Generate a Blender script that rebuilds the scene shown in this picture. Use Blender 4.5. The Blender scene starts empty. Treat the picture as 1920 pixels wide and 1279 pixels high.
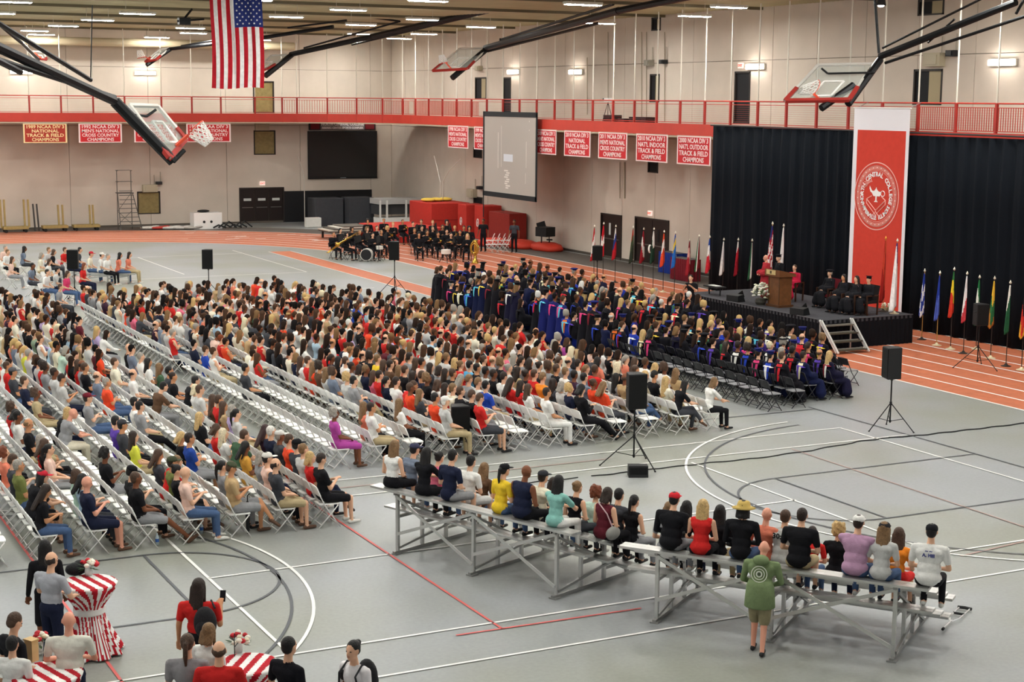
import bpy, bmesh, math, random
import numpy as np
from mathutils import Vector, Matrix, Euler
random.seed(11); RNG = np.random.default_rng(5)
PI = math.pi
SC = bpy.context.scene
C = SC.collection
# ------------------------------------------------------------------ camera
F = 2993.69; YAW, PITCH, ROLL = math.radians(27.0753), math.radians(8.6172), math.radians(-0.46827); EYE = 8.0
_f = np.array([math.sin(YAW)*math.cos(PITCH), math.cos(YAW)*math.cos(PITCH), -math.sin(PITCH)])
_r = np.array([math.cos(YAW), -math.sin(YAW), 0.0]); _d = np.cross(_f, _r)
_c, _s = math.cos(ROLL), math.sin(ROLL)
CAM = np.array([_c*_r+_s*_d, -_s*_r+_c*_d, _f])
def ray(x, y): return np.array([x-960, y-639.5, F]) @ CAM
def at(x, y, z=0.0):
    d = ray(x, y); return Vector(np.array([0, 0, EYE]) + d*(z-EYE)/d[2])
def atX(x, y, X):
    d = ray(x, y); return Vector(np.array([0, 0, EYE]) + d*X/d[0])
def atY(x, y, Y):
    d = ray(x, y); return Vector(np.array([0, 0, EYE]) + d*Y/d[1])
def atD(x, y, D):
    d = ray(x, y); return Vector(np.array([0, 0, EYE]) + d*D/F)
def proj(P):
    v = CAM @ (np.array(P, float)-[0, 0, EYE]); return 960+F*v[0]/v[2], 639.5+F*v[1]/v[2]
cam = bpy.data.objects.new('camera', bpy.data.cameras.new('camera')); C.objects.link(cam)
cam.data.sensor_width = 36; cam.data.lens = F*36/1920; cam.data.clip_end = 400
cam.matrix_world = Matrix(((CAM[0][0], -CAM[1][0], -CAM[2][0], 0), (CAM[0][1], -CAM[1][1], -CAM[2][1], 0), (CAM[0][2], -CAM[1][2], -CAM[2][2], EYE), (0, 0, 0, 1)))
SC.camera = cam
SC.view_settings.view_transform = 'Standard'; SC.view_settings.look = 'None'
SC.view_settings.gamma = 1; SC.view_settings.use_curve_mapping = False
SC.view_settings.exposure = 0.60
SC.cycles.max_bounces = 5; SC.cycles.diffuse_bounces = 4; SC.cycles.glossy_bounces = 2
SC.cycles.transmission_bounces = 4; SC.cycles.transparent_max_bounces = 8; SC.cycles.use_denoising = True
SC.cycles.caustics_reflective = False; SC.cycles.caustics_refractive = False
W = bpy.data.worlds.new('hall_air'); SC.world = W; W.use_nodes = True
W.node_tree.nodes['Background'].inputs[0].default_value = (0.97, 0.98, 1.0, 1)
W.node_tree.nodes['Background'].inputs[1].default_value = 0.40
LAMP_POWER = 120.0      # emission of the ceiling fixtures' diffusers
# ------------------------------------------------------------------ materials
def lin(h):
    h = h.lstrip('#'); v = [int(h[i:i+2], 16)/255 for i in (0, 2, 4)]
    return tuple(a/12.92 if a <= .04045 else ((a+.055)/1.055)**2.4 for a in v)+(1,)
MATS = {}
def M(hexc, rough=.75, metal=0., spec=.3, bump=0., bscale=40., var=0., vscale=5., alpha=1., emit=0., name=None):
    key = (hexc, rough, metal, spec, bump, bscale, var, vscale, alpha, emit)
    if key in MATS: return MATS[key]
    m = bpy.data.materials.new(name or 'paint_'+hexc.strip('#')); m.use_nodes = True
    nt = m.node_tree; b = nt.nodes['Principled BSDF']; col = lin(hexc)
    b.inputs['Base Color'].default_value = col; b.inputs['Roughness'].default_value = rough
    b.inputs['Metallic'].default_value = metal; b.inputs['Specular IOR Level'].default_value = spec
    if alpha < 1: b.inputs['Alpha'].default_value = alpha
    if emit: b.inputs['Emission Color'].default_value = col; b.inputs['Emission Strength'].default_value = emit
    if var or bump:
        tc = nt.nodes.new('ShaderNodeTexCoord')
        if var:
            n = nt.nodes.new('ShaderNodeTexNoise'); n.inputs['Scale'].default_value = vscale; n.inputs['Detail'].default_value = 5
            nt.links.new(tc.outputs['Object'], n.inputs['Vector'])
            mx = nt.nodes.new('ShaderNodeMapRange'); mx.inputs['From Min'].default_value = .3; mx.inputs['From Max'].default_value = .7
            mx.inputs['To Min'].default_value = 1-var; mx.inputs['To Max'].default_value = 1+var
            nt.links.new(n.outputs['Fac'], mx.inputs['Value'])
            v = nt.nodes.new('ShaderNodeVectorMath'); v.operation = 'SCALE'; v.inputs[0].default_value = col[:3]
            nt.links.new(mx.outputs[0], v.inputs['Scale']); nt.links.new(v.outputs[0], b.inputs['Base Color'])
        if bump:
            n2 = nt.nodes.new('ShaderNodeTexNoise'); n2.inputs['Scale'].default_value = bscale; n2.inputs['Detail'].default_value = 4
            nt.links.new(tc.outputs['Object'], n2.inputs['Vector'])
            bp = nt.nodes.new('ShaderNodeBump'); bp.inputs['Strength'].default_value = bump; bp.inputs['Distance'].default_value = .02
            nt.links.new(n2.outputs['Fac'], bp.inputs['Height']); nt.links.new(bp.outputs[0], b.inputs['Normal'])
    MATS[key] = m; return m
def cloth(h): return M(h, .88, spec=.15, bump=.5, bscale=14, var=.10, vscale=9)
def vcol_material(name):
    m = bpy.data.materials.new(name); m.use_nodes = True; b = m.node_tree.nodes['Principled BSDF']
    a = m.node_tree.nodes.new('ShaderNodeVertexColor'); a.layer_name = 'dye'
    m.node_tree.links.new(a.outputs[0], b.inputs['Base Color']); b.inputs['Roughness'].default_value = .85
    b.inputs['Specular IOR Level'].default_value = .15
    return m
# ------------------------------------------------------------------ mesh helpers
class MB:
    def __init__(s): s.v = []; s.f = []; s.m = []
    def add(s, vs, fs, mi=0):
        o = len(s.v); s.v += [tuple(p) for p in vs]; s.f += [tuple(i+o for i in f) for f in fs]; s.m += [mi]*len(fs); return s
    def box(s, c, d, rz=0., mi=0, taper=1.0):
        x, y, z = d[0]/2, d[1]/2, d[2]/2; cr, sr = math.cos(rz), math.sin(rz)
        vs = []
        for k, t in ((-1, 1), (1, taper)):
            for i, j in ((-1, -1), (1, -1), (1, 1), (-1, 1)):
                a, b = i*x*t, j*y*t; vs.append((c[0]+a*cr-b*sr, c[1]+a*sr+b*cr, c[2]+k*z))
        return s.add(vs, [(3, 2, 1, 0), (4, 5, 6, 7), (0, 1, 5, 4), (1, 2, 6, 5), (2, 3, 7, 6), (3, 0, 4, 7)], mi)
    def beam(s, p, q, w, h, mi=0, up=(0, 0, 1)):
        p = Vector(p); q = Vector(q); d = (q-p).normalized(); u = Vector(up)
        if abs(d.dot(u)) > .98: u = Vector((1, 0, 0))
        a = d.cross(u).normalized()*w/2; b = a.cross(d).normalized()*h/2
        vs = [p-a-b, p+a-b, p+a+b, p-a+b, q-a-b, q+a-b, q+a+b, q-a+b]
        return s.add(vs, [(0, 1, 2, 3), (7, 6, 5, 4), (0, 4, 5, 1), (1, 5, 6, 2), (2, 6, 7, 3), (3, 7, 4, 0)], mi)
    def tube(s, pts, r, n=8, mi=0, closed=False, cap=True):
        pts = [Vector(p) for p in pts]; N = len(pts); vs = []; prev = None
        for i, p in enumerate(pts):
            a = pts[i-1] if (i > 0 or closed) else p; b = pts[(i+1) % N] if (i < N-1 or closed) else p
            d = (b-a).normalized()
            if prev is None:
                u = Vector((0, 0, 1)) if abs(d.z) < .9 else Vector((1, 0, 0))
                e = d.cross(u).normalized()
            else:
                e = (prev-d*prev.dot(d)).normalized()
            prev = e; g = d.cross(e); rr = r[i] if isinstance(r, (list, tuple)) else r
            vs += [p+(e*math.cos(2*PI*k/n)+g*math.sin(2*PI*k/n))*rr for k in range(n)]
        fs = []
        for i in range(N if closed else N-1):
            j = (i+1) % N
            for k in range(n): fs.append((i*n+k, i*n+(k+1) % n, j*n+(k+1) % n, j*n+k))
        if cap and not closed: fs += [tuple(range(n))[::-1], tuple((N-1)*n+k for k in range(n))]
        return s.add(vs, fs, mi)
    def cyl(s, p, r, h, n=16, mi=0, r2=None): return s.tube([p, (p[0], p[1], p[2]+h)], [r, r if r2 is None else r2], n, mi)
    def lathe(s, c, prof, n=20, mi=0, sx=1., sy=1., wob=None):
        vs = []; 
        for i, (r, z) in enumerate(prof):
            for k in range(n):
                a = 2*PI*k/n; rr = r*(1+(wob(a, i) if wob else 0)); vs.append((c[0]+rr*sx*math.cos(a), c[1]+rr*sy*math.sin(a), c[2]+z))
        fs = [(i*n+k, i*n+(k+1) % n, (i+1)*n+(k+1) % n, (i+1)*n+k) for i in range(len(prof)-1) for k in range(n)]
        fs += [tuple(range(n))[::-1], tuple((len(prof)-1)*n+k for k in range(n))]
        return s.add(vs, fs, mi)
    def ell(s, c, r, n=12, m=8, mi=0, R=None):
        vs = []
        for i in range(m+1):
            t = PI*i/m
            for k in range(n):
                a = 2*PI*k/n; p = Vector((r[0]*math.sin(t)*math.cos(a), r[1]*math.sin(t)*math.sin(a), r[2]*math.cos(t)))
                if R is not None: p = R @ p
                vs.append((c[0]+p.x, c[1]+p.y, c[2]+p.z))
        fs = [(i*n+k, (i+1)*n+k, (i+1)*n+(k+1) % n, i*n+(k+1) % n) for i in range(m) for k in range(n)]
        return s.add(vs, fs, mi)
    def quad(s, a, b, c, d, mi=0): return s.add([a, b, c, d], [(0, 1, 2, 3)], mi)
    def mesh(s, name, mats=None, smooth=False):
        me = bpy.data.meshes.new(name); me.from_pydata(s.v, [], s.f)
        if mats:
            for m in mats: me.materials.append(m)
            me.polygons.foreach_set('material_index', s.m)
        if smooth: me.polygons.foreach_set('use_smooth', [True]*len(me.polygons))
        me.update(); return me
    def build(s, name, mats, parent=None, smooth=False, loc=None):
        if not isinstance(mats, (list, tuple)): mats = [mats]
        return link(name, s.mesh(name, mats, smooth), parent, loc)
def link(name, me, parent=None, loc=None):
    o = bpy.data.objects.new(name, me); C.objects.link(o)
    if parent: o.parent = parent
    if loc is not None: o.location = loc
    return o
def tag(o, label, cat, group=None, kind=None):
    o['label'] = label
    if cat: o['category'] = cat
    if group: o['group'] = group
    if kind: o['kind'] = kind
    return o
def thing(name, label, cat, loc=(0, 0, 0), rz=0., group=None):
    o = bpy.data.objects.new(name, None); C.objects.link(o); o.location = loc; o.rotation_euler = (0, 0, rz)
    o.empty_display_size = .1
    return tag(o, label, cat, group)
def struct(o, label=None):
    o['kind'] = 'structure'
    if label: o['label'] = label
    return o
def copytree(src, parent=None):
    c = src.copy(); C.objects.link(c)
    if parent: c.parent = parent
    for ch in src.children: copytree(ch, c)
    return c
def text_mesh(body, size, mat, align='CENTER', extrude=.004, sx=1., bold=0.):
    cu = bpy.data.curves.new('lettering', 'FONT'); cu.body = body; cu.size = size; cu.align_x = align; cu.align_y = 'CENTER'
    cu.extrude = extrude; cu.resolution_u = 2; cu.offset = bold; cu.space_line = .95
    o = bpy.data.objects.new('lettering', cu); C.objects.link(o)
    dg = bpy.context.evaluated_depsgraph_get(); me = bpy.data.meshes.new_from_object(o.evaluated_get(dg))
    bpy.data.objects.remove(o); me.materials.clear(); me.materials.append(mat)
    if sx != 1.: me.transform(Matrix.Diagonal((sx, 1, 1, 1)))
    return me
ORD = ['first', 'second', 'third', 'fourth', 'fifth', 'sixth', 'seventh', 'eighth', 'ninth', 'tenth', 'eleventh', 'twelfth', 'thirteenth', 'fourteenth', 'fifteenth', 'sixteenth', 'seventeenth', 'eighteenth', 'nineteenth', 'twentieth']
def ordn(n):
    if n < 20: return ORD[n]
    n += 1
    return {2: 'twenty', 3: 'thirty', 4: 'forty', 5: 'fifty'}[n//10]+('-'+ORD[n % 10-1] if n % 10 else 'th')
# ================================================================== STRUCTURE
XR, YB, ZC = 41.4, 98.8, 12.0; XL = -14.0; YF = -6.0
XT, YT = 38.7, 95.5           # inner edges of the raised running track
def floor_material():
    m = bpy.data.materials.new('gym_floor'); m.use_nodes = True; nt = m.node_tree; b = nt.nodes['Principled BSDF']
    tc = nt.nodes.new('ShaderNodeTexCoord')
    n = nt.nodes.new('ShaderNodeTexNoise'); n.inputs['Scale'].default_value = .22; n.inputs['Detail'].default_value = 3
    n2 = nt.nodes.new('ShaderNodeTexNoise'); n2.inputs['Scale'].default_value = 14; n2.inputs['Detail'].default_value = 8
    r = nt.nodes.new('ShaderNodeValToRGB'); r.color_ramp.elements[0].position = .38; r.color_ramp.elements[0].color = lin('#93958b'); r.color_ramp.elements[1].position = .62; r.color_ramp.elements[1].color = lin('#9da0a2')  # bluish end of the ramp puts cool patches of lamp light into the floor colour
    mx = nt.nodes.new('ShaderNodeMix'); mx.data_type = 'RGBA'; mx.blend_type = 'MULTIPLY'; mx.inputs['Factor'].default_value = .25
    nt.links.new(tc.outputs['Object'], n.inputs['Vector']); nt.links.new(tc.outputs['Object'], n2.inputs['Vector'])
    nt.links.new(n.outputs['Fac'], r.inputs[0]); nt.links.new(r.outputs[0], mx.inputs[6]); nt.links.new(n2.outputs['Fac'], mx.inputs[7])
    nt.links.new(mx.outputs[2], b.inputs['Base Color']); b.inputs['Roughness'].default_value = .42; b.inputs['Specular IOR Level'].default_value = .35
    return m
fl = MB(); fl.box(((XL+XR)/2, (YF+YB)/2, -.15), (XR-XL+1, YB-YF+1, .3))
floor = struct(fl.build('floor', floor_material())); floor['label'] = 'grey rubber gym floor with painted court and track lines'
TRK = M('#b86949', .6, var=.10, vscale=3., bump=.2, bscale=60)
WLINE = M('#ecebe6', .6); BLINE = M('#54565a', .6); RLINE = M('#d2625e', .6); PLINE = M('#e7b9a2', .6)
def bend(off, n=40):
    # track edge: straight along Y, then a rounded bend to run along the back wall
    cx, cy = 13.0, 71.0; a, b = 17.82+off, 18.6+off*1.02; pts = [(cx+a, 8.0)]
    for i in range(n+1):
        t = (PI/2)*i/n; e = 2/2.3
        pts.append((cx+a*abs(math.cos(t))**e, cy+b*math.sin(t)**e))
    pts.append((-13.5, cy+b)); return pts
def ribbon(mb, A, B, z, mi=0):
    k = len(A); mb.add([(x, y, z) for x, y in A]+[(x, y, z) for x, y in B], [(i, i+1, k+i+1, k+i) for i in range(k-1)], mi)
t_ = MB(); ribbon(t_, bend(0), bend(7.55), .004); t_.build('track_surface', TRK, floor)
for i, off in enumerate((0, 1.0, 2.06, 3.18, 4.26, 5.34, 6.42, 7.55)):
    l_ = MB(); w = .085; A, B = bend(off-w/2), bend(off+w/2); ribbon(l_, A, B, .008); l_.build('lane_line', WLINE, floor)
l_ = MB(); A, B = bend(7.6), bend(10.3); l_.add([(x, y, .002) for x, y in A]+[(min(x, XR), min(y, YB), .002) for x, y in B], [(i, i+1, len(A)+i+1, len(A)+i) for i in range(len(A)-1)]); l_.build('border_strip', M('#5c5650', .7, var=.1), floor)
s_ = MB(); s_.quad((26.55, 58, .004), (27.65, 58, .004), (27.65, 79.8, .004), (26.55, 79.9, .004)); s_.build('runway_strip', TRK, floor)
def lineseg(name, p, q, w, mat, z=.012):
    p = Vector((p[0], p[1], 0)); q = Vector((q[0], q[1], 0)); d = (q-p).normalized(); n = Vector((-d.y, d.x, 0))*w/2
    m = MB(); m.quad((*(p-n).xy, z), (*(q-n).xy, z), (*(q+n).xy, z), (*(p+n).xy, z)); return m.build(name, mat, floor)
def linearc(name, c, r, a0, a1, w, mat, z=.014, n=60):
    m = MB(); A = []; B = []
    for i in range(n+1):
        t = math.radians(a0+(a1-a0)*i/n); A.append((c[0]+(r-w/2)*math.cos(t), c[1]+(r-w/2)*math.sin(t))); B.append((c[0]+(r+w/2)*math.cos(t), c[1]+(r+w/2)*math.sin(t)))
    ribbon(m, B, A, z); return m.build(name, mat, floor)
for x in (26.5, 27.7): lineseg('strip_edge_line', (x, 58), (x, 79.9), .05, WLINE)
for p, q in (((-3, 21.25), (23, 21.2)), ((-3, 19.85), (23, 19.8)), ((10.6, 30.95), (24.92, 30.85)), ((10.2, 29.62), (25.9, 29.5)), ((7.28, 29.8), (7.28, 21.2)),
             ((7.28, 25.35), (19.5, 25.45)), ((19.45, 29.2), (19.45, 21.2)), ((24.92, 30.85), (24.92, 17)), ((25.0, 69.9), (25.0, 81.3)), ((19.55, 71), (19.55, 79.5)), ((10, 63.2), (25.5, 62.8)), ((12, 69.8), (25, 69.8)), ((12, 79.4), (25, 79.6))):
    lineseg('court_line', p, q, .055, WLINE)
for p, q in (((25.9, 33.4), (25.9, 17)), ((20.24, 27.17), (25.9, 27.17)), ((20.24, 23.53), (25.9, 23.53)), ((20.24, 27.17), (20.24, 23.53)), ((6.64, 27.17), (6.64, 23.53)), ((0, 27.2), (6.64, 27.17)), ((0, 23.53), (6.64, 23.53)), ((16.5, 33.1), (25.9, 33.1))):
    lineseg('black_court_line', p, q, .05, BLINE)
for p, q in (((10.56, 29.9), (10.56, 20.9)), ((4.83, 32), (4.83, 17)), ((22.35, 29.4), (22.1, 17)), ((9.8, 20.94), (13.0, 20.84)), ((10.56, 30.3), (18, 30.3)), ((19.7, 20.9), (23.5, 21.4))):
    lineseg('red_court_line', p, q, .045, RLINE if p[0] < 15 and p[1] != 30.3 else M('#a98f88', .6))
linearc('three_point_line', (24.75, 25.35), 6.665, 95, 265, .055, WLINE); linearc('three_point_line_black', (24.75, 25.35), 6.25, 95, 265, .05, BLINE)
linearc('three_point_line', (2.05, 25.35), 6.665, -85, 85, .055, WLINE); linearc('three_point_line_black', (2.12, 25.35), 6.255, -85, 85, .05, BLINE)
linearc('free_throw_circle', (20.24, 25.35), 1.82, 88, 272, .05, BLINE); linearc('free_throw_circle', (6.6, 25.35), 1.82, -92, 92, .05, BLINE)
for i in range(14):   # small painted shapes on the track near the far bend
    p = at(random.uniform(290, 590), random.uniform(433, 452)); lineseg('lane_mark', (p.x, p.y), (p.x+random.uniform(.5, 1.2), p.y+random.uniform(-.4, .4)), .12, WLINE)
# walls built of precast panels with recessed joints
WALL = M('#cdc0b2', .9, spec=.1, var=.05, vscale=.8, bump=.15, bscale=30)
WALLJ = M('#857b6d', .95)
def wall(name, horiz, holes, a0, a1, step):
    b = MB()
    if horiz: b.box(((a0+a1)/2, YB+.22, ZC/2+.5), (a1-a0+.6, .3, ZC+1))
    else: b.box((XR+.22, (a0+a1)/2, ZC/2+.5), (.3, a1-a0+.6, ZC+1))
    w = struct(b.build(name, WALLJ)); w['label'] = 'beige precast concrete wall behind the raised track' if horiz else 'long beige precast concrete wall behind stage and drapes'
    x = a0
    while x < a1-.1:
        x2 = min(x+step, a1)
        for z0, z1 in ((0, 6.2), (6.2, 9.75), (9.75, 12.6)):
            # cut openings out of the panel
            segs = [(x, x2, z0, z1)]
            for (h0, h1, k0, k1) in holes:
                out = []
                for (p, q, r, s) in segs:
                    if h1 <= p or h0 >= q or k1 <= r or k0 >= s: out.append((p, q, r, s)); continue
                    if h0 > p: out.append((p, h0, r, s))
                    if h1 < q: out.append((h1, q, r, s))
                    c0, c1 = max(p, h0), min(q, h1)
                    if k0 > r: out.append((c0, c1, r, k0))
                    if k1 < s: out.append((c0, c1, k1, s))
                segs = out
            m = MB()
            for (p, q, r, s) in segs:
                e = .012
                p2 = p+(e if p == x else 0); q2 = q-(e if q == x2 else 0); r2 = r+(e if r == z0 and r > 0 else 0); s2 = s-(e if s == z1 else 0)
                if horiz: m.box(((p2+q2)/2, YB+.035, (r2+s2)/2), (q2-p2, .07, s2-r2))
                else: m.box((XR+.035, (p2+q2)/2, (r2+s2)/2), (.07, q2-p2, s2-r2))
            if m.v: m.build('wall_panel', WALL, w)
        x = x2
    return w
BACK_OPEN = [(24.35, 25.8, .75, 2.15), (30.95, 33.8, 0, 2.2), (31.9, 33.35, 4.35, 5.9), (31.9, 33.3, 7.0, 9.0)]
RIGHT_OPEN = []
def ropen(x0, x1, y0, y1): # opening on the right wall from its picture corners
    a = atX(x0, y0, XR); b = atX(x1, y1, XR); r = (min(a.y, b.y), max(a.y, b.y), max(0, min(a.z, b.z)), max(a.z, b.z)); RIGHT_OPEN.append(r); return r
o_door1 = ropen(1129, 1164, 403, 487); o_door2 = ropen(1193, 1252, 411, 497)
o_door1 = (o_door1[0], o_door1[1], 0, 2.2); o_door2 = (o_door2[0], o_door2[1], 0, 2.25); RIGHT_OPEN[:] = [o_door1, o_door2]
o_w = [ropen(1222, 1239, 33, 57), ropen(1219, 1236, 139, 192), ropen(1215, 1234, 302, 325), ropen(1378, 1405, 134, 232), ropen(891, 912, 145, 186), ropen(943, 958, 145, 212),
       ropen(888, 904, 276, 297), ropen(888, 905, 368, 386), ropen(1722, 1770, 0, 27), ropen(1714, 1765, 130, 197)]
wall_back = wall('wall_back', True, BACK_OPEN, XL, XR, 4.9)
wall_right = wall('wall_right', False, RIGHT_OPEN, 20.0, YB, 3.06)
DARK = M('#17171a', .7); BRONZE = M('#2c2622', .5); WOODG = M('#8b7a4e', .5, var=.15); OFFW = M('#d9d5cb', .7)
def opening_fill(parent, r, kind, horiz=False):
    a0, a1, z0, z1 = r; ca, w, cz, h = (a0+a1)/2, a1-a0, (z0+z1)/2, z1-z0
    def bx(mb, u, du, zc, dz, dep, th, mi=0):
        if horiz: mb.box((u, YB+dep, zc), (du, th, dz), 0, mi)
        else: mb.box((XR+dep, u, zc), (th, du, dz), 0, mi)
    fr = MB()
    for u in (a0+.04, a1-.04): bx(fr, u, .08, cz, h, .03, .1)
    bx(fr, ca, w, z1-.04, .08, .03, .1); bx(fr, ca, w, z0+.03, .06, .03, .1)
    fr.build('window_frame', BRONZE, parent)
    p = MB()
    if kind == 'split':
        bx(p, a1-w*.25, w*.5, cz, h, .06, .02, 0); bx(p, a0+w*.25, w*.5-.03, cz, h-.1, .05, .02, 1)
        p.build('pane', [DARK, M('#a89a7a', .6)], parent)
    else:
        bx(p, ca, w-.1, cz, h-.1, .06, .02); p.build('pane', DARK if kind == 'dark' else WOODG, parent)
n = 1
for r, k in ((BACK_OPEN[0], 'wood'), (BACK_OPEN[2], 'wood'), (BACK_OPEN[3], 'wood')):
    w = struct(bpy.data.objects.new('window_%d' % n, None)); C.objects.link(w); n += 1; opening_fill(w, r, k, True); w['label'] = 'square recessed access window in the beige back wall'
for i, r in enumerate(o_w):
    w = struct(bpy.data.objects.new('window_%d' % n, None)); C.objects.link(w); n += 1; opening_fill(w, r, 'split' if i in (4, 1, 0, 9, 8) else 'dark'); w['label'] = 'narrow dark opening in the right wall'
def door(nm, r, leaves, horiz, lab):
    a0, a1, z0, z1 = r; d = struct(bpy.data.objects.new(nm, None)); C.objects.link(d); d['label'] = lab
    W_ = (a1-a0)/leaves
    def bx(mb, u, du, zc, dz, dep, th, mi=0):
        if horiz: mb.box((u, YB+dep, zc), (du, th, dz), 0, mi)
        else: mb.box((XR+dep, u, zc), (th, du, dz), 0, mi)
    fr = MB(); bx(fr, a0-.03, .08, z1/2, z1, .0, .12); bx(fr, a1+.03, .08, z1/2, z1, .0, .12); bx(fr, (a0+a1)/2, a1-a0+.14, z1+.03, .08, .0, .12); fr.build('door_frame', M('#2d2522', .5), d)
    for i in range(leaves):
        u = a0+W_*(i+.5); lf = MB(); bx(lf, u, W_-.03, z1/2, z1-.04, .04, .05)
        L = lf.build('door_leaf', M('#231a18', .4), d)
        g = MB(); bx(g, u+(.18 if leaves < 3 else 0), .16 if leaves < 3 else .5, 1.5, .6 if leaves < 3 else .16, .008, .02); g.build('door_glass', M('#c9ccc8', .2) if (leaves != 2) else DARK, L)
        h = MB(); bx(h, u, W_*.75, 1.0, .05, -.01, .05); h.build('push_bar', M('#7c7a76', .3, .8), L)
    return d
door('door_1', (30.95, 33.8, 0, 2.2), 3, True, 'black triple door with white signs and push bars')
door('door_2', o_door1, 1, False, 'dark brown door with a tall narrow light')
door('door_3', o_door2, 2, False, 'dark double door beneath the exit sign')
b = MB(); b.box((36.9, YB-.02, 1.0), (6.1, .06, 2.0)); struct(b.build('trim_1', M('#151518', .6)), 'black recessed bay low on the back wall')
b = MB(); b.box((XR-.02, 62, .06), (.05, 72, .12)); struct(b.build('baseboard_right', M('#4b443d', .7)))
b = MB(); b.box((13.7, YB-.02, .06), (55, .05, .12)); struct(b.build('baseboard_back', M('#5b534a', .7)))
# ceiling: corrugated deck, joists
cm = MB(); st = .30; y = YF; k = 0; prof = []
while y < YB: prof += [(y, ZC+.07), (y+.11, ZC+.07), (y+.15, ZC), (y+.26, ZC)]; y += st
vs = [(x, p[0], p[1]) for x in (XL, XR+.3) for p in prof]; nn = len(prof)
cm.add(vs, [(i, nn+i, nn+i+1, i+1) for i in range(nn-1)])
ceiling = struct(cm.build('ceiling', M('#b9b08e', .8, var=.08, vscale=1))); ceiling['label'] = 'olive tan corrugated metal roof deck'
for yy in np.arange(3, 98, 7.8):
    j = MB(); j.beam((XL, yy, ZC-.05), (XR, yy, ZC-.05), .18, .14); j.build('roof_beam', M('#6b634e', .8), ceiling)
d = MB(); d.tube([(16, 96.9, ZC-.85), (34, 96.9, ZC-.85)], .25, 14); tag(d.build('air_duct', M('#b7a98c', .6)), 'tan round air duct under the ceiling along back wall', 'duct')
# raised running track along the two walls
RED = M('#bf3a2c', .5, spec=.4, var=.06, vscale=2); REDP = M('#a82e26', .5, spec=.4)
track = struct(bpy.data.objects.new('trim_2', None)); C.objects.link(track); track['label'] = 'raised running track with red fascia and red railing'
# edge polyline (back straight, corner arc, right straight)
R_ = 6.0; edge = [(XL, YT)]
for i in range(11):
    t = PI/2*(1-i/10); edge.append((XT-R_+R_*math.cos(t), YT-R_+R_*math.sin(t)))
edge.append((XT, 8.0))
def strip(mb, pts, z0, z1, off=0., th=.1, mi=0):
    for a, b_ in zip(pts[:-1], pts[1:]):
        mb.beam((a[0], a[1], (z0+z1)/2), (b_[0], b_[1], (z0+z1)/2), th, z1-z0, mi)
f_ = MB(); strip(f_, edge, 6.48, 7.0); f_.build('fascia', RED, track)
f_ = MB(); strip(f_, edge, 6.40, 6.47, th=.16); f_.build('soffit_trim', M('#b9ae96', .7), track)
dk = MB(); E2 = [(p[0], p[1]) for p in edge]; O2 = [(XL, YB)]+[(min(XR, x*1.0+ (XR-XT)), min(YB, yy_+(YB-YT))) for x, yy_ in edge[1:-1]]+[(XR, 8.0)]
for z in (6.78, 6.44): dk.add([(x, yy_, z) for x, yy_ in E2]+[(x, yy_, z) for x, yy_ in O2], [(i, i+1, len(E2)+i+1, len(E2)+i) for i in range(len(E2)-1)])
dk.build('track_deck', M('#8f8474', .85), track)
for z, r in ((7.98, .028), (7.84, .014), (7.06, .016)):
    t = MB(); t.tube([(x, yy_, z) for x, yy_ in edge], r, 8); t.build('rail', RED, track)
posts = [(15.72+1.845*i, YT) for i in range(-1, 10)]+[]
posts = [(x, YT) for x in (13.9, 15.7, 17.45, 19.25, 21.1, 22.95, 25.15, 27.0, 28.8, 30.95, 32.7)]
for i in range(1, 10):
    t = PI/2*(1-i/10); posts.append((XT-R_+R_*math.cos(t), YT-R_+R_*math.sin(t))) if i % 2 else None
posts += [(XT, 75.07+1.94*k) for k in range(8, -1, -1)]+[(XT, 75.07-1.923*k) for k in range(1, 20)]
ROD = M('#d8d2c4', .4)
for i, (x, yy_) in enumerate(posts):
    m = MB(); m.box((x, yy_, 7.22), (.09, .09, 1.56)); m.build('post', REDP, track)
    m = MB(); m.tube([(x, yy_, 7.98), (x, yy_, ZC-.1)], .03, 6); m.build('hanger_rod', ROD, track)
pk = MB(); yy_ = 44.2
while yy_ > 30: pk.box((XT, yy_, 7.45), (.02, .02, .78)); yy_ -= .11
for i in range(60):
    t = PI/2*(1-i/60); pk.box((XT-R_+R_*math.cos(t), YT-R_+R_*math.sin(t), 7.45), (.02, .02, .78))
for yy_ in np.arange(80, 89, .12): pk.box((XT, yy_, 7.45), (.02, .02, .78))
o = pk.build('picket', RED, track); o['kind'] = 'stuff'
# thin wire guard panels
g = MB(); 
for zz in np.arange(7.15, 7.82, .085): g.tube([(x, q, zz) for x, q in edge], .0035, 3, cap=False)
o = g.build('guard_wire', RED, track); o['kind'] = 'stuff'
# ------------------------------------------------------------------ light fixtures
HOUS = M('#cfcabb', .6); GLOW = M('#fffffa', emit=LAMP_POWER, name='lamp_glow')
hm = MB(); hm.box((0, 0, .05), (.36, 1.5, .10)); HM = hm.mesh('housing', [HOUS])
LZ = 11.45
hg = MB(); hg.tube([(0, 0, .1), (0, 0, ZC-LZ)], .01, 4); HGM = hg.mesh('hanger', [HOUS])
gm = MB(); gm.box((0, 0, -.01), (.32, 1.4, .02)); GM = gm.mesh('diffuser', [GLOW])
known = [(65, 58), (119, 49), (183, 38), (258, 26), (357, 53), (653, 19), (537, 32), (677, 47), (676, 64), (803, 2), (792, 37), (795, 64), (902, 51), (1093, 9), (1367, 14), (22, 4)]
ks = []
def rowname(x, y): return ['left', 'second', 'third', 'fourth', 'right'][min(4, max(0, int((x-9)/6.6)))]
for i, (px, py) in enumerate(known):
    P = at(px, py, LZ); ks.append(P)
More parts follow.
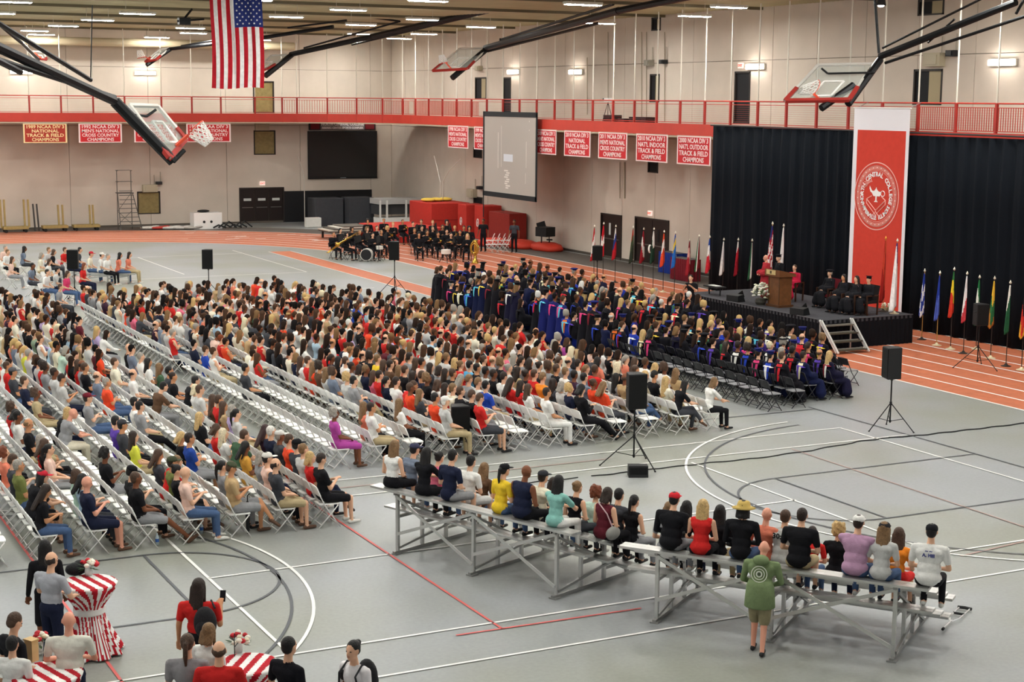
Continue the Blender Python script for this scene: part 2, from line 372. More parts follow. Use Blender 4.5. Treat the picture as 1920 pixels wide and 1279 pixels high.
for gx in (-1, 5.5, 12, 18.3, 25, 31.3, 37.3):
    for gy in np.arange(2.0, 97, 7.8):
        if not (gy < 16 and gx < 20) and all((P.x-gx)**2+(P.y-gy)**2 > 5.2**2 for P in ks): ks.append(Vector((gx, gy, LZ)))
for i, P in enumerate(ks):
    u, v = proj(P); vis = -20 < u < 1940 and v > -10
    lab = ('bright ceiling light seen %s in the picture, %s from the left' % (('high' if v < 30 else 'low'), ordn(sum(1 for Q in ks if -20 < proj(Q)[0] < u and proj(Q)[1] > -10)))) if vis else 'ceiling light above the frame, %s in %s line from right wall' % (ordn(sum(1 for Q in ks if Q.y < P.y and abs(Q.x-P.x) < 3)), ordn(int((41.4-P.x)/6.4)))
    t = thing('ceiling_light', lab, 'light', (P.x, P.y, LZ), 0, 'ceiling lights')
    if P.x < 30 or True: t.rotation_euler[2] = PI/2
    link('housing', HM, t); link('diffuser', GM, t)
    for hy in (-.5, .5): link('hanger', HGM, t, (0, hy, 0))
WG = M('#fff8ee', emit=26., name='wall_lamp_glow')
def wall_light(P, horiz, lab):
    t = thing('wall_light', lab, 'light', P, 0, 'bright strip lights on the walls above the track')
    m = MB(); m.box((0, .02, 0) if horiz else (.02, 0, 0), (1.3, .1, .24) if horiz else (.1, 1.3, .24)); m.build('housing', HOUS, t)
    m = MB(); m.box((0, -.06, 0) if horiz else (-.06, 0, 0), (1.25, .08, .18) if horiz else (.08, 1.25, .18)); m.build('diffuser', WG, t)
for px, lab in ((963, 'first'), (1080, 'second'), (1417, 'third'), (1880, 'last')):
    P = atX(px, 135 if px < 1200 else (125 if px < 1500 else 117), XR-.1); wall_light(P, False, 'bright strip light on right wall above the track, %s from the corner' % lab)
wall_light(atY(272, 137, YB-.1), True, 'bright strip light on back wall right of the big hoop arm')
wall_light(atY(40, 135, YB-.1), True, 'bright strip light on back wall at the far left edge')
# ================================================================== PEOPLE
def tcap(mb, p, q, r0, r1, n=10):
    # tapered capsule, closed
    p = Vector(p); q = Vector(q); d = q-p; L = d.length
    if L < 1e-6: return mb.ell(p, (r0, r0, r0), n, 6)
    d /= L; pts = []; rs = []
    for k in range(4): a = PI/2*(k/4); pts.append(p-d*r0*math.cos(a)); rs.append(max(.002, r0*math.sin(a)))
    pts.append(p); rs.append(r0); pts.append(q); rs.append(r1)
    for k in range(1, 5): a = PI/2*(k/4); pts.append(q+d*r1*math.sin(a)); rs.append(max(.002, r1*math.cos(a)))
    return mb.tube(pts, rs, n)
def remesh(mb, voxel, tris, smooth=2, name='body'):
    me = mb.mesh(name); o = bpy.data.objects.new(name, me); C.objects.link(o)
    m = o.modifiers.new('r', 'REMESH'); m.mode = 'VOXEL'; m.voxel_size = voxel
    if smooth: sm = o.modifiers.new('s', 'SMOOTH'); sm.factor = .5; sm.iterations = smooth
    dg = bpy.context.evaluated_depsgraph_get(); n = len(o.evaluated_get(dg).to_mesh().polygons)*2
    if n > tris:
        d = o.modifiers.new('d', 'DECIMATE'); d.ratio = tris/n
    dg = bpy.context.evaluated_depsgraph_get(); out = bpy.data.meshes.new_from_object(o.evaluated_get(dg))
    bpy.data.objects.remove(o); bpy.data.meshes.remove(me)
    out.polygons.foreach_set('use_smooth', [True]*len(out.polygons)); return out
# slots: 0 skin 1 top 2 bottom 3 shoe 4 dark (eyes) 5 lips
def figure(pose='seat', arms='lap', legs='norm', lean=0., sleeve='short', trousers='long', build=1., fem=False, detail=2, yaw=0., nod=0., gown=False, robe_arms=False):
    """One continuous figure facing +X, feet on z=0 (seat top at .45 when sitting)."""
    P = []   # prims: kind, p, q, r0, r1, breaks[(t, slot)...]
    def cap(p, q, r0, r1, br): P.append((Vector(p), Vector(q), r0, r1, br))
    E_ = []  # ellipsoids: c, r, slot, rot
    w = build
    if pose == 'seat': hz, hx = .56, -.06
    elif pose == 'bench': hz, hx = .56, -.04
    else: hz, hx = .93, 0.
    hip = Vector((hx, 0, hz)); ln = lean+(-.10 if pose == 'seat' else (.12 if pose == 'bench' else 0.))
    up = Vector((math.sin(ln), 0, math.cos(ln))); fw = Vector((math.cos(ln), 0, -math.sin(ln)))
    T = lambda u, f=0., y=0.: hip+up*u+fw*f+Vector((0, y, 0))
    ts = 1
    sw = (.165 if fem else .19)*(.6+.4*w)
    E_.append((T(.03), (.13*w, (.18 if fem else .17)*w, .13), 1 if (gown or (pose != 'stand' and trousers != 'skirt')) else 2, ln))
    E_.append((T(.17, .01), (.108*w**1.5, (.135 if fem else .155)*w, .15), 1, ln))
    E_.append((T(.36, .005), (.115*w, (.155 if fem else .175)*w, .17), 1, ln))
    cap(T(.46, -.01, -sw+.03), T(.46, -.01, sw-.03), .062, .062, [(1, 1)])
    cap(T(.40, -.035, -sw+.07), T(.40, -.035, sw-.07), .075, .075, [(1, 1)])
    neck = T(.50, 0.); cap(neck, T(.60, .018), .058, .05, [(.22, 1), (1, 0)])
    hd = T(.695, .035+.02*(ln > .15)); hp = nod+ln*.35
    Rh = Matrix.Rotation(yaw, 3, 'Z') @ Matrix.Rotation(hp, 3, 'Y')
    H = lambda x, y, z: hd+Rh @ Vector((x, y, z))
    E_.append((H(-.008, 0, .012), (.092, .074, .10), 0, Rh))
    E_.append((H(.022, 0, -.045), (.068, .055, .07), 0, Rh))
    cap(H(.082, 0, .012), H(.102, 0, -.022), .009, .015, [(1, 0)])           # nose
    cap(H(.05, 0, -.095), H(.068, 0, -.092), .022, .018, [(1, 0)])           # chin
    cap(H(.072, -.03, .026), H(.072, .03, .026), .012, .012, [(1, 0)])       # brow
    for s in (-1, 1): cap(H(-.005, .073*s, .015), H(-.008, .079*s, -.022), .016, .011, [(1, 0)])
    sl = {'short': [(.62, 1), (1, 0)], 'none': [(.12, 1), (1, 0)], 'long': [(1, 1)]}[sleeve]
    fl_ = [(.93, 1), (1, 0)] if sleeve == 'long' else [(1, 0)]
    for s in (-1, 1):
        sh = T(.455, -.01, (sw+.02)*s)
        if pose in ('seat', 'bench'):
            if arms == 'lap': el = T(.18, .04, (sw+.075)*s); ha = Vector((hx+.27, .09*s, hz+.11))
            elif arms == 'cross': el = T(.22, .07, (sw+.06)*s); ha = T(.27, .20, -.07*s)
            elif arms == 'knees': el = Vector((hx+.33, .20*s, hz+.20)); ha = Vector((hx+.52, .05*s, hz+.17))
            elif arms == 'phone': el = T(.18, .06, (sw+.04)*s); ha = T(.27, .27, .045*s)
            elif arms == 'clap': el = T(.22, .12, (sw+.06)*s); ha = T(.42, .36, .03*s)
            elif arms == 'sides': el = T(.20, -.03, (sw+.09)*s); ha = Vector((hx+.12, (.22+sw*.2)*s, hz-.02))
            else: el = T(.18, .04, (sw+.075)*s); ha = T(.05, .3, .1*s)
        else:
            if arms == 'down': el = T(.19, -.02, (sw+.07)*s); ha = T(-.04, .07, (sw+.10)*s)
            elif arms == 'hips': el = T(.22, -.10, (sw+.15)*s); ha = T(.06, .06, (sw+.03)*s)
            elif arms == 'phone': el = T(.19, .02, (sw+.05)*s); ha = T(.30, .27, .06*s)
            elif arms == 'onephone' and s < 0: el = T(.20, .04, (sw+.06)*s); ha = T(.38, .27, (sw+.02)*s)
            elif arms == 'onephone': el = T(.19, -.02, (sw+.07)*s); ha = T(-.04, .07, (sw+.10)*s)
            elif arms == 'lean': el = T(.20, .08, (sw+.09)*s); ha = T(.13, .34, (.12)*s)
            elif arms == 'sign': el = T(.24, .08, (sw+.09)*s); ha = T(.42, .28, .12*s)
            else: el = T(.19, .0, (sw+.05)*s); ha = T(.10, .23, .12*s)
        ra = .058 if sleeve != 'none' else .047
        if sleeve == 'short':
            cap(sh, sh.lerp(el, .62), .056*w**.5, .055, [(1, 1)]); cap(sh, el, .046, .040, [(1, 0)])
        else: cap(sh, el, ra*w**.5, ra*.82, [(1, 1)] if sleeve == 'long' else [(1, 0)])
        if sleeve == 'long':
            cap(el, el.lerp(ha, .88), .048 if not gown else .07, .037 if not gown else .13, [(1, 1)])
            cap(el, ha, .030, .024, [(1, 0)])
        else: cap(el, ha, .040, .026, [(1, 0)])
        d = (ha-el).normalized(); sd = Vector((0, -s, 0)); sd = (sd-d*sd.dot(d)).normalized(); nr = d.cross(sd)
        if detail >= 2:
            pm = ha+d*.045; E_.append((pm, (.045, .040, .017), 0, Matrix((d, sd, nr)).transposed()))
            curl = Vector((0, 0, -1)); curl = (curl-d*curl.dot(d)); curl = curl.normalized() if curl.length > .1 else nr
            for k, L in enumerate((.062, .072, .066, .052)):
                b0 = ha+d*.078+sd*(.030-.020*k); m0 = b0+d*L*.55+curl*.006; m1 = m0+d*L*.28+curl*L*.42
                cap(b0-d*.02, m0, .0095, .009, [(1, 0)]); cap(m0, m1, .009, .0075, [(1, 0)])
            b0 = ha+d*.015+sd*.03; m0 = b0+d*.035+sd*.028; cap(b0, m0, .012, .011, [(1, 0)]); cap(m0, m0+d*.03, .011, .009, [(1, 0)])
        else: cap(ha, ha+d*.12, .030, .022, [(1, 0)])
        # legs
        if pose in ('seat', 'bench'):
            spread = .105
            if legs == 'norm': kn = Vector((hx+.48, .13*s, .50)); an = Vector((hx+.50, .13*s, .09))
            elif legs == 'ext': kn = Vector((hx+.47, .12*s, .47)); an = Vector((hx+.86, .10*s, .10))
            elif legs == 'cross':
                kn = Vector((hx+.47, .05*s, .50+(.10 if s > 0 else 0))); an = Vector((hx+.50, .12, .09)) if s < 0 else Vector((hx+.66, -.12, .30))
            elif legs == 'tuck': kn = Vector((hx+.46, .11*s, .50)); an = Vector((hx+.28, .10*s, .10))
            hj = Vector((hx+.02, spread*s, hz-.01)); rt = (.095 if fem else .088)*w
            if trousers == 'long': cap(hj, kn, rt, .064, [(1, 2)]); cap(kn, an, .062, .048, [(.97, 2), (1, 0)])
            elif trousers == 'shorts': cap(hj, hj.lerp(kn, .86), rt+.005, .078, [(1, 2)]); cap(hj, kn, rt-.02, .057, [(1, 0)]); cap(kn, an, .055, .034, [(1, 0)])
            else: cap(hj, kn, rt, .075, [(1, 2)]); cap(kn, an, .052, .034, [(.1, 2), (1, 0)])
        else:
            st = .085; kn = Vector((hx+.02, (st+.015)*s, .50)); an = Vector((hx-.02, (st+.03)*s, .09)); hj = Vector((hx, st*s, hz-.02))
            if legs == 'step': kn = Vector((hx+.03+.06*s, st*s, .50)); an = Vector((hx-.05+.12*s, (st+.01)*s, .09))
            rt = .09*w
            if trousers == 'long': cap(hj, kn, rt, .066, [(1, 2)]); cap(kn, an, .066, .055, [(1, 2)])
            elif trousers == 'shorts': cap(hj, hj.lerp(kn, .93), rt+.012, .092, [(1, 2)]); cap(hj, kn, .07, .055, [(1, 0)]); cap(kn, an, .058, .036, [(1, 0)])
            else: cap(hj, kn, rt, .085, [(1, 2)]); cap(kn, an, .052, .034, [(.1, 2), (1, 0)])
        toe = Vector((1, 0, 0)) if legs != 'ext' else Vector((.75, 0, .45)); toe.normalize()
        if legs == 'cross' and s > 0: toe = Vector((.7, -.2, -.5)).normalized()
        a2 = an+Vector((0, 0, -.045)) if legs != 'ext' else an+Vector((.02, 0, -.05))
        cap(a2-toe*.035, a2+toe*.16, .040, .030, [(1, 3)])
        cap(an, a2, .036, .038, [(.3, 0 if trousers != 'long' else 2), (1, 3)])
    if pose in ('seat', 'bench') and trousers == 'skirt': E_.append((Vector((hx+.22, 0, .535)), (.26, .19, .075), 2, 0.))
    if gown:
        if pose == 'seat':
            E_.append((Vector((hx+.22, 0, .53)), (.30, .25, .12), 1, 0.)); cap((hx+.46, -.10, .46), (hx+.46, -.15, .22), .13, .16, [(1, 1)]); cap((hx+.46, .10, .46), (hx+.46, .15, .22), .13, .16, [(1, 1)])
            E_.append((T(.15), (.16, .22, .25), 1, ln))
        else:
            cap(T(.30), T(0.), .17, .20, [(1, 1)]); cap(T(0.), (hx, 0, .32), .20, .27, [(1, 1)])
    g = MB()
    for (p, q, r0, r1, br) in P: tcap(g, p, q, r0, r1, 10 if detail >= 2 else 8)
    for (c, r, sl_, rot) in E_:
        R = rot if isinstance(rot, Matrix) else Matrix.Rotation(rot, 3, 'Y')
        g.ell(c, r, 16, 10, 0, R)
    me = remesh(g, {3: .0105, 2: .0125, 1: .024, 0: .034}[detail], {3: 9000, 2: 5200, 1: 1400, 0: 420}[detail], {3: 2, 2: 2, 1: 1, 0: 1}[detail])
    # clothing regions by nearest limb
    n = len(me.polygons); cen = np.empty(n*3); me.polygons.foreach_get('center', cen); cen = cen.reshape(-1, 3)
    best = np.full(n, 9.); slot = np.zeros(n, int)
    for (p, q, r0, r1, br) in P:
        p_ = np.array(p); d = np.array(q)-p_; L2 = max(1e-9, d@d); t = np.clip(((cen-p_)@d)/L2, 0, 1)
        dist = np.linalg.norm(cen-p_-t[:, None]*d, axis=1)-(r0+(r1-r0)*t); k = dist < best
        sv = np.full(n, br[-1][1])
        for tt, ss in reversed(br): sv[t <= tt] = ss
        slot[k] = sv[k]; best[k] = dist[k]
    for (c, r, sl_, rot) in E_:
        R = np.array(rot if isinstance(rot, Matrix) else Matrix.Rotation(rot, 3, 'Y')); q = (cen-np.array(c))@R; rr = np.array(r)
        kk = np.linalg.norm(q/rr, axis=1); dist = (kk-1)*rr.min(); k = dist < best
        slot[k] = sl_; best[k] = dist[k]
    if detail >= 2:   # eyes and mouth set into the face
        bm = bmesh.new(); bm.from_mesh(me); ly = len(bm.faces)
        for s in (-1, 1):
            for c, r, si in ((H(.076, .031*s, .006), (.008, .013, .008), 4),):
                ret = bmesh.ops.create_uvsphere(bm, u_segments=6, v_segments=4, radius=1, matrix=Matrix.Translation(c) @ Rh.to_4x4() @ Matrix.Diagonal((*r, 1)))
        ret = bmesh.ops.create_uvsphere(bm, u_segments=6, v_segments=4, radius=1, matrix=Matrix.Translation(H(.083, 0, -.056)) @ Rh.to_4x4() @ Matrix.Diagonal((.008, .024, .006, 1)))
        nf = len(bm.faces); bm.to_mesh(me); bm.free(); ex = nf-ly; e3 = ex//3
        slot = np.concatenate([slot, np.full(2*e3, 4), np.full(ex-2*e3, 5)])
    for _ in range(6): me.materials.append(M('#888888'))
    me.polygons.foreach_set('material_index', slot.astype(np.int32)); me.polygons.foreach_set('use_smooth', [True]*len(me.polygons)); me.update()
    return dict(me=me, head=hd.copy(), R=Rh.to_4x4(), slot=slot, neck=neck.copy(), up=up.copy(), fw=fw.copy(), T=T, ln=ln)
def hair_mesh(kind, detail=2):
    g = MB(); vx = {2: .0125, 1: .017, 0: .026}[detail]; tr = {2: 900, 1: 320, 0: 120}[detail]
    if kind == 'short': g.ell((-.022, 0, .034), (.092, .084, .094), 14, 10); g.ell((-.045, 0, -.01), (.062, .078, .075), 12, 8)
    elif kind == 'balding':
        for s in (-1, 1): g.ell((-.02, .062*s, .0), (.055, .022, .045), 10, 8)
        g.ell((-.068, 0, -.01), (.036, .07, .055), 12, 8)
    elif kind == 'curly':
        for i in range(26):
            a = i*2.4; z = -.06+.2*(i/26); r = .075*math.sqrt(max(.05, 1-((z-.03)/.15)**2)); g.ell((-.03+r*math.cos(a)*.9-.01, r*math.sin(a)*1.15, z), (.042, .042, .042), 8, 6)
        g.ell((-.03, 0, .03), (.085, .085, .095), 12, 8)
    elif kind in ('long', 'verylong', 'bob'):
        g.ell((-.022, 0, .036), (.095, .088, .096), 14, 10); L = {'long': .30, 'verylong': .42, 'bob': .14}[kind]
        g.ell((-.06, 0, -.05), (.055, .088, .11), 12, 8)
        for k, y in enumerate((-.065, -.035, 0, .035, .065)):
            tcap(g, (-.06, y, 0), (-.105-.012*(2-abs(k-2)), y*1.25, -L*(.86+.07*(k % 2))), .036, .024, 8)
        for s in (-1, 1): tcap(g, (-.01, .075*s, .02), (-.03, .092*s, -min(L, .24)), .026, .016, 8)
    elif kind in ('pony', 'bun'):
        g.ell((-.022, 0, .034), (.092, .083, .093), 14, 10); g.ell((-.05, 0, -.005), (.06, .074, .07), 12, 8)
        if kind == 'pony': g.ell((-.12, 0, .03), (.03, .028, .03), 8, 6); tcap(g, (-.125, 0, .02), (-.14, 0, -.12), .032, .03, 8); tcap(g, (-.14, 0, -.12), (-.125, 0, -.27), .03, .012, 8)
        else: g.ell((-.105, 0, .07), (.042, .044, .042), 10, 8)
    return remesh(g, vx, tr, 1 if detail else 0, 'hair')
def hat_mesh(kind):
    g = MB()
    if kind == 'cap':
        g.lathe((-.012, 0, .03), [(.098, 0), (.100, .03), (.088, .062), (.055, .085), (.012, .094)], 16, 0, 1., .9); g.ell((.115, 0, .035), (.075, .068, .010), 12, 6)
        g.ell((-.012, 0, .125), (.010, .010, .006), 6, 4)
    elif kind == 'sunhat': g.lathe((-.01, 0, .02), [(.17, -.018), (.185, -.012), (.11, .004), (.10, .05), (.085, .09), (.03, .105)], 20)
    elif kind == 'tam':   g.lathe((-.01, 0, .05), [(.09, 0), (.095, .03), (.15, .045), (.155, .062), (.10, .085), (.02, .09)], 8)
    elif kind == 'mortarboard':
        g.lathe((-.01, 0, .04), [(.093, 0), (.097, .05), (.07, .075)], 14); g.box((-.01, 0, .125), (.23, .23, .008), PI/4); g.tube([(-.01, 0, .13), (.10, .09, .13), (.11, .10, .03)], .005, 5)
    return g.mesh('hat', [M('#222222')], True)
HAIRM = {}
def HAIR(k, d): 
    if (k, d) not in HAIRM: HAIRM[(k, d)] = hair_mesh(k, d)
    return HAIRM[(k, d)]
HATM = {k: hat_mesh(k) for k in ('cap', 'sunhat', 'tam', 'mortarboard')}
FIGS = {}
def FIG(**kw):
    key = tuple(sorted(kw.items()))
    if key not in FIGS: FIGS[key] = figure(**kw)
    return FIGS[key]
SKIN = {'fair': M('#dfae8f', .6, spec=.3), 'tan': M('#c68d66', .6, spec=.3), 'brown': M('#7a4a31', .6, spec=.3), 'pink': M('#e09f86', .6, spec=.3)}
HC = {'black': '#141111', 'darkbrown': '#291c15', 'brown': '#493426', 'lightbrown': '#7c5f40', 'blond': '#c3a36d', 'paleblond': '#dccfae', 'grey': '#9b958c', 'white': '#dcd9d2', 'auburn': '#743c24', 'plum': '#3a2526'}
TC = {'black': '#17171b', 'white': '#e4e3df', 'red': '#c92a28', 'orangered': '#e04a2a', 'orange': '#ec8a2c', 'navy': '#1d2238', 'blue': '#22408c', 'grey': '#8f9093', 'darkgrey': '#3e4046', 'lightgrey': '#c2c2c0', 'cream': '#e3ddc8', 'tan': '#b59a72', 'mustard': '#c9953f', 'yellow': '#e4c033', 'lime': '#d3d64c', 'olive': '#6d7440', 'green': '#3f5a43', 'mint': '#b9d3c4', 'teal': '#86bcb2', 'lightblue': '#a9c4d6', 'purple': '#5a3f9e', 'lavender': '#b9a6cf', 'pink': '#d96e86', 'hotpink': '#cf3f6a', 'magenta': '#b04b9c', 'maroon': '#5a1f2a', 'salmon': '#dd7f66', 'peach': '#e6c3b4', 'greyblue': '#6f7a8c', 'plum': '#3c2438', 'khaki': '#b3a27e', 'royal': '#2746a8', 'sky': '#58a6cf', 'brown': '#5c4433', 'denim': '#4a6084', 'sage': '#8aa089', 'mauve': '#b790ad', 'forest': '#4f6146', 'floral': '#c3876a'}
HN = {'darkbrown': 'dark brown', 'lightbrown': 'light brown', 'paleblond': 'pale blond'}
TN = {'orangered': 'orange-red', 'darkgrey': 'dark grey', 'lightgrey': 'light grey', 'lightblue': 'light blue', 'hotpink': 'hot pink', 'greyblue': 'grey-blue', 'royal': 'royal blue', 'sky': 'sky blue', 'floral': 'coral floral'}
KN = {'short': 'short %s hair', 'balding': 'balding %s hair', 'curly': 'curly %s hair', 'long': 'long %s hair', 'verylong': 'very long %s hair', 'bob': 'bobbed %s hair', 'pony': '%s ponytail', 'bun': '%s bun', 'bald': 'bald head'}
def looks(hair, hc, top): return '%s and %s top' % ((KN[hair] % HN.get(hc, hc)) if hair != 'bald' else 'bald head', TN.get(top, top))
def put_person(loc, rz, label, fig, hair='short', hc='brown', top='white', bottom='navy', skin='fair', shoe='white', hat=None, hatc='#222222', group=None, detail=2, scale=1., topmat=None, hood=None):
    o = bpy.data.objects.new('person', fig['me']); C.objects.link(o); o.location = loc; o.rotation_euler = (0, 0, rz); o.scale = (scale,)*3
    tag(o, label, 'person', group)
    ms = [SKIN[skin], topmat or cloth(TC.get(top, top)), cloth(TC.get(bottom, bottom)), M({'white': '#d8d6d0', 'black': '#202022', 'brown': '#5a4031'}[shoe], .6), M('#1d1512', .3), M('#a1564a', .6)]
    for i, m in enumerate(ms): o.material_slots[i].link = 'OBJECT'; o.material_slots[i].material = m
    if hair != 'bald':
        h = bpy.data.objects.new('hair', HAIR(hair, min(2, detail))); C.objects.link(h); h.parent = o; h.matrix_local = Matrix.Translation(fig['head']) @ fig['R']
        if not h.data.materials: h.data.materials.append(M('#333333'))
        h.material_slots[0].link = 'OBJECT'; h.material_slots[0].material = M(HC[hc], .55, spec=.35, bump=.6, bscale=60, var=.25, vscale=30)
    if hat:
        h = bpy.data.objects.new({'cap': 'cap', 'sunhat': 'sun_hat', 'tam': 'tam_cap', 'mortarboard': 'mortarboard'}[hat], HATM[hat]); C.objects.link(h); h.parent = o; h.matrix_local = Matrix.Translation(fig['head']) @ fig['R']
        h.material_slots[0].link = 'OBJECT'; h.material_slots[0].material = cloth(hatc)
    if hood:
        h = bpy.data.objects.new('academic_hood', HOODM); C.objects.link(h); h.parent = o
        h.matrix_local = Matrix.Translation(fig['neck']) @ Matrix.Rotation(fig['ln'], 4, 'Y')
        for i, hx_ in enumerate(hood): h.material_slots[i].link = 'OBJECT'; h.material_slots[i].material = cloth(hx_)
    return o
hm_ = MB()   # hood: collar band and a pointed lining panel down the back
def _hood():
    g = MB(); n = 14
    for mi, (r0, r1, z0, z1) in enumerate(((.10, .14, .0, -.06), (.14, .185, -.06, -.10))):
        A = []; B = []
        for i in range(n+1):
            a = PI*.35+(PI*1.3)*i/n; A.append((r0*math.cos(a)*.9, r0*math.sin(a)*1.15, z0)); B.append((r1*math.cos(a)*.9, r1*math.sin(a)*1.25, z1))
        g.add(A+B, [(i, i+1, n+2+i, n+1+i) for i in range(n)], mi)
    ys = (-.085, 0, .085)
    V = []
    for z, w_, x in ((-.08, .115, -.135), (-.2, .10, -.16), (-.34, .075, -.165), (-.44, .03, -.15)): V += [(x, -w_, z), (x-.03, -w_*.45, z), (x-.03, w_*.45, z), (x, w_, z)]
    fs = []; mi = []
    for i in range(3):
        for k in range(3): g.add([V[i*4+k], V[i*4+k+1], V[i*4+4+k+1], V[i*4+4+k]], [(0, 3, 2, 1)], 1 if k == 1 else 0)
    me = g.mesh('academic_hood', [M('#222222'), M('#333333')], False)
    return me
HOODM = _hood()
# ------------------------------------------------------------------ folding chairs
def chair_parts(n=6, r=.0115):
    fr = MB(); re = MB()
    for s in (-1, 1):
        fr.tube([(-.265, .205*s, .80), (-.19, .208*s, .62), (-.08, .21*s, .40), (.20, .21*s, .0)], r, n)
        re.tube([(.17, .185*s, .42), (.02, .19*s, .25), (-.22, .19*s, .0)], r, n)
    fr.tube([(-.265, -.205, .80), (-.27, 0, .815), (-.265, .205, .80)], r, n); fr.tube([(.155, -.21, .07), (.155, .21, .07)], r*.8, n)
    re.tube([(-.165, -.19, .065), (-.165, .19, .065)], r*.8, n); re.tube([(.17, -.185, .42), (.17, .185, .42)], r*.8, n)
    se = MB(); vs = []
    prof = [(-.17, .165), (-.185, .15), (-.19, 0)]
    out = [(-.19, -.15), (-.17, -.17), (.15, -.195), (.195, -.17), (.205, -.08), (.205, .08), (.195, .17), (.15, .195), (-.17, .17), (-.19, .15)]
    k = len(out); se.add([(x, y, .435) for x, y in out]+[(x, y, .455) for x, y in out], [tuple(range(k))[::-1], tuple(range(k, 2*k))]+[(i, (i+1) % k, k+(i+1) % k, k+i) for i in range(k)])
    ba = MB(); ys = [-.20, -.12, 0, .12, .20]
    for dx in (0, .012): pass
    F_ = []; V = []
    for z, x in ((.605, -.178), (.64, -.192), (.76, -.243), (.795, -.258)):
        for y in ys: V.append((x-.022*(1-(y/.2)**2), y*(.96 if z in (.605, .795) else 1), z))
    m_ = len(V); V2 = [(x+.014, y, z+.004) for x, y, z in V]
    for i in range(3):
        for j in range(4): q = i*5+j; F_ += [(q, q+1, q+6, q+5), (m_+q+5, m_+q+6, m_+q+1, m_+q)]
    for j in range(4): F_ += [(j, m_+j, m_+j+1, j+1), (15+j+1, m_+15+j+1, m_+15+j, 15+j)]
    for i in range(3): F_ += [(i*5, i*5+5, m_+i*5+5, m_+i*5), (i*5+4, m_+i*5+4, m_+i*5+9, i*5+9)]
    ba.add(V, [], 0); ba = MB(); ba.add(V+V2, F_)
    return fr, re, se, ba
CW = M('#f6f5f2', .4, spec=.4); CF = M('#e6e5e2', .35, .15); CB = M('#26262a', .45); CBF = M('#3a3a3e', .35, .5); CBS = M('#8d8d90', .4)
fr, re, se, ba = chair_parts()
CH = {}
for nm, mm in (('white', (CF, CF, CW, CW)), ('black', (CBF, CBF, CBS, CB))):
    CH[nm] = (fr.mesh('front_leg_frame', [mm[0]], True), re.mesh('rear_leg_frame', [mm[1]], True), se.mesh('seat', [mm[2]]), ba.mesh('backrest', [mm[3]]))
def put_chair(loc, rz, label, kind='white', group=None):
    t = thing('folding_chair', label, 'chair', loc, rz, group)
    for nm, me in zip(('front_leg_frame', 'rear_leg_frame', 'seat', 'backrest'), CH[kind]): link(nm, me, t)
    return t
# ================================================================== SEATING PLAN
L_ROWS = [10.26-.868*k for k in range(11)]          # left block, front row first
C_ROWS = [12.15+.88*k for k in range(12)]           # central block, rear row first
SP = .47
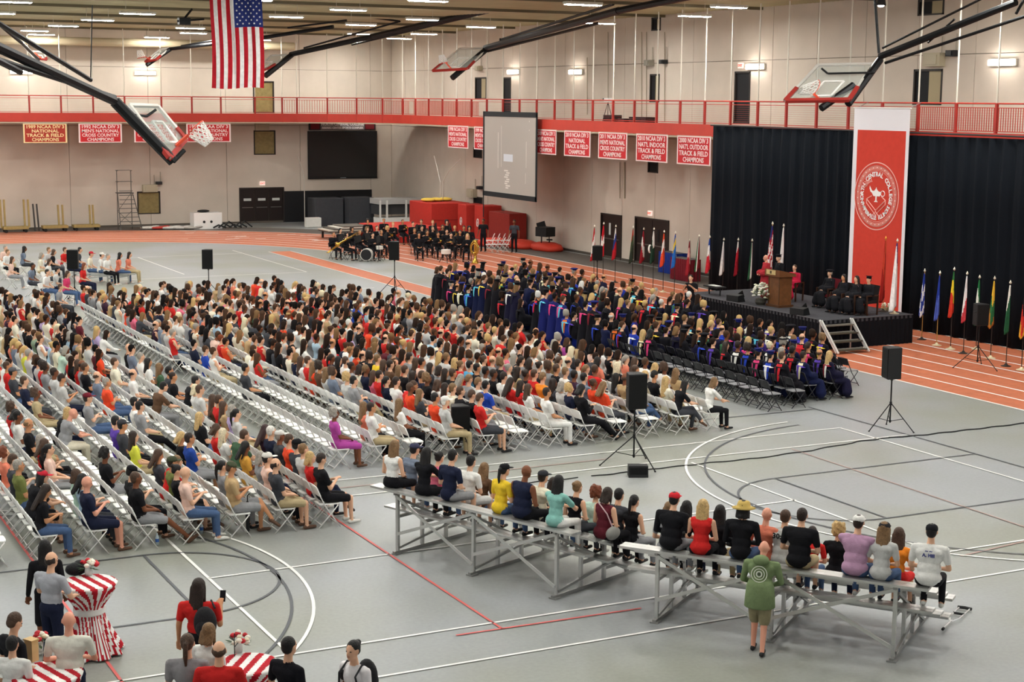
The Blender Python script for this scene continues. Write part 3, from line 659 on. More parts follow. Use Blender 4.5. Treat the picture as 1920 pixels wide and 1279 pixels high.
# picture position of a head, top colour, hair style, hair colour, extras
HINTS = '''
610 875 black short darkbrown arms=phone,trousers=shorts,bottom=black,shoe=white
585 873 red bob blond fem
568 854 lightgrey short lightbrown
546 845 darkgrey short black hat=cap,hatc=#17171b
527 839 orangered short brown
521 828 darkgrey short grey hat=cap,hatc=#d8d8d4
495 821 navy short white
472 817 plum verylong plum fem
514 884 darkgrey balding darkbrown trousers=shorts,bottom=khaki,arms=lap
489 873 peach short black hat=cap,hatc=#dcdad4,sleeve=none
510 858 grey bob grey fem
444 845 mustard long black fem
433 821 green short brown
439 890 tan short brown hat=cap,hatc=#4d5340,trousers=shorts,bottom=grey,arms=phone,build=1.15
409 888 grey pony black fem
408 824 white long paleblond fem
390 811 red bob brown fem
397 894 peach bald brown
342 905 black bun black arms=phone,fem,trousers=shorts,bottom=black
347 830 blue short darkbrown trousers=shorts,bottom=grey
326 822 black bob blond fem
327 888 olive short darkbrown hat=cap,hatc=#454a38
310 879 red long lightbrown fem
293 869 darkgrey long brown fem
263 913 black short brown trousers=shorts,bottom=grey,legs=ext,build=1.1
242 905 black short black hat=cap,hatc=#17171b
229 824 lime long darkbrown fem
208 804 darkgrey short black hat=cap,hatc=#3a3a40
194 803 purple short black
180 854 black curly black build=1.15,fem
172 924 navy bald brown arms=phone,trousers=shorts,bottom=navy,build=1.15,skin=pink
148 916 lightblue long black fem
129 894 mint bob brown fem
88 843 peach pony black fem
62 922 black verylong darkbrown fem,bottom=denim,lean=.25
43 907 black long black hat=cap,hatc=#c22b3b
20 884 olive short grey
4 856 salmon curly auburn fem
56 806 black balding lightbrown
100 782 grey bald brown skin=pink,build=1.2,bottom=cream
81 777 black verylong blond fem
27 788 white short black
6 775 red curly brown
156 756 grey short darkbrown hat=cap,hatc=#6c1f2c
189 727 orangered short grey build=1.15,bottom=denim
103 714 lightgrey short darkbrown arms=phone
14 706 darkgrey short black hat=cap,hatc=#55565a
28 725 navy short brown
81 741 khaki curly brown fem
244 767 grey short black bottom=black,legs=ext
230 761 white short black
59 688 red short black
52 678 navy bob brown fem
122 678 black verylong darkbrown fem
153 695 black short brown skin=tan
203 686 cream short brown build=1.2,bottom=grey
274 694 green verylong lightbrown fem
258 673 white short grey
244 661 greyblue short black
227 656 black bald brown skin=pink
170 666 orangered verylong darkbrown fem
100 659 mint bob grey fem
75 637 white short brown
36 662 lime pony blond fem
8 644 salmon short black
128 634 black verylong black fem,build=1.2
106 631 lightblue bob grey
81 612 red short black
58 630 sage short brown
31 614 white short darkbrown skin=brown,build=1.15
172 623 lavender long blond fem
100 598 lavender bob lightbrown fem
295 701 darkgrey short black
319 710 black bun darkbrown fem
347 734 white bob paleblond fem
345 721 black short black
358 738 lightgrey short brown
369 754 brown verylong brown fem
383 754 red short brown
403 760 tan verylong brown fem
417 773 lavender bob grey fem
438 779 lightgrey pony black fem
358 781 black long blond fem,build=1.2
295 623 lightgrey short darkbrown
332 625 red short grey hat=cap,hatc=#c92a34
347 618 cream short grey hat=cap,hatc=#d9d6cf
335 650 navy short black hat=cap,hatc=#3a4a9a
362 668 white short brown
391 640 red short auburn
404 655 royal short brown
437 643 orangered short darkbrown
461 672 red long brown fem
470 662 cream short brown
494 696 darkgrey short black bottom=black
560 690 orangered verylong lightbrown fem
636 787 magenta curly grey fem,trousers=skirt,bottom=magenta
680 774 white short darkbrown bottom=khaki,legs=norm
703 760 salmon verylong lightbrown fem
722 763 white verylong lightbrown fem
752 727 red short brown
772 735 orangered short brown
707 710 red short darkbrown
803 752 orangered short black
819 763 lightgrey short white hat=cap,hatc=#e4e2dd
897 761 red short brown trousers=shorts,bottom=darkgrey,arms=phone
917 746 black short brown
944 727 royal short black
963 725 red long darkbrown fem
981 706 red short brown
995 708 orange short lightbrown
1020 722 darkgrey verylong darkbrown fem
1044 733 navy curly blond fem
1014 744 white short darkbrown bottom=white,shoe=black
1072 746 black bob black bottom=black,legs=ext,shoe=black,sleeve=long
1052 703 white short lightbrown
1083 716 greyblue short black
1116 710 plum short black
1140 725 orangered long lightbrown fem
1211 708 black short black arms=phone
1234 706 cream verylong blond fem
1249 708 cream verylong blond fem
1273 714 black verylong black fem
1298 716 white bob lightbrown fem,arms=knees,lean=.3
662 660 lightblue short lightbrown
684 680 yellow short lightbrown
695 592 orangered short brown
655 575 royal short brown
678 580 red short brown
635 610 white short white
765 660 red short brown
540 600 red long brown fem
620 545 red long black fem
870 690 sky short black
845 612 red short black
808 605 red short brown
1012 600 red curly brown
1115 640 magenta bob brown fem
1205 690 white bob blond fem
930 640 red short brown
'''
TOPS_C = ['white']*9+['lightgrey']*6+['grey']*7+['black']*11+['darkgrey']*6+['red']*6+['orangered']*2+['navy']*4+['cream']*6+['tan']*4+['brown']*3+['greyblue']*2+['lightblue']*2+['salmon', 'pink', 'green', 'lavender', 'plum', 'maroon', 'peach']
HAIRC = ['black']*7+['darkbrown']*11+['brown']*8+['lightbrown']*4+['blond']*2+['grey', 'paleblond']
def rnd_look(fem=None):
    fem = random.random() < .52 if fem is None else fem
    hair = random.choice(['long', 'long', 'verylong', 'verylong', 'pony', 'bob', 'bun'] if fem else ['short', 'short', 'short', 'short', 'curly', 'balding'])
    return dict(top=random.choice(TOPS_C), hair=hair, hc=random.choice(HAIRC), fem=fem)
seats = {}     # (block, row, col) -> dict(x, y, person or None)
def addseat(b, r, c, x, y): seats[(b, r, c)] = dict(b=b, r=r, c=c, x=x, y=y, p=None)
for k, x in enumerate(L_ROWS):
    for c in range(64):
        y = 27.72+SP*c
        if y > 57: break
        if 42.8 < y < 43.6 and False: continue
        u, v = proj((x, y, 1.2))
        if u > -30: addseat('left', k, c, x, y)
for k, x in enumerate(C_ROWS):
    for c in range(60):
        y = 32.05+SP*c; lim = 57.3 if k < 9 else 57.3-(k-8)*1.7
        if y > lim: break
        if 43.9 < y < 45.0 and k == 0: continue
        addseat('centre', k, c, x, y)
# people whose looks were read from the picture
def parse(line):
    t = line.split(); d = dict(px=float(t[0]), py=float(t[1]), top=t[2], hair=t[3], hc=t[4], fem=False)
    if len(t) > 5:
        for e in t[5].split(','):
            if e == 'fem': d['fem'] = True
            else: k, v = e.split('='); d[k] = float(v) if k in ('build', 'lean') else v
    return d
hints = [parse(l) for l in HINTS.strip().split('\n')]
for h in hints:
    P = at(h['px'], h['py'], 1.2); best = None
    for s in seats.values():
        if s['p']: continue
        e = ((s['x']-.10-P.x)*1.0)**2+((s['y']-P.y)*.8)**2
        if best is None or e < best[0]: best = (e, s)
    if best and best[0] < 1.2: best[1]['p'] = h
# everyone else
for s in seats.values():
    if s['p']: continue
    x, y, k = s['x'], s['y'], s['r']; pr = 0
    if s['b'] == 'left':
        pr = 0 if y < 36 else (.18 if y < 40 else (.45 if y < 45 else .82))
        if k == 0: pr *= .35 if y < 46 else .6
        if k >= 5 and 30 < y < 40: pr = .38
    else:
        if k == 0: pr = 0 if y < 44.5 else .8
        elif k == 1: pr = 0 if y < 40.0 else (.35 if y < 43 else .9)
        elif k == 2: pr = .0 if y < 34.6 else (.5 if y < 38.6 else .95)
        elif k == 3: pr = .2 if y < 33.4 else .93
        else: pr = .0 if y < 32.4 else (.5 if y < 33.3 else .96)
    if random.random() < pr:
        d = rnd_look(); d['rand'] = True; s['p'] = d
def pose_of(d, near):
    kw = dict(pose='seat'); fem = d.get('fem', False); r = random.random()
    arms = d.get('arms') or (random.choice(['lap', 'lap', 'lap', 'cross', 'knees', 'phone']) if near else 'lap')
    legs = d.get('legs') or (random.choice(['norm', 'norm', 'cross']) if near else 'norm')
    kw['arms'] = arms; kw['legs'] = legs; kw['lean'] = d.get('lean', .38 if arms == 'knees' else 0.)
    kw['fem'] = fem; kw['build'] = d.get('build', 1.0); kw['trousers'] = d.get('trousers') or ('shorts' if near and r < .25 and not fem else 'long')
    kw['sleeve'] = d.get('sleeve', 'short'); kw['nod'] = .35 if arms == 'phone' else 0.
    return kw
occ = [s for s in seats.values() if s['p']]
def dist(s): return math.hypot(s['x'], s['y'])
occ.sort(key=dist)
N_IND = 192; N_NEAR = 110
crowd_stuff = []
BN = {'left': 'left block', 'centre': 'central block'}
def seatlabel(s):
    row = ordn(s['r'] if s['b'] == 'left' else s['r']); 
    return '%s %s %s row, %s seat from camera' % (BN[s['b']], '' if s['b'] == 'left' else 'back', row, ordn(s['c']))
def seatpos(s):
    if s['b'] == 'left': return 'left block %s row, %s seat from camera' % (ordn(s['r']), ordn(s['c']))
    return 'central block %s row, %s seat from camera' % (ordn(s['r']), ordn(s['c']))
BOTS = ['navy', 'denim', 'black', 'khaki', 'grey', 'darkgrey', 'denim']
for i, s in enumerate(occ):
    d = s['p']; rz = random.uniform(-.14, .14); x = s['x']+random.uniform(-.03, .03); y = s['y']+random.uniform(-.03, .03)
    if i < N_IND:
        near = i < N_NEAR; kw = pose_of(d, near); kw['detail'] = 2 if near else 1
        fig = FIG(**kw); lab = '%s, %s' % (looks(d['hair'], d['hc'], d['top']).replace(' hair and ', ' hair, ').replace(' and ', ', '), seatpos(s))
        put_person((x, y, 0), rz, lab, fig, d['hair'], d['hc'], d['top'], d.get('bottom', random.choice(BOTS)), d.get('skin', random.choice(['fair', 'fair', 'fair', 'tan', 'brown'])), d.get('shoe', random.choice(['white', 'black', 'brown'])),
                   d.get('hat'), d.get('hatc', '#222222'), 'spectators seated on the folding chairs', 2 if near else 1, .97 if d['fem'] else 1.02)
    else: crowd_stuff.append((x, y, 0., rz, d))
# far seated crowd, one object
class Bulk:
    def __init__(s): s.V = []; s.F = []; s.C = []; s.n = 0
    def add(s, me, mat, cols):
        n = len(me.vertices); v = np.empty(n*3); me.vertices.foreach_get('co', v); v = v.reshape(-1, 3)
        A = np.array(mat); s.V.append(v@A[:3, :3].T+A[:3, 3]); me.calc_loop_triangles(); t = np.empty(len(me.loop_triangles)*3, int); me.loop_triangles.foreach_get('vertices', t)
        pi = np.empty(len(me.loop_triangles), int); me.loop_triangles.foreach_get('polygon_index', pi)
        s.F.append(t.reshape(-1, 3)+s.n); s.n += n
        mi = np.empty(len(me.polygons), int); me.polygons.foreach_get('material_index', mi)
        s.C.append(np.repeat(np.array(cols)[np.minimum(mi, len(cols)-1)][pi], 3, axis=0))
    def build(s, name, mat):
        V = np.concatenate(s.V); F_ = np.concatenate(s.F); C_ = np.concatenate(s.C); me = bpy.data.meshes.new(name)
        me.vertices.add(len(V)); me.vertices.foreach_set('co', V.ravel()); me.loops.add(len(F_)*3); me.loops.foreach_set('vertex_index', F_.ravel().astype(np.int32))
        me.polygons.add(len(F_)); me.polygons.foreach_set('loop_start', np.arange(0, len(F_)*3, 3, dtype=np.int32)); me.polygons.foreach_set('loop_total', np.full(len(F_), 3, dtype=np.int32))
        me.polygons.foreach_set('use_smooth', np.ones(len(F_), bool)); me.update(calc_edges=True)
        a = me.color_attributes.new('dye', 'FLOAT_COLOR', 'CORNER'); a.data.foreach_set('color', C_.ravel().astype(np.float32)); me.materials.append(mat)
        return link(name, me)
lowfigs = [FIG(pose='seat', arms=a, legs='norm', fem=f, detail=0, build=1.0, lean=l, sleeve=sl) for a, f, l, sl in (('lap', False, 0., 'short'), ('lap', True, .04, 'short'), ('knees', False, .3, 'long'), ('cross', True, 0., 'none'))]
SKC = {'fair': lin('#dfae8f'), 'tan': lin('#c68d66'), 'brown': lin('#7a4a31')}
def bulk_person(bk, x, y, z, rz, d, fig, sc=1., bot=None):
    mat = Matrix.Translation((x, y, z)) @ Matrix.Rotation(rz, 4, 'Z') @ Matrix.Scale(sc, 4)
    sk = SKC[random.choice(['fair', 'fair', 'fair', 'tan', 'brown'])]
    bk.add(fig['me'], mat, [sk, lin(TC[d['top']]), lin(TC[bot or random.choice(BOTS)]), lin('#333333'), lin('#1d1512'), lin('#a1564a')])
    if d['hair'] != 'bald': bk.add(HAIR(d['hair'], 0), mat @ Matrix.Translation(fig['head']) @ fig['R'], [lin(HC[d['hc']])])
bk = Bulk()
for (x, y, z, rz, d) in crowd_stuff: bulk_person(bk, x, y, z, rz, d, random.choice([f for f in lowfigs]), random.uniform(.96, 1.04))
tag(bk.build('seated_crowd', vcol_material('crowd_clothes')), 'dense crowd of seated spectators filling the farther rows of white chairs', 'crowd', None, 'stuff')
# chairs: nearest as individuals, rest joined
allc = sorted(seats.values(), key=dist); nind = 0; bc = Bulk()
frl, rel, sel, bal = chair_parts(4, .013); lowm = [(frl.mesh('x'), lin('#e6e5e2')), (rel.mesh('x'), lin('#e6e5e2')), (sel.mesh('x'), lin('#f6f5f2')), (bal.mesh('x'), lin('#f6f5f2'))]
def vischair(s): u, v = proj((s['x'], s['y'], .5)); return u > -25
nst = 0
for s in allc:
    if not vischair(s): continue
    if nind < 170:
        put_chair((s['x'], s['y'], 0), random.uniform(-.03, .03), '%s white folding chair, %s' % ('occupied' if s['p'] else 'empty', seatpos(s)), 'white', 'white folding chairs in rows'); nind += 1
    else:
        if s['p'] and s['b'] == 'centre' and s['r'] > 3 and s['y'] > 36: continue     # wholly behind seated people
        mat = Matrix.Translation((s['x'], s['y'], 0))
        for me, c_ in lowm: bc.add(me, mat, [c_]); 
        nst += 1
tag(bc.build('folding_chair_rows', vcol_material('chair_paint')), 'white folding chairs standing in long rows beyond the nearest ones', 'chairs', None, 'stuff')
# ------------------------------------------------------------------ gowned block on black chairs
GOWN_TOPS = ['#15141a']*13+['#1a1830', '#1a1830', '#1b2160', '#2338a0', '#3b2a78', '#151b3d', '#151b3d']
HOODS = ['#e4c84a', '#f0e9c0', '#e8e6e0', '#2b46b8', '#5fc0dc', '#e2702a', '#c92a34', '#d8437c', '#5a3fa8', '#3e6f4c', '#2338a0', '#7b1c2a']
gfig = {('s', f): FIG(pose='seat', arms='lap', legs='norm', gown=True, sleeve='long', fem=f, detail=1) for f in (0, 1)}
gfig.update({('t', f): FIG(pose='stand', arms='clap' if f else 'down', legs='norm', gown=True, sleeve='long', fem=f, detail=1) for f in (0, 1)})
glow = {('s', f): FIG(pose='seat', arms='lap', legs='norm', gown=True, sleeve='long', fem=f, detail=0) for f in (0, 1)}
glow.update({('t', f): FIG(pose='stand', arms='clap' if f else 'down', legs='norm', gown=True, sleeve='long', fem=f, detail=0) for f in (0, 1)})
GC = {'#15141a': 'black', '#1a1830': 'dark', '#1b2160': 'dark blue', '#2338a0': 'royal blue', '#3b2a78': 'purple', '#151b3d': 'navy', '#5a1f2a': 'maroon'}
HL = {'#e4c84a': 'gold', '#f0e9c0': 'cream', '#e8e6e0': 'white', '#2b46b8': 'blue', '#5fc0dc': 'sky blue', '#e2702a': 'orange', '#c92a34': 'red', '#d8437c': 'pink', '#5a3fa8': 'purple', '#3e6f4c': 'green', '#2338a0': 'royal blue', '#7b1c2a': 'dark red'}
G_ROWS = [24.75+.85*k for k in range(6)]; ng = 0; gb = Bulk()
hoodlow = HOODM
gy0 = [33.5, 33.6, 34.2, 34.2, 35.0, 35.6]
for k, x in enumerate(G_ROWS):
    for c in range(50):
        y = gy0[k]+.52*c
        if y > 56.3-(1.4 if k == 0 else 0): break
        if x > 26.9 and y < 36.5: pass
        empty = (k == 0 and y < 38.8) or (k == 1 and y < 34.0) or (k >= 4 and y < 36.4) or random.random() < .05
        near = y < 41.5
        if near: put_chair((x, y, 0), random.uniform(-.05, .05), '%s black folding chair, gowned block %s row, %s seat from camera' % ('empty' if empty else 'occupied', ordn(k), ordn(c)), 'black', 'black folding chairs of the gowned block')
        if empty: continue
        stand = y > 41.5 and random.random() < .62; f = int(random.random() < .45)
        gc = random.choice(GOWN_TOPS); hd_ = random.choice(HOODS); h2 = random.choice(HOODS+['#16161a']*6)
        hr = random.choice(['long', 'bob', 'pony', 'verylong'] if f else ['short', 'short', 'balding', 'curly']); hc = random.choice(HAIRC+['grey', 'grey', 'white', 'blond', 'blond'])
        hat = random.choices([None, 'tam', 'mortarboard'], [.76, .10, .14])[0]
        lab = '%s person in %s gown, %s hood, %s row, %s place from camera' % ('standing' if stand else 'seated', GC[gc], HL[hd_], ordn(k), ordn(c))
        if y > 36.9 and not (k == 0 and 38 < y < 40):
            rz_ = random.uniform(-.25, .25); fg = glow[('t' if stand else 's', f)]; mat = Matrix.Translation((x+random.uniform(-.05, .05), y+random.uniform(-.06, .06), 0)) @ Matrix.Rotation(rz_, 4, 'Z') @ Matrix.Scale(random.uniform(.95, 1.05), 4)
            sk = SKC[random.choice(['fair', 'fair', 'fair', 'tan', 'brown'])]; gb.add(fg['me'], mat, [sk, lin(gc), lin('#15141a'), lin('#202022'), lin('#1d1512'), lin('#a1564a')])
            gb.add(HAIR(hr, 0), mat @ Matrix.Translation(fg['head']) @ fg['R'], [lin(HC[hc])])
            if hat: gb.add(HATM[hat], mat @ Matrix.Translation(fg['head']) @ fg['R'], [lin(random.choice(['#15141a', '#15141a', '#1b2160']))])
            if random.random() < .75: gb.add(HOODM, mat @ Matrix.Translation(fg['neck']) @ Matrix.Rotation(fg['ln'], 4, 'Y'), [lin(hd_ if random.random() < .4 else gc), lin(h2)])
            ng += 1; continue
        put_person((x+random.uniform(-.05, .05), y+random.uniform(-.06, .06), 0), random.uniform(-.25, .25), lab, gfig[('t' if stand else 's', f)], hr, hc, gc, 'black', random.choice(['fair', 'fair', 'tan', 'brown']), 'black', hat, random.choice(['#15141a', '#15141a', '#1b2160']), 'gowned people in the rows before the stage', 1, random.uniform(.95, 1.05), None, (hd_, h2 if random.random() < .5 else gc)); ng += 1
tag(gb.build('gowned_crowd', vcol_material('gown_cloth')), 'crowd of people in dark academic gowns and coloured hoods farther from the camera', 'crowd', None, 'stuff')
print('SEATS', len(seats), 'OCC', len(occ), 'IND', N_IND, 'CHAIRS', nind, nst, 'GOWN', ng)
# ================================================================== BLEACHERS
ALU = M('#c9c9c6', .32, .75, spec=.5, bump=.1, bscale=80); ALUD = M('#9a9a97', .4, .7)
def bleacher(P0, P1, length, label, group, rows=4, ends=(.5, .5), top=1.17):
    P0 = Vector((P0[0], P0[1], 0)); P1 = Vector((P1[0], P1[1], 0)); u = (P1-P0).normalized(); nrm = Vector((-u.y, u.x, 0))
    if nrm.x < 0: nrm = -nrm
    L = (P1-P0).length; t = thing('bleacher', label, 'bleacher', P0, math.atan2(u.y, u.x), group); sg = 1 if Vector((-u.y, u.x, 0)).dot(nrm) > 0 else -1
    # local x along the unit, local y*sg towards the front
    def Y(v): return v*sg
    rise = .22; dep = .61
    for r in range(rows):
        z = top-rise*r; y = dep*r
        for k, w in enumerate((.115, .145)) if False else enumerate((0, 1)):
            m = MB(); m.box((L/2+(ends[1]-ends[0])/2, Y(y+.02+.128*k), z-.02), (L+ends[0]+ends[1], .122, .04)); o = m.build('seat_plank', ALU, t)
        if r < rows-1:
            m = MB()
            for k in (0, 1):
                m = MB(); m.box((L/2+(ends[1]-ends[0])/2, Y(y+.36+.128*k), z-.45), (L+ends[0]+ends[1], .122, .035)); m.build('foot_plank', ALU, t)
    n = 3
    for i in range(n):
        x = L*i/(n-1); f = MB(); f.beam((x, Y(-.02), .03), (x, Y(dep*rows-.1), .03), .06, .06); f.build('base_rail', ALUD, t)
        for r in range(rows):
            m = MB(); m.beam((x, Y(dep*r+.08), .05), (x, Y(dep*r+.08), top-rise*r-.04), .055, .055, up=(0, 1, 0)); m.build('leg', ALU, t)
            m = MB(); m.beam((x, Y(dep*r-.02), top-rise*r-.07), (x, Y(dep*r+.5), top-rise*r-.07 if False else top-rise*r-.40), .04, .05) if False else m.beam((x, Y(dep*r), top-rise*r-.065), (x, Y(dep*r+.28), top-rise*r-.065), .05, .05); m.build('seat_bracket', ALUD, t)
            if r < rows-1: m = MB(); m.beam((x, Y(dep*r+.08), top-rise*r-.49), (x, Y(dep*r+.60), top-rise*r-.49), .05, .05); m.build('foot_bracket', ALUD, t)
        if rows < 2: continue
        m = MB(); m.beam((x+.03, Y(.08), .12), (x+.03, Y(dep*(rows-1)), top-rise*(rows-1)-.12), .04, .04); m.build('side_brace', ALUD, t)
        m = MB(); m.beam((x+.03, Y(.10), top-.16), (x+.03, Y(dep*(rows-1)+.1), .08), .04, .04); m.build('side_brace', ALUD, t)
        m = MB(); m.box((x, Y(.05), .012), (.14, .16, .024)); m.build('foot_plate', ALUD, t)
    for i in range(n-1):
        a, b_ = L*i/(n-1), L*(i+1)/(n-1)
        m = MB(); m.beam((a, Y(.03), top-.10), (b_, Y(.03), .20), .018, .055); m.build('cross_brace', ALU, t)
        m = MB(); m.beam((a, Y(.05), .36), (b_, Y(.05), top-.10), .018, .055); m.build('cross_brace', ALU, t)
    return t, P0, u, nrm, L
b1 = bleacher((10.65, 25.34), (11.97, 21.88), 4.6, 'aluminium bleacher on the left of the two near ones, beside the grey floor lines', 'near aluminium bleachers', ends=(.58, .40))
b2 = bleacher((12.81, 20.14), (14.98, 17.18), 4.6, 'aluminium bleacher nearest the crutches at right, with a man leaning on it', 'near aluminium bleachers', ends=(.60, .48))
BP = '''
1 737 868 0 white verylong lightbrown fem,sleeve=none,bottom=black,trousers=skirt|long light brown hair and white top at left end of top plank
1 772 868 1 greyblue short black hat=cap,hatc=#3c3d55,build=.95|grey jacket and dark blue cap beside long-haired girl
1 797 862 0 black verylong black fem,bottom=black|black hair and black top behind coral pink top
1 820 868 1 pink bun black fem|coral pink top with black hair between two dark shirts
1 846 862 0 navy short black bottom=grey,trousers=shorts|dark navy shirt with short black hair beside the white shirt
1 880 866 1 white short black bottom=lightgrey,trousers=shorts|white shirt and short black hair in front of navy shirt
1 906 878 2 brown long lightbrown fem|brown floral top with light brown hair holding hand up
1 943 893 0 yellow pony black fem,hat=cap,hatc=#1a1a1d|bright yellow top and black cap
1 983 886 0 navy bald brown skin=brown,sleeve=none,build=1.2,bottom=black|bald head and sleeveless navy top, broad shoulders
1 1014 900 1 cream short darkbrown hat=cap,hatc=#33343a|cream shirt and dark cap right of the navy top
1 1046 912 0 teal verylong black fem,bottom=white|teal top with very long black hair down the back
1 1035 897 2 darkgrey long darkbrown fem|dark hair in the lower row behind teal top
1 1079 922 1 black bun lightbrown fem,sleeve=none|sleeveless black top and light brown bun
1 1116 930 2 mint curly auburn fem|pale green top and curly auburn hair
1 1137 926 1 maroon bob darkbrown fem,sleeve=none,bottom=black,build=1.1|sleeveless maroon top with a grey shoulder bag
1 1158 931 2 darkgrey short black|dark grey top behind the maroon top
1 1187 948 2 black pony black fem,sleeve=none|black top and low black ponytail, right end
2 1222 965 2 grey bob lightbrown fem,bottom=black|grey top and light brown hair, left end
2 1262 952 0 black short black hat=cap,hatc=#c92a34,sleeve=long,build=1.15|black hoodie and bright red cap
2 1285 955 1 black verylong black fem,sleeve=long|black top and long black hair beside red cap
2 1318 968 0 red verylong blond fem,sleeve=none,bottom=black|sleeveless red top and long blond hair
2 1350 966 1 black verylong black fem,sleeve=long|black top and very long black hair right of red top
2 1394 978 0 black bob black hat=sunhat,hatc=#c9ac62,sleeve=long|black jacket and straw sun hat
2 1436 978 1 salmon bald brown skin=pink|bald pink head and salmon shirt
2 1471 974 1 lightgrey short brown build=1.1|light grey jersey with black digits on the back
2 1502 984 0 black short darkbrown build=1.15,trousers=shorts,bottom=khaki|black shirt leaning forward right of the jersey
2 1523 992 1 red short darkbrown build=.85|red shirt and dark hair, small child
2 1571 990 2 black curly blond fem|black top and curly blond hair
2 1608 986 0 mauve short darkbrown hat=cap,hatc=#e8e6e2,build=1.2,bottom=denim|mauve shirt and white cap
2 1657 1002 0 lightgrey long lightbrown fem,hat=cap,hatc=#2b2b30,bottom=denim|light grey shirt and dark cap with long light hair
2 1684 1002 1 orange long brown fem,trousers=skirt,bottom=red|orange top with brown hair near the right end
2 1745 1006 0 white short black hat=cap,hatc=#1c1d22,build=1.15,bottom=black|white lettered shirt and black cap, right end of top plank
'''
def extras(txt):
    d = {}
    for e in txt.split(','):
        if not e: continue
        if e == 'fem': d['fem'] = True
        elif '=' in e: k, v = e.split('='); d[k] = float(v) if k in ('build', 'lean') else v
    return d
for li in BP.strip().split('\n'):
    head, lab = li.split('|'); t = head.split(); un, px, py, r = int(t[0]), float(t[1]), float(t[2]), int(t[3]); ex = extras(t[7] if len(t) > 7 else '')
    _, P0, u, nn_, L = (b1, b2)[un-1]; zs = 1.17-.22*r
    # slide along the row until the head lines up with the picture position
    best = min((abs(proj(P0+u*s_+nn_*(.61*r+.18)+Vector((0, 0, zs+.76)))[0]-px), s_) for s_ in np.arange(-.35, L+.75, .02))
    base = P0+u*best[1]+nn_*(.61*r+.16); rz = math.atan2(nn_.y, nn_.x)+random.uniform(-.12, .12)
    fig = FIG(pose='bench', arms=ex.get('arms', random.choice(['lap', 'lap', 'knees'] if r == 0 else ['lap'])), legs='norm', lean=0., fem=ex.get('fem', False), build=ex.get('build', 1.0), trousers=ex.get('trousers', 'long'), sleeve=ex.get('sleeve', 'short'), detail=2)
    o = put_person(base+Vector((0, 0, zs-.45)), rz, 'person in '+lab, fig, t[5], t[6], t[4], ex.get('bottom', random.choice(BOTS)), ex.get('skin', 'fair'), random.choice(['white', 'black']), ex.get('hat'), ex.get('hatc', '#222222'), 'people sitting on the near bleachers', 2, (.98 if not ex.get('fem') else .94)*(.85 if ex.get('build', 1) < .9 else 1.))
    if 'digits' in lab or 'lettered' in lab:
        tx = text_mesh('30:00' if 'digits' in lab else '~ ~\nA. Hill', .12 if 'digits' in lab else .07, M('#17171b' if 'digits' in lab else '#4a4f86'), bold=.003)
        x = link('shirt_lettering', tx, o); q = fig['T'](.40, -.135) ; x.matrix_local = Matrix.Translation(q) @ Matrix(((0, 0, -1, 0), (-1, 0, 0, 0), (0, 1, 0, 0), (0, 0, 0, 1)))
    if 'shoulder bag' in lab:
        g = MB(); g.ell((-.05, -.24, .62), (.17, .07, .12), 12, 8); tag(g.build('shoulder_bag', M('#8d8c88', .7), None, True, None), 'grey shoulder bag on the hip of person in maroon top', 'bag').matrix_world = o.matrix_basis @ Matrix.Translation((0, 0, 0))
        st_ = MB(); st_.tube([(-.05, -.24, .70), (-.10, -.14, .95), (-.09, .06, 1.10), (.04, .12, 1.0)], .012, 6); x = st_.build('bag_strap', M('#c9a9b0', .6), o)
# ================================================================== STANDING FIGURES AND BAR TABLES
def stand(px, py, facing, lab, z=1.65, hz=None, bag=None, **k):
    P = at(px, py, z); fig = FIG(pose='stand', arms=k.pop('arms', 'down'), legs=k.pop('legs', 'norm'), lean=k.pop('lean', 0.), fem=k.get('fem', False), build=k.pop('build', 1.0), trousers=k.pop('trousers', 'long'), sleeve=k.pop('sleeve', 'short'), detail=2, yaw=k.pop('yaw', 0.), nod=k.pop('nod', 0.))
    k.pop('fem', 0); sc = z/1.63; h = fig['head']; rz = math.radians(facing)
    bx_, by_ = P.x-(h.x*math.cos(rz)-h.y*math.sin(rz))*sc, P.y-(h.x*math.sin(rz)+h.y*math.cos(rz))*sc
    o = put_person((bx_, by_, 0), rz, lab, fig, scale=sc, **k); return o, fig
grp = 'people standing near the bar tables'
stand(84, 1026, 80, 'person with thick long black hair and black dress behind grey shirt man', z=1.58, hair='verylong', hc='black', top='black', bottom='black', trousers='skirt', fem=True, sleeve='long', skin='brown', group=grp)
stand(97, 1049, 35, 'balding person in grey shirt and navy trousers with hands on the tall table', arms='lean', hair='balding', hc='darkbrown', top='#a9abb2', bottom='navy', build=1.1, group=grp)
stand(28, 1166, 20, 'person in black shirt looking down at lower left corner', hair='short', hc='brown', top='black', bottom='black', nod=.45, arms='fold', group=grp)
stand(24, 1207, 55, 'shorter person in white shirt with black hair at lower left corner', z=1.48, hair='short', hc='black', top='white', bottom='grey', arms='fold', group=grp)
stand(129, 1163, 70, 'bald person in cream polo shirt seen from behind at lower left', hair='bald', hc='grey', top='#dbd9cd', bottom='navy', skin='pink', build=1.12, arms='lean', group=grp)
o, fg = stand(374, 1100, 60, 'person in red shirt with long dark hair, black backpack and phone', arms='onephone', hair='long', hc='darkbrown', top='red', bottom='black', skin='tan', build=1.1, group=grp, yaw=-.3)
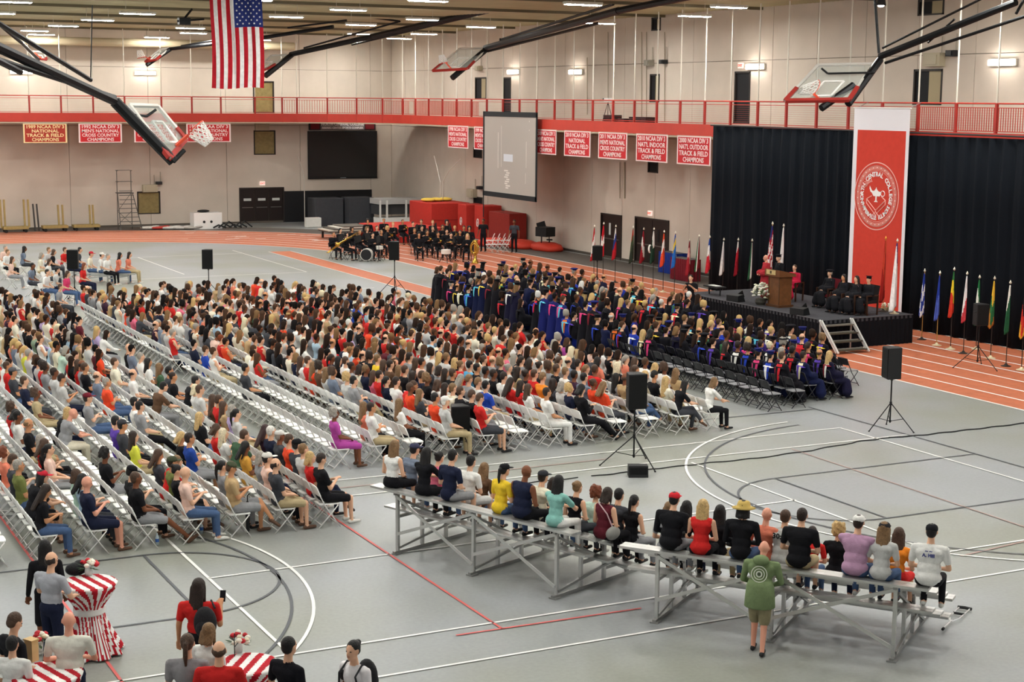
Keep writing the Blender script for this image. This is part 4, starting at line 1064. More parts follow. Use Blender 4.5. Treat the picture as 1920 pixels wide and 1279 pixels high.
def backpack(o, fg, lab, side=0.):
    g = MB(); g.ell((0, 0, 0), (.10, .15, .22), 14, 10); g.ell((-.07, 0, -.06), (.06, .11, .12), 12, 8); bp_ = g.build('backpack', M('#1b1b1f', .7, bump=.4, bscale=30), None, True)
    bp_.matrix_world = o.matrix_basis @ Matrix.Translation(fg['T'](.30, -.22, side)); tag(bp_, lab, 'backpack')
    for s in (-1, 1):
        st_ = MB(); q = [fg['T'](.46, -.10, side+.10*s), fg['T'](.53, .0, .12*s+side*.3), fg['T'](.42, .13, .13*s), fg['T'](.2, .10, .17*s)]; inv = Matrix.Translation(fg['T'](.30, -.22, side)).inverted()
        st_.tube([inv @ v for v in q], .014, 6); st_.build('strap', M('#26262a', .7), bp_)
backpack(o, fg, 'black backpack on the back of person in red shirt', -.13)
ph = MB(); ph.box((0, 0, 0), (.012, .075, .15)); p_ = ph.build('phone', M('#1b1c22', .2)); p_.matrix_world = o.matrix_basis @ Matrix.Translation(fg['T'](.47, .38, -.22)) @ Matrix.Rotation(.4, 4, 'Y'); tag(p_, 'dark phone held up by person in red shirt', 'phone')
o, fg = stand(352, 1205, 62, 'person in grey top with long brown ponytail and black shoulder bag', hair='pony', hc='brown', top='#8d8a8d', bottom='black', build=1.2, fem=True, group=grp, arms='fold')
g = MB(); g.ell((0, 0, 0), (.12, .07, .17), 12, 8); x = g.build('shoulder_bag', M('#1c1c20', .6), None, True); x.matrix_world = o.matrix_basis @ Matrix.Translation(fg['T'](.04, -.02, .33)); tag(x, 'black shoulder bag at left side of person in grey top', 'bag')
stand(393, 1184, 40, 'person in white top with light brown hair behind grey top and ponytail', z=1.55, hair='bob', hc='lightbrown', top='white', bottom='denim', fem=True, group=grp, arms='fold')
stand(411, 1219, 65, 'balding person in bright red shirt beside the striped table', hair='balding', hc='brown', top='red', bottom='black', build=1.15, group=grp, arms='lean')
stand(543, 1211, 25, 'person in black polo shirt with short dark hair right of striped table', hair='short', hc='black', top='#14141a', bottom='black', group=grp)
o, fg = stand(661, 1219, 205, 'smiling person with black hair bun, white top and black backpack', z=1.6, hair='bun', hc='black', top='#e4e0e2', bottom='white', fem=True, group=grp, arms='fold', yaw=.1)
backpack(o, fg, 'black backpack on the back of person with hair bun')
stand(648, 1264, 40, 'small child with short black hair at the bottom edge', z=1.25, hair='short', hc='black', top='white', bottom='navy', skin='brown', build=.9, group=grp)
o, fg = stand(1433, 1024, 42, 'bald person in green hooded jacket and khaki shorts leaning on the bleacher', z=1.56, arms='lean', lean=.22, hair='bald', hc='grey', top='#74855f', bottom='#8a8266', skin='pink', shoe='black', build=1.2, sleeve='long', trousers='shorts', legs='step', group=grp)
for r0, r1, mt in ((.115, .125, '#dfe3d6'), (.075, .085, '#dfe3d6'), (0.0, .05, '#cfd5c6'), (0, .03, '#3f4a36')):
    g = MB(); nseg = 24; q = fg['T'](.31, -.172-(.004 if r1 > .04 else .008))
    vs = [(0, r0*math.cos(2*PI*i/nseg), r0*math.sin(2*PI*i/nseg)) for i in range(nseg)]+[(0, r1*math.cos(2*PI*i/nseg), r1*math.sin(2*PI*i/nseg)) for i in range(nseg)]
    g.add(vs+[(a-.006, b_, c_) for a, b_, c_ in vs], [(nseg*2+i, nseg*2+(i+1) % nseg, nseg*3+(i+1) % nseg, nseg*3+i) for i in range(nseg)]); x = g.build('jacket_emblem', M(mt), o); x.matrix_local = Matrix.Translation(q) @ Matrix.Rotation(fg['ln'], 4, 'Y')
g = MB(); hh = fg['T'](.0); g.lathe((hh.x-.0, 0, hh.z-.20), [(.215, 0), (.225, .02), (.215, .18), (.20, .34), (.17, .42)], 20, 0, .82, 1.05, lambda a_, i: .02*math.sin(a_*7)); g.build('jacket_hem', cloth('#74855f'), o, True)
g = MB(); g.ell(fg['T'](.52, -.11), (.10, .13, .08), 12, 8); g.build('hood', cloth('#74855f'), o, True)
STR_R = cloth('#b3222e'); STR_W = cloth('#ecebe8')
def bar_table(c, h, lab, clab, rot, r=.40, flare=.48):
    t = thing('bar_table', lab, 'table', (c.x, c.y, 0), 0, 'tall round bar tables')
    m = MB(); m.cyl((0, 0, h-.03), r-.015, .025, 28); m.build('tabletop', M('#d9d5cc', .5), t)
    m = MB(); m.cyl((0, 0, .03), .035, h-.07, 12); m.build('pole', M('#777777', .4, .8), t)
    m = MB(); m.cyl((0, 0, 0), .26, .03, 20, r2=.24); m.build('base', M('#4a4a4c', .4, .6), t)
    # cloth: stretched over the top, tied at a waist, flaring to the floor
    prof = [(0, h+.004), (r*.5, h+.004), (r*.97, h+.004), (r+.006, h-.012), (r-.01, h-.06), (r*.80, h-.17), (r*.60, h-.29), (r*.50, h-.37), (r*.47, h-.42), (r*.52, h-.50), (r*.66, h-.66), (r*.82, h-.80), (r*.98, h-.93), (r*1.10, .03)]
    pr2 = []
    for (r_a, z_a), (r_b, z_b) in zip(prof[:-1], prof[1:]):
        kk = max(1, int(math.hypot(r_b-r_a, z_b-z_a)/.018)); pr2 += [(r_a+(r_b-r_a)*q/kk, z_a+(z_b-z_a)*q/kk) for q in range(kk)]
    prof = pr2+[prof[-1]]; n = 120; vs = []; arcs = [0]
    for p_, q_ in zip(prof[:-1], prof[1:]): arcs.append(arcs[-1]+math.hypot(q_[0]-p_[0], q_[1]-p_[1]))
    for i, (rr, z) in enumerate(prof):
        amp = 0 if z > h-.05 else min(.13, .05+.09*max(0, (h-.4-z)))
        for k in range(n):
            a = 2*PI*k/n; q = rr*(1+amp*math.sin(a*9+.6*math.sin(a*2)+rot)+amp*.5*math.sin(a*15)); vs.append((q*math.cos(a), q*math.sin(a), z))
    g = MB()
    for i in range(len(prof)-1):
        for k in range(n):
            if i == 0 and False: continue
            a = 2*PI*(k+.5)/n+rot; z = (prof[i][1]+prof[i+1][1])/2; q = (prof[i][0]+prof[i+1][0])/2
            # stripes run straight across the cloth, which hangs down past the rim
            arc = (arcs[i]+arcs[i+1])/2
            s_ = math.floor((arc*math.sin(a)+10)/.085) % 2
            g.f.append((i*n+k, i*n+(k+1) % n, (i+1)*n+(k+1) % n, (i+1)*n+k)); g.m.append(s_)
    g.v = vs; o = g.build('tablecloth', [STR_R, STR_W], None, True, (c.x, c.y, 0)); sd = o.modifiers.new('t', 'SOLIDIFY'); sd.thickness = .004
    tag(o, clab, 'tablecloth', 'red and white striped tablecloths')
    m = MB(); m.lathe((0, 0, h-.44), [(r*.50, -.02), (r*.575, .0), (r*.575, .07), (r*.50, .09)], 40); tie = m.build('sash', M('#ecebe8', .7), o)
    return t
def bouquet(p, lab, seed):
    rr = random.Random(seed); t = thing('bouquet', lab, 'flowers', p, 0, 'bouquets on the bar tables')
    m = MB(); m.lathe((0, 0, 0), [(.05, 0), (.055, .06), (.045, .12)], 14); m.build('vase', M('#c9d2cf', .1, spec=.6), t, True)
    for i in range(16):
        a = rr.uniform(0, 2*PI); q = rr.uniform(0, .13); z = .17+.08*(1-q/.13)+rr.uniform(-.02, .02); m = MB(); R0 = rr.uniform(.028, .04)
        m.ell((q*math.cos(a), q*math.sin(a), z), (R0, R0, R0*.85), 10, 7); m.lathe((q*math.cos(a), q*math.sin(a), z), [(R0*.3, -.01), (R0*1.15, .0), (R0*1.05, .012), (R0*.5, .03)], 8)
        m.build('flower', M(rr.choice(['#c2202b', '#ece7d8', '#e6dcc0', '#ece7d8', '#b81d29']), .6), t, True)
    for i in range(14):
        a = rr.uniform(0, 2*PI); m = MB(); d = Vector((math.cos(a), math.sin(a), rr.uniform(-.3, .5))).normalized(); s0 = d*.06+Vector((0, 0, .12)); e0 = s0+d*.12; w = d.cross(Vector((0, 0, 1))).normalized()*.02
        m.add([s0, s0.lerp(e0, .5)+w, e0, s0.lerp(e0, .5)-w, s0.lerp(e0, .5)+Vector((0, 0, .006))], [(0, 1, 4), (1, 2, 4), (2, 3, 4), (3, 0, 4)]); m.build('leaf', M('#2f4a2c', .6), t)
c1 = at(166, 1092, 1.07); bar_table(c1, 1.07, 'tall round bar table under striped cloth, upright at left', 'red and white striped tablecloth with white sash, farthest of the three', 1.35)
bouquet(at(166, 1079, 1.08), 'red and white flower bouquet on the farthest striped table', 1)
c2 = at(88, 1262, 1.07); bar_table(c2, 1.07, 'tall round bar table at the lower left corner', 'red and white striped tablecloth hidden behind the cream shirt', 1.3, .42)
bouquet(at(73, 1222, 1.08), 'red and white bouquet beside the wooden box at lower left', 2)
c3 = at(462, 1245, 1.07); bar_table(c3, 1.07, 'tall round bar table between red shirt and black polo', 'red and white striped tablecloth between red shirt and black polo', 2.2)
bouquet(at(447, 1223, 1.08), 'red and white bouquet on the table beside red shirt', 3)
p = at(60, 1240, 1.07); t = thing('wooden_box', 'small pale wooden box standing on the lower left table', 'box', p, .5)
m = MB(); m.box((0, 0, .14), (.10, .14, .26)); m.build('box_body', M('#d6b884', .6, var=.1), t); m = MB(); m.box((0, 0, .28), (.12, .16, .02)); m.build('lid', M('#c9a771', .6), t)
p = at(143, 1078, 1.07); g = MB(); g.ell((0, 0, .09), (.16, .11, .10), 14, 8); g.ell((.06, .03, .15), (.09, .08, .06), 10, 6); tag(g.build('handbag', M('#17171b', .7, bump=.5), None, True, p), 'black handbag lying on the far striped table', 'bag')
p = at(440, 1231, 1.08); t = thing('wire_decoration', 'thin dark metal table decoration beside the bouquet', 'decoration', p)
m = MB(); m.tube([(0, 0, 0), (0, 0, .3)], .006, 6); m.build('stem', M('#2a2a2a', .5), t)
for a in range(4): m = MB(); m.tube([(0, 0, .12+.04*a), (.07*math.cos(a*1.6), .07*math.sin(a*1.6), .2+.03*a)], .005, 5); m.build('branch', M('#2a2a2a', .5), t)
# crutches
a = at(1768, 1184); b_ = at(1805, 1148); d = (b_-a); d.z = 0
for k in (0,):
    t = thing('crutch', 'aluminium crutch lying on the floor right of the bleacher', 'crutch', (a.x, a.y, .04), math.atan2(d.y, d.x))
    L = d.length+.1; m = MB()
    for s in (-1, 1): m = MB(); m.tube([(.42, .0+.012*s, 0), (.62, .075*s, 0), (L, .085*s, 0)], .011, 8); m.build('side_tube', M('#dcdcdc', .3, .7), t)
    m = MB(); m.tube([(0, 0, 0), (.48, 0, 0)], .013, 8); m.build('lower_tube', M('#dcdcdc', .3, .7), t)
    m = MB(); m.tube([(-.03, 0, 0), (.03, 0, 0)], .022, 8); m.build('rubber_tip', M('#1a1a1a', .8), t)
    m = MB(); m.tube([(L, -.11, 0), (L+.02, 0, 0), (L, .11, 0)], .026, 8); m.build('armpit_pad', M('#2a2a2c', .8), t)
    m = MB(); m.tube([(L-.33, -.085, 0), (L-.33, .085, 0)], .02, 8); m.build('hand_grip', M('#2a2a2c', .8), t)
# ================================================================== LOUDSPEAKERS
BLK = M('#17181a', .55, bump=.2, bscale=120); GRL = M('#0e0f10', .85, bump=.8, bscale=300); STD = M('#1c1c1e', .45, .3)
def speaker_on_stand(P, top, rz, lab, h=.78, w=.44, legs=.62, floor_z=0.):
    t = thing('speaker_stand', 'tripod stand under the '+lab, 'stand', P, rz, 'black loudspeaker stands')
    zb = top-h; m = MB(); m.tube([(0, 0, .18), (0, 0, zb)], .019, 10); m.build('pole', STD, t)
    m = MB(); m.cyl((0, 0, .62), .032, .09, 12); m.build('collar', STD, t); m = MB(); m.cyl((0, 0, .20), .03, .05, 12); m.build('lower_collar', STD, t)
    for k in range(3):
        a = 2*PI*k/3+.3; e = (legs*math.cos(a), legs*math.sin(a), .015); m = MB(); m.tube([(0, 0, .68), e], .013, 8); lg = m.build('leg', STD, t)
        m = MB(); m.ell(e, (.025, .025, .018), 8, 5); m.build('rubber_foot', BLK, lg)
        m = MB(); q = .55; m.tube([(0, 0, .22), (e[0]*q, e[1]*q, .68*(1-q)+.015*q)], .009, 6); m.build('brace', STD, t)
    s = thing('loudspeaker', lab, 'loudspeaker', (P[0], P[1], zb), rz, 'black loudspeakers')
    m = MB(); d_ = w*.85; x = [(-d_/2, -w*.32), (-d_/2, w*.32), (d_/2, w/2), (d_/2, -w/2)]
    m.add([(a, b_, 0) for a, b_ in x]+[(a, b_, h) for a, b_ in x], [(0, 1, 2, 3), (7, 6, 5, 4)]+[(i, i+4, (i+1) % 4+4, (i+1) % 4) for i in range(4)]); o = m.build('cabinet', BLK, s); bv = o.modifiers.new('b', 'BEVEL'); bv.width = .015; bv.segments = 2
    m = MB(); m.box((d_/2+.008, 0, h/2), (.014, w-.05, h-.06)); m.build('grille', GRL, s)
    m = MB(); m.tube([(-.03, -w*.42, h*.62), (-.0, -w*.47, h*.62), (.09, -w*.47, h*.62)], .012, 6); m.build('handle', STD, s)
    m = MB(); m.cyl((0, 0, -.05), .035, .06, 12); m.build('pole_socket', STD, s)
def fw(px, py): return at(px, py)
P = fw(1188, 873); speaker_on_stand((P.x, P.y, 0), 2.08, math.radians(-100), 'black loudspeaker on tripod at the corner of the near court', legs=.75)
P = fw(1668, 806); speaker_on_stand((P.x, P.y, 0), 2.07, math.radians(160), 'black loudspeaker on tripod at the right, beside the gowned block', legs=.62)
P = at(860, 848); speaker_on_stand((P.x, P.y, 0), atX(857, 758, P.x).z, math.radians(-100), 'black loudspeaker before the central seating, behind red shirt', .80)
P = fw(740, 549); speaker_on_stand((P.x, P.y, 0), 2.15, math.radians(-120), 'black loudspeaker on tripod in front of the band')
P = fw(1119, 548); speaker_on_stand((P.x, P.y, 0), 1.97, math.radians(-120), 'black loudspeaker on tripod on the track before the flags', .62)
P = fw(392, 560); speaker_on_stand((P.x, P.y, 0), 1.98, math.radians(-120), 'black loudspeaker behind the crowd on the empty grey floor')
P = fw(141, 572); speaker_on_stand((P.x, P.y, 0), 2.15, math.radians(-120), 'black loudspeaker at the far left by the small bleacher', .74)
P = fw(1832, 690); speaker_on_stand((P.x, P.y, 0), 1.98, math.radians(-100), 'black loudspeaker in front of the black drape at far right', .66, .42, .75)
# floor wedge
P = fw(1196, 893); t = thing('floor_monitor', 'black wedge box on the floor under the court corner loudspeaker', 'loudspeaker', (P.x, P.y, 0), math.radians(-115))
m = MB(); m.add([(-.16, -.21, 0), (.14, -.21, 0), (.08, -.21, .24), (-.16, -.21, .24), (-.16, .21, 0), (.14, .21, 0), (.08, .21, .24), (-.16, .21, .24)], [(0, 3, 2, 1), (4, 5, 6, 7), (0, 1, 5, 4), (1, 2, 6, 5), (2, 3, 7, 6), (3, 0, 4, 7)]); m.build('cabinet', BLK, t)
m = MB(); m.box((.115, 0, .12), (.02, .36, .18)); m.build('grille', GRL, t)
CAB = M('#232325', .7)
def cable(pts, lab, r=.012, z=.014):
    q = [at(*p) for p in pts]; sm = []
    for i in range(len(q)-1):
        for k in range(6):
            f = k/6; P_ = q[i].lerp(q[i+1], f); sm.append((P_.x+.03*math.sin(i*3+k*1.1), P_.y+.03*math.cos(i*2+k*1.3), z))
    sm.append((q[-1].x, q[-1].y, z)); m = MB(); m.tube(sm, r, 6); tag(m.build('cable', CAB), lab, 'cable')
cable([(1110, 894), (1190, 885), (1240, 879), (1330, 869), (1420, 860), (1520, 846), (1610, 829), (1668, 822)], 'black cable on the floor between the two near loudspeakers', .013)
cable([(1668, 822), (1730, 817), (1790, 810), (1860, 802), (1925, 794)], 'black cable running to the right edge of the floor', .018)
cable([(1085, 897), (1000, 905), (960, 912)], 'short black cable running left from the court corner loudspeaker', .012)
# ================================================================== DRAPES, BIG BANNER, SCREEN, WALL BANNERS
def drape(x, y0, y1, z0, z1, lab, seed, amp=.07):
    rr = random.Random(seed); n = int(abs(y1-y0)/.07); vs = []; ph = [rr.uniform(0, 6) for _ in range(4)]
    zs = [z0, z0+(z1-z0)*.33, z0+(z1-z0)*.66, z1]
    for j, z in enumerate(zs):
        for i in range(n+1):
            y = y0+(y1-y0)*i/n; w = math.sin(y*9+ph[0]+.8*math.sin(y*1.7+ph[1]))+.4*math.sin(y*21+ph[2]); vs.append((x+amp*w*(1-.35*j/3)+.02*math.sin(z*2+y), y, z))
    m = MB(); m.add(vs, [(j*(n+1)+i, j*(n+1)+i+1, (j+1)*(n+1)+i+1, (j+1)*(n+1)+i) for j in range(3) for i in range(n)])
    o = m.build('drape', M('#0f1319', .92, spec=.1, bump=.3, bscale=12), None, True); sd = o.modifiers.new('s', 'SOLIDIFY'); sd.thickness = .02
    tag(o, lab, 'curtain', 'black stage drapes'); return o
ya = atX(1336, 300, 38.4).y
yb = atX(1430, 300, 38.4).y; yc = atX(1598, 400, 38.4).y; yd = atX(1700, 400, 38.4).y
drape(38.35, ya, yb, .02, 6.98, 'leftmost black drape panel beside the bare beige wall', 1, .05)
drape(38.32, yb-.04, yc-.6, .02, 6.93, 'black drape panel behind the lectern, left of the red banner', 2)
drape(38.36, yc-.64, yd+.2, .02, 6.88, 'black drape panel hidden mostly behind the red banner', 3)
drape(38.33, yd+.16, 34.2, .02, 6.85, 'wide black drape panel right of the red banner', 4)
drape(38.33, 34.16, 29.0, .02, 6.85, 'black drape panel beyond the right edge of the picture', 5)
m = MB(); m.tube([(38.3, ya+.05, 6.98), (38.3, 29, 6.9)], .03, 8); tag(m.build('drape_rail', M('#333333', .5)), 'thin dark rail along the top of the black drapes', 'rail')
# big banner
bt, bb = atX(1602, 203, 38.1), atX(1706, 205, 38.1); yl, yr = bt.y, bb.y; zt = bt.z; zb_ = atX(1585, 570, 38.1).z
zr = atX(1600, 243, 38.1).z
ban = thing('college_banner', 'tall red banner with white top, white side edges and round college seal', 'banner', (38.12, (yl+yr)/2, zb_)); Wd = yl-yr; Ht = zt-zb_
m = MB(); m.box((0, 0, Ht/2), (.02, Wd, Ht)); m.build('banner_cloth', M('#e9e6ea', .8, spec=.15), ban)
m = MB(); m.box((-.014, -.015*Wd, (zr-zb_)/2), (.012, Wd*.87, zr-zb_)); m.build('red_field', M('#cf4335', .8, spec=.15, bump=.2, bscale=10, var=.04), ban)
m = MB(); m.tube([(0, -Wd/2-.05, Ht+.02), (0, Wd/2+.05, Ht+.02)], .03, 8); m.build('top_rod', M('#d9d6d0', .4), ban)
for yy_ in (-Wd/2+.1, Wd/2-.1): m = MB(); m.tube([(0, yy_, Ht), (.55, yy_, 8.0-zb_)], .012, 5); m.build('hanging_cord', M('#888888', .6), ban)
PK = M('#f0b9ae', .8); WH = M('#f3efec', .8)
sc_c = atX(1643, 368, 38.1); cz = sc_c.z-zb_; cy = sc_c.y-(yl+yr)/2; SX = -.024
def ring(r0, r1, mat, nm='seal_ring', ex=1.0, seg=72, x=SX):
    m = MB(); vs = []
    for r in (r0, r1):
        for i in range(seg): a = 2*PI*i/seg; vs.append((x, cy+r*math.cos(a), cz+r*math.sin(a)))
    m.add(vs, [(i, (i+1) % seg, seg+(i+1) % seg, seg+i) for i in range(seg)]); return m.build(nm, mat, ban)
Rz = abs(atX(1643, 304, 38.1).z-atX(1643, 432, 38.1).z)/2
ring(Rz*.97, Rz, PK); ring(Rz*.78, Rz*.90, M('#dd8478', .8)); ring(Rz*.745, Rz*.755, PK); ring(Rz*.89, Rz*.905, PK)
def ringtext(txt, r, size, a0, a1, mat, flip=False):
    n = len(txt)
    for i, chx in enumerate(txt):
        if chx == ' ': continue
        a = math.radians(a0+(a1-a0)*i/(n-1)); me = text_mesh(chx, size, mat, extrude=.002, bold=.008)
        # picture-right is -Y here; letters face -X
        y = cy-r*math.cos(a); z = cz+r*math.sin(a); th = a-PI/2 if not flip else a+PI/2
        o = link('seal_letter', me, ban); Mx = Matrix(((0, 0, -1, 0), (-1, 0, 0, 0), (0, 1, 0, 0), (0, 0, 0, 1)))
        o.matrix_local = Matrix.Translation((SX-.004, y, z)) @ Mx @ Matrix.Rotation(th, 4, 'Z')
ringtext('NORTH CENTRAL COLLEGE', Rz*.64, Rz*.19, 195, -15, WH); ringtext('NAPERVILLE ILLINOIS', Rz*.64, Rz*.17, 208, 332, WH, True)
for i in range(60):
    a = 2*PI*i/60; m = MB(); m.box((SX-.004, cy+Rz*.84*math.cos(a), cz+Rz*.84*math.sin(a)), (.002, .035, .035)); 
    if i % 2: m.build('seal_bead', WH, ban)
# lamp, open book and rays inside the seal
def poly(pts, mat, nm, x=SX-.006):
    m = MB(); m.add([(x, cy-px_*Rz, cz+pz_*Rz) for px_, pz_ in pts], [tuple(range(len(pts)))]); return m.build(nm, mat, ban)
poly([(-.20, .10), (-.12, .0), (.16, 0), (.24, .12), (.10, .15), (.03, .20), (0, .27), (-.04, .20), (-.10, .15), (-.19, .16), (-.30, .30), (-.31, .22), (-.26, .12)], WH, 'lamp_emblem')
poly([(-.03, 0), (.03, 0), (.03, -.12), (.09, -.17), (-.09, -.17), (-.03, -.12)], WH, 'lamp_foot')
m = MB(); m.tube([(SX-.006, cy-Rz*(.29+.09*math.cos(t)), cz+Rz*(.09+.08*math.sin(t))) for t in np.linspace(0, 2*PI, 14)], .014, 5, cap=False); m.build('lamp_handle', WH, ban)
for q in ([(-.42, -.10), (0, -.42), (.42, -.10)], [(-.42, -.22), (0, -.55), (.42, -.22)], [(-.42, -.10), (-.42, -.22)], [(.42, -.10), (.42, -.22)], [(-.42, -.10), (-.2, .0)], [(.42, -.10), (.24, .0)], [(-.15, -.58), (0, -.45), (.15, -.58)]):
    m = MB(); m.tube([(SX-.005, cy-a*Rz, cz+b_*Rz) for a, b_ in q], .016, 5); m.build('book_outline', PK, ban)
for k in range(7):
    a = math.radians(100+k*14); m = MB(); m.tube([(SX-.005, cy-Rz*(-.26+.18*math.cos(a-.5)), cz+Rz*(.30+.12*math.sin(a))), (SX-.005, cy-Rz*(-.20+.45*math.cos(a)), cz+Rz*(.22+.30*math.sin(a)))], .012, 4); m.build('lamp_ray', PK, ban)
# projection screen hung from the railing
s0, s1, s2 = atX(907, 209, 38.35), atX(1008, 213, 38.35), atX(1008, 379, 38.35); y0, y1, z1, z0 = s0.y, s1.y, s0.z, s2.z
scr = thing('projection_screen', 'large portrait projection screen with black border hanging from the railing', 'screen', (38.35, (y0+y1)/2, z0)); w_, h_ = y0-y1, z1-z0
m = MB(); m.box((0, 0, h_/2), (.02, w_-.1, h_-.1)); m.build('screen_cloth', M('#a9a29a', .6, emit=.05), scr)
for nm, c_, d_ in (('top_border', (-.01, 0, h_-.12), (.05, w_, .26)), ('bottom_border', (-.01, 0, .12), (.05, w_, .26)), ('left_border', (-.01, w_/2-.06, h_/2), (.05, .13, h_)), ('right_border', (-.01, -w_/2+.06, h_/2), (.05, .13, h_))):
    m = MB(); m.box(c_, d_); m.build(nm, M('#1c2226', .6), scr)
m = MB(); m.tube([(0, w_/2-.02, h_), (0, w_/2-.02, -1.2)], .03, 6); m.build('support_leg', M('#1c2226', .6), scr)
LT = M('#cfcac2', .6, emit=.12)
for a, b_, c_, d_ in ((-.42, .55, .42, .56), (-.30, .60, .04, .48), (.62, .52, .035, .30), (.60, .25, .02, .12), (.72, .9, .04, .015), (.72, .8, .04, .012)):
    m = MB(); m.box((-.014, -(a-.5+.42 if False else a*.5)*w_, b_*h_), (.004, d_ if False else .03 if c_ < .06 else .05, c_*h_ if c_ > .1 else d_*h_)); m.build('projected_line', LT, scr)
m = MB(); m.box((-.014, .02*w_, .47*h_), (.004, .17*w_, .085*h_)); m.build('projected_shape', M('#c3c7cd', .6, emit=.12), scr)
for k in range(9): m = MB(); m.box((-.014, (.04-.02*math.sin(k*2.1))*w_, (.12+.025*k)*h_), (.004, (.05+.03*math.sin(k*1.7)**2)*w_, .015*h_)); m.build('projected_shape', LT, scr)
# championship banners
BR = M('#c32a30', .75); BW = M('#efd9d6', .75); BG = M('#f0d7a0', .75); BR2 = M('#a8382c', .75)
def champ(cx_, cz_, horiz, w, h, lines, lab, red=BR, wh=BW):
    t = thing('championship_banner', lab, 'banner', (cx_, YT-.08, cz_) if horiz else (XT-.08, cx_, cz_), 0 if horiz else PI/2*-1, 'red and white championship banners under the raised track')
    # local: x to picture right, -y to viewer (horiz); rotated for the right wall
    m = MB(); m.box((0, 0, 0), (w, .015, h)); m.build('banner_cloth', wh, t)
    m = MB(); m.box((0, -.01, 0), (w*.93, .008, h*.91)); m.build('red_field', red, t)
    for i, ln in enumerate(lines):
        size = h*.235; me = text_mesh(ln, size, wh, extrude=.002, bold=.006); xs = [v.co.x for v in me.vertices]; wid = max(xs)-min(xs); mxw = w*(.86 if i in (0, 2) or len(ln) > 9 else .62)
        me.transform(Matrix.Diagonal((mxw/wid, 1, 1, 1))); o = link('lettering', me, t); o.matrix_local = Matrix.Translation((0, -.02, h*(.335-.223*i))) @ Matrix.Rotation(PI/2, 4, 'X')
    m = MB(); m.tube([(-w/2, 0, h/2), (w/2, 0, h/2)], .015, 5); m.build('hem_rod', M('#bbb2a2', .6), t)
TF = lambda y: ['%s NCAA DIV 3' % y, 'NATIONAL', 'TRACK & FIELD', 'CHAMPIONS']
CC = lambda y: ['%s NCAA DIV 3' % y, "MEN'S NATIONAL", 'CROSS COUNTRY', 'CHAMPIONS']
for x0, x1, tx, lab, gold in ((43, 126, TF('1989'), 'red banner with gold letters at the far left of back wall', 1), (147, 229, CC('1992'), 'red and white banner second from left on back wall', 0), (251, 333, CC('1993'), 'red banner on back wall partly behind the big hoop arm', 0), (349, 433, CC('1997'), 'red banner on back wall behind the big hoop net', 0)):
    a, b_ = atY(x0, 233, YT-.08), atY(x1, 268, YT-.08); champ((a.x+b_.x)/2, 5.82, True, b_.x-a.x, 1.10, tx, lab, BR2 if gold else BR, BG if gold else BW)
for x0, x1, tx, lab in ((840, 878, CC('1998'), 'red and white banner on right wall nearest the corner'), (889, 926, CC('1999'), 'red and white banner cut by left edge of projection screen'), (1006, 1043, CC('2009'), 'red and white banner at right edge of projection screen'), (1058, 1107, TF('2010'), 'red banner second right of the projection screen'), (1122, 1176, CC('2011'), 'red banner above the single brown door'),
                        (1193, 1252, ['2010 NCAA DIV 3', "NAT'L INDOOR", 'TRACK & FIELD', 'CHAMPIONS'], 'red banner above the dark double door'), (1270, 1333, ['2000 NCAA DIV 3', "NAT'L OUTDOOR", 'TRACK & FIELD', 'CHAMPIONS'], 'red banner nearest the black drape')):
    a, b_ = atX(x0, 270, XT-.08), atX(x1, 270, XT-.08); champ((a.y+b_.y)/2, 5.86, False, abs(a.y-b_.y), 1.24, tx, lab)
# exit signs
for P_, hz_, lab in ((atX(1219, 400, XR-.06), False, 'red exit sign above the dark double door'), (atX(1389, 123, XR-.06), False, 'red exit sign above upper dark doorway'), (atY(492, 344, YB-.06), True, 'glowing orange exit sign above the triple door')):
    t = thing('exit_sign', lab, 'sign', P_, 0 if hz_ else -PI/2); m = MB(); m.box((0, 0, 0), (.34, .07, .24)); m.build('sign_box', M('#e9d6cc', .5, emit=.5), t)
    me = text_mesh('EXIT', .15, M('#e0402c', .5, emit=1.2), bold=.004); o = link('lettering', me, t); o.matrix_local = Matrix.Translation((0, -.045, 0)) @ Matrix.Rotation(PI/2, 4, 'X')
# display and its header sign on the back wall
a, b_ = atY(577, 246, YB-.12), atY(707, 334, YB-.12)
t = thing('wall_display', 'large switched-off black video screen on the back wall', 'screen', ((a.x+b_.x)/2, YB-.1, b_.z)); w_, h_ = b_.x-a.x, a.z-b_.z
m = MB(); m.box((0, 0, h_/2), (w_, .1, h_)); m.build('display_frame', M('#141517', .4), t); m = MB(); m.box((0, -.055, h_/2+.03), (w_-.12, .012, h_-.16)); m.build('glass_panel', M('#1f2022', .25, spec=.5), t)
m = MB(); m.box((0, -.06, .06), (.4, .012, .05)); m.build('maker_plate', M('#85878a', .4), t)
a, b_ = atY(579, 227, YB-.12), atY(704, 245, YB-.12)
t = thing('header_sign', 'narrow black and white North Central College sign above the display', 'sign', ((a.x+b_.x)/2, YB-.1, a.z-.31)); w_ = b_.x-a.x
m = MB(); m.box((0, 0, 0), (w_, .08, .55)); m.build('sign_board', M('#2a2326', .5), t)
m = MB(); m.box((0, -.045, .0), (w_*.66, .01, .50)); m.build('text_panel', M('#8a7f80', .6), t)
for ln, z, sz, ww in (('NORTH CENTRAL COLLEGE', .10, .25, w_*.64), ('RES/TINGSTEN HAAS FOOTBALL FACILITY' if False else 'RES/REC CENTER SPORTS COMPLEX', -.13, .17, w_*.62)):
    me = text_mesh(ln, sz, M('#f7f2f2', .6), bold=.012); xs = [v.co.x for v in me.vertices]; me.transform(Matrix.Diagonal((ww/(max(xs)-min(xs)), 1, 1, 1))); o = link('lettering', me, t); o.matrix_local = Matrix.Translation((0, -.06, z)) @ Matrix.Rotation(PI/2, 4, 'X')
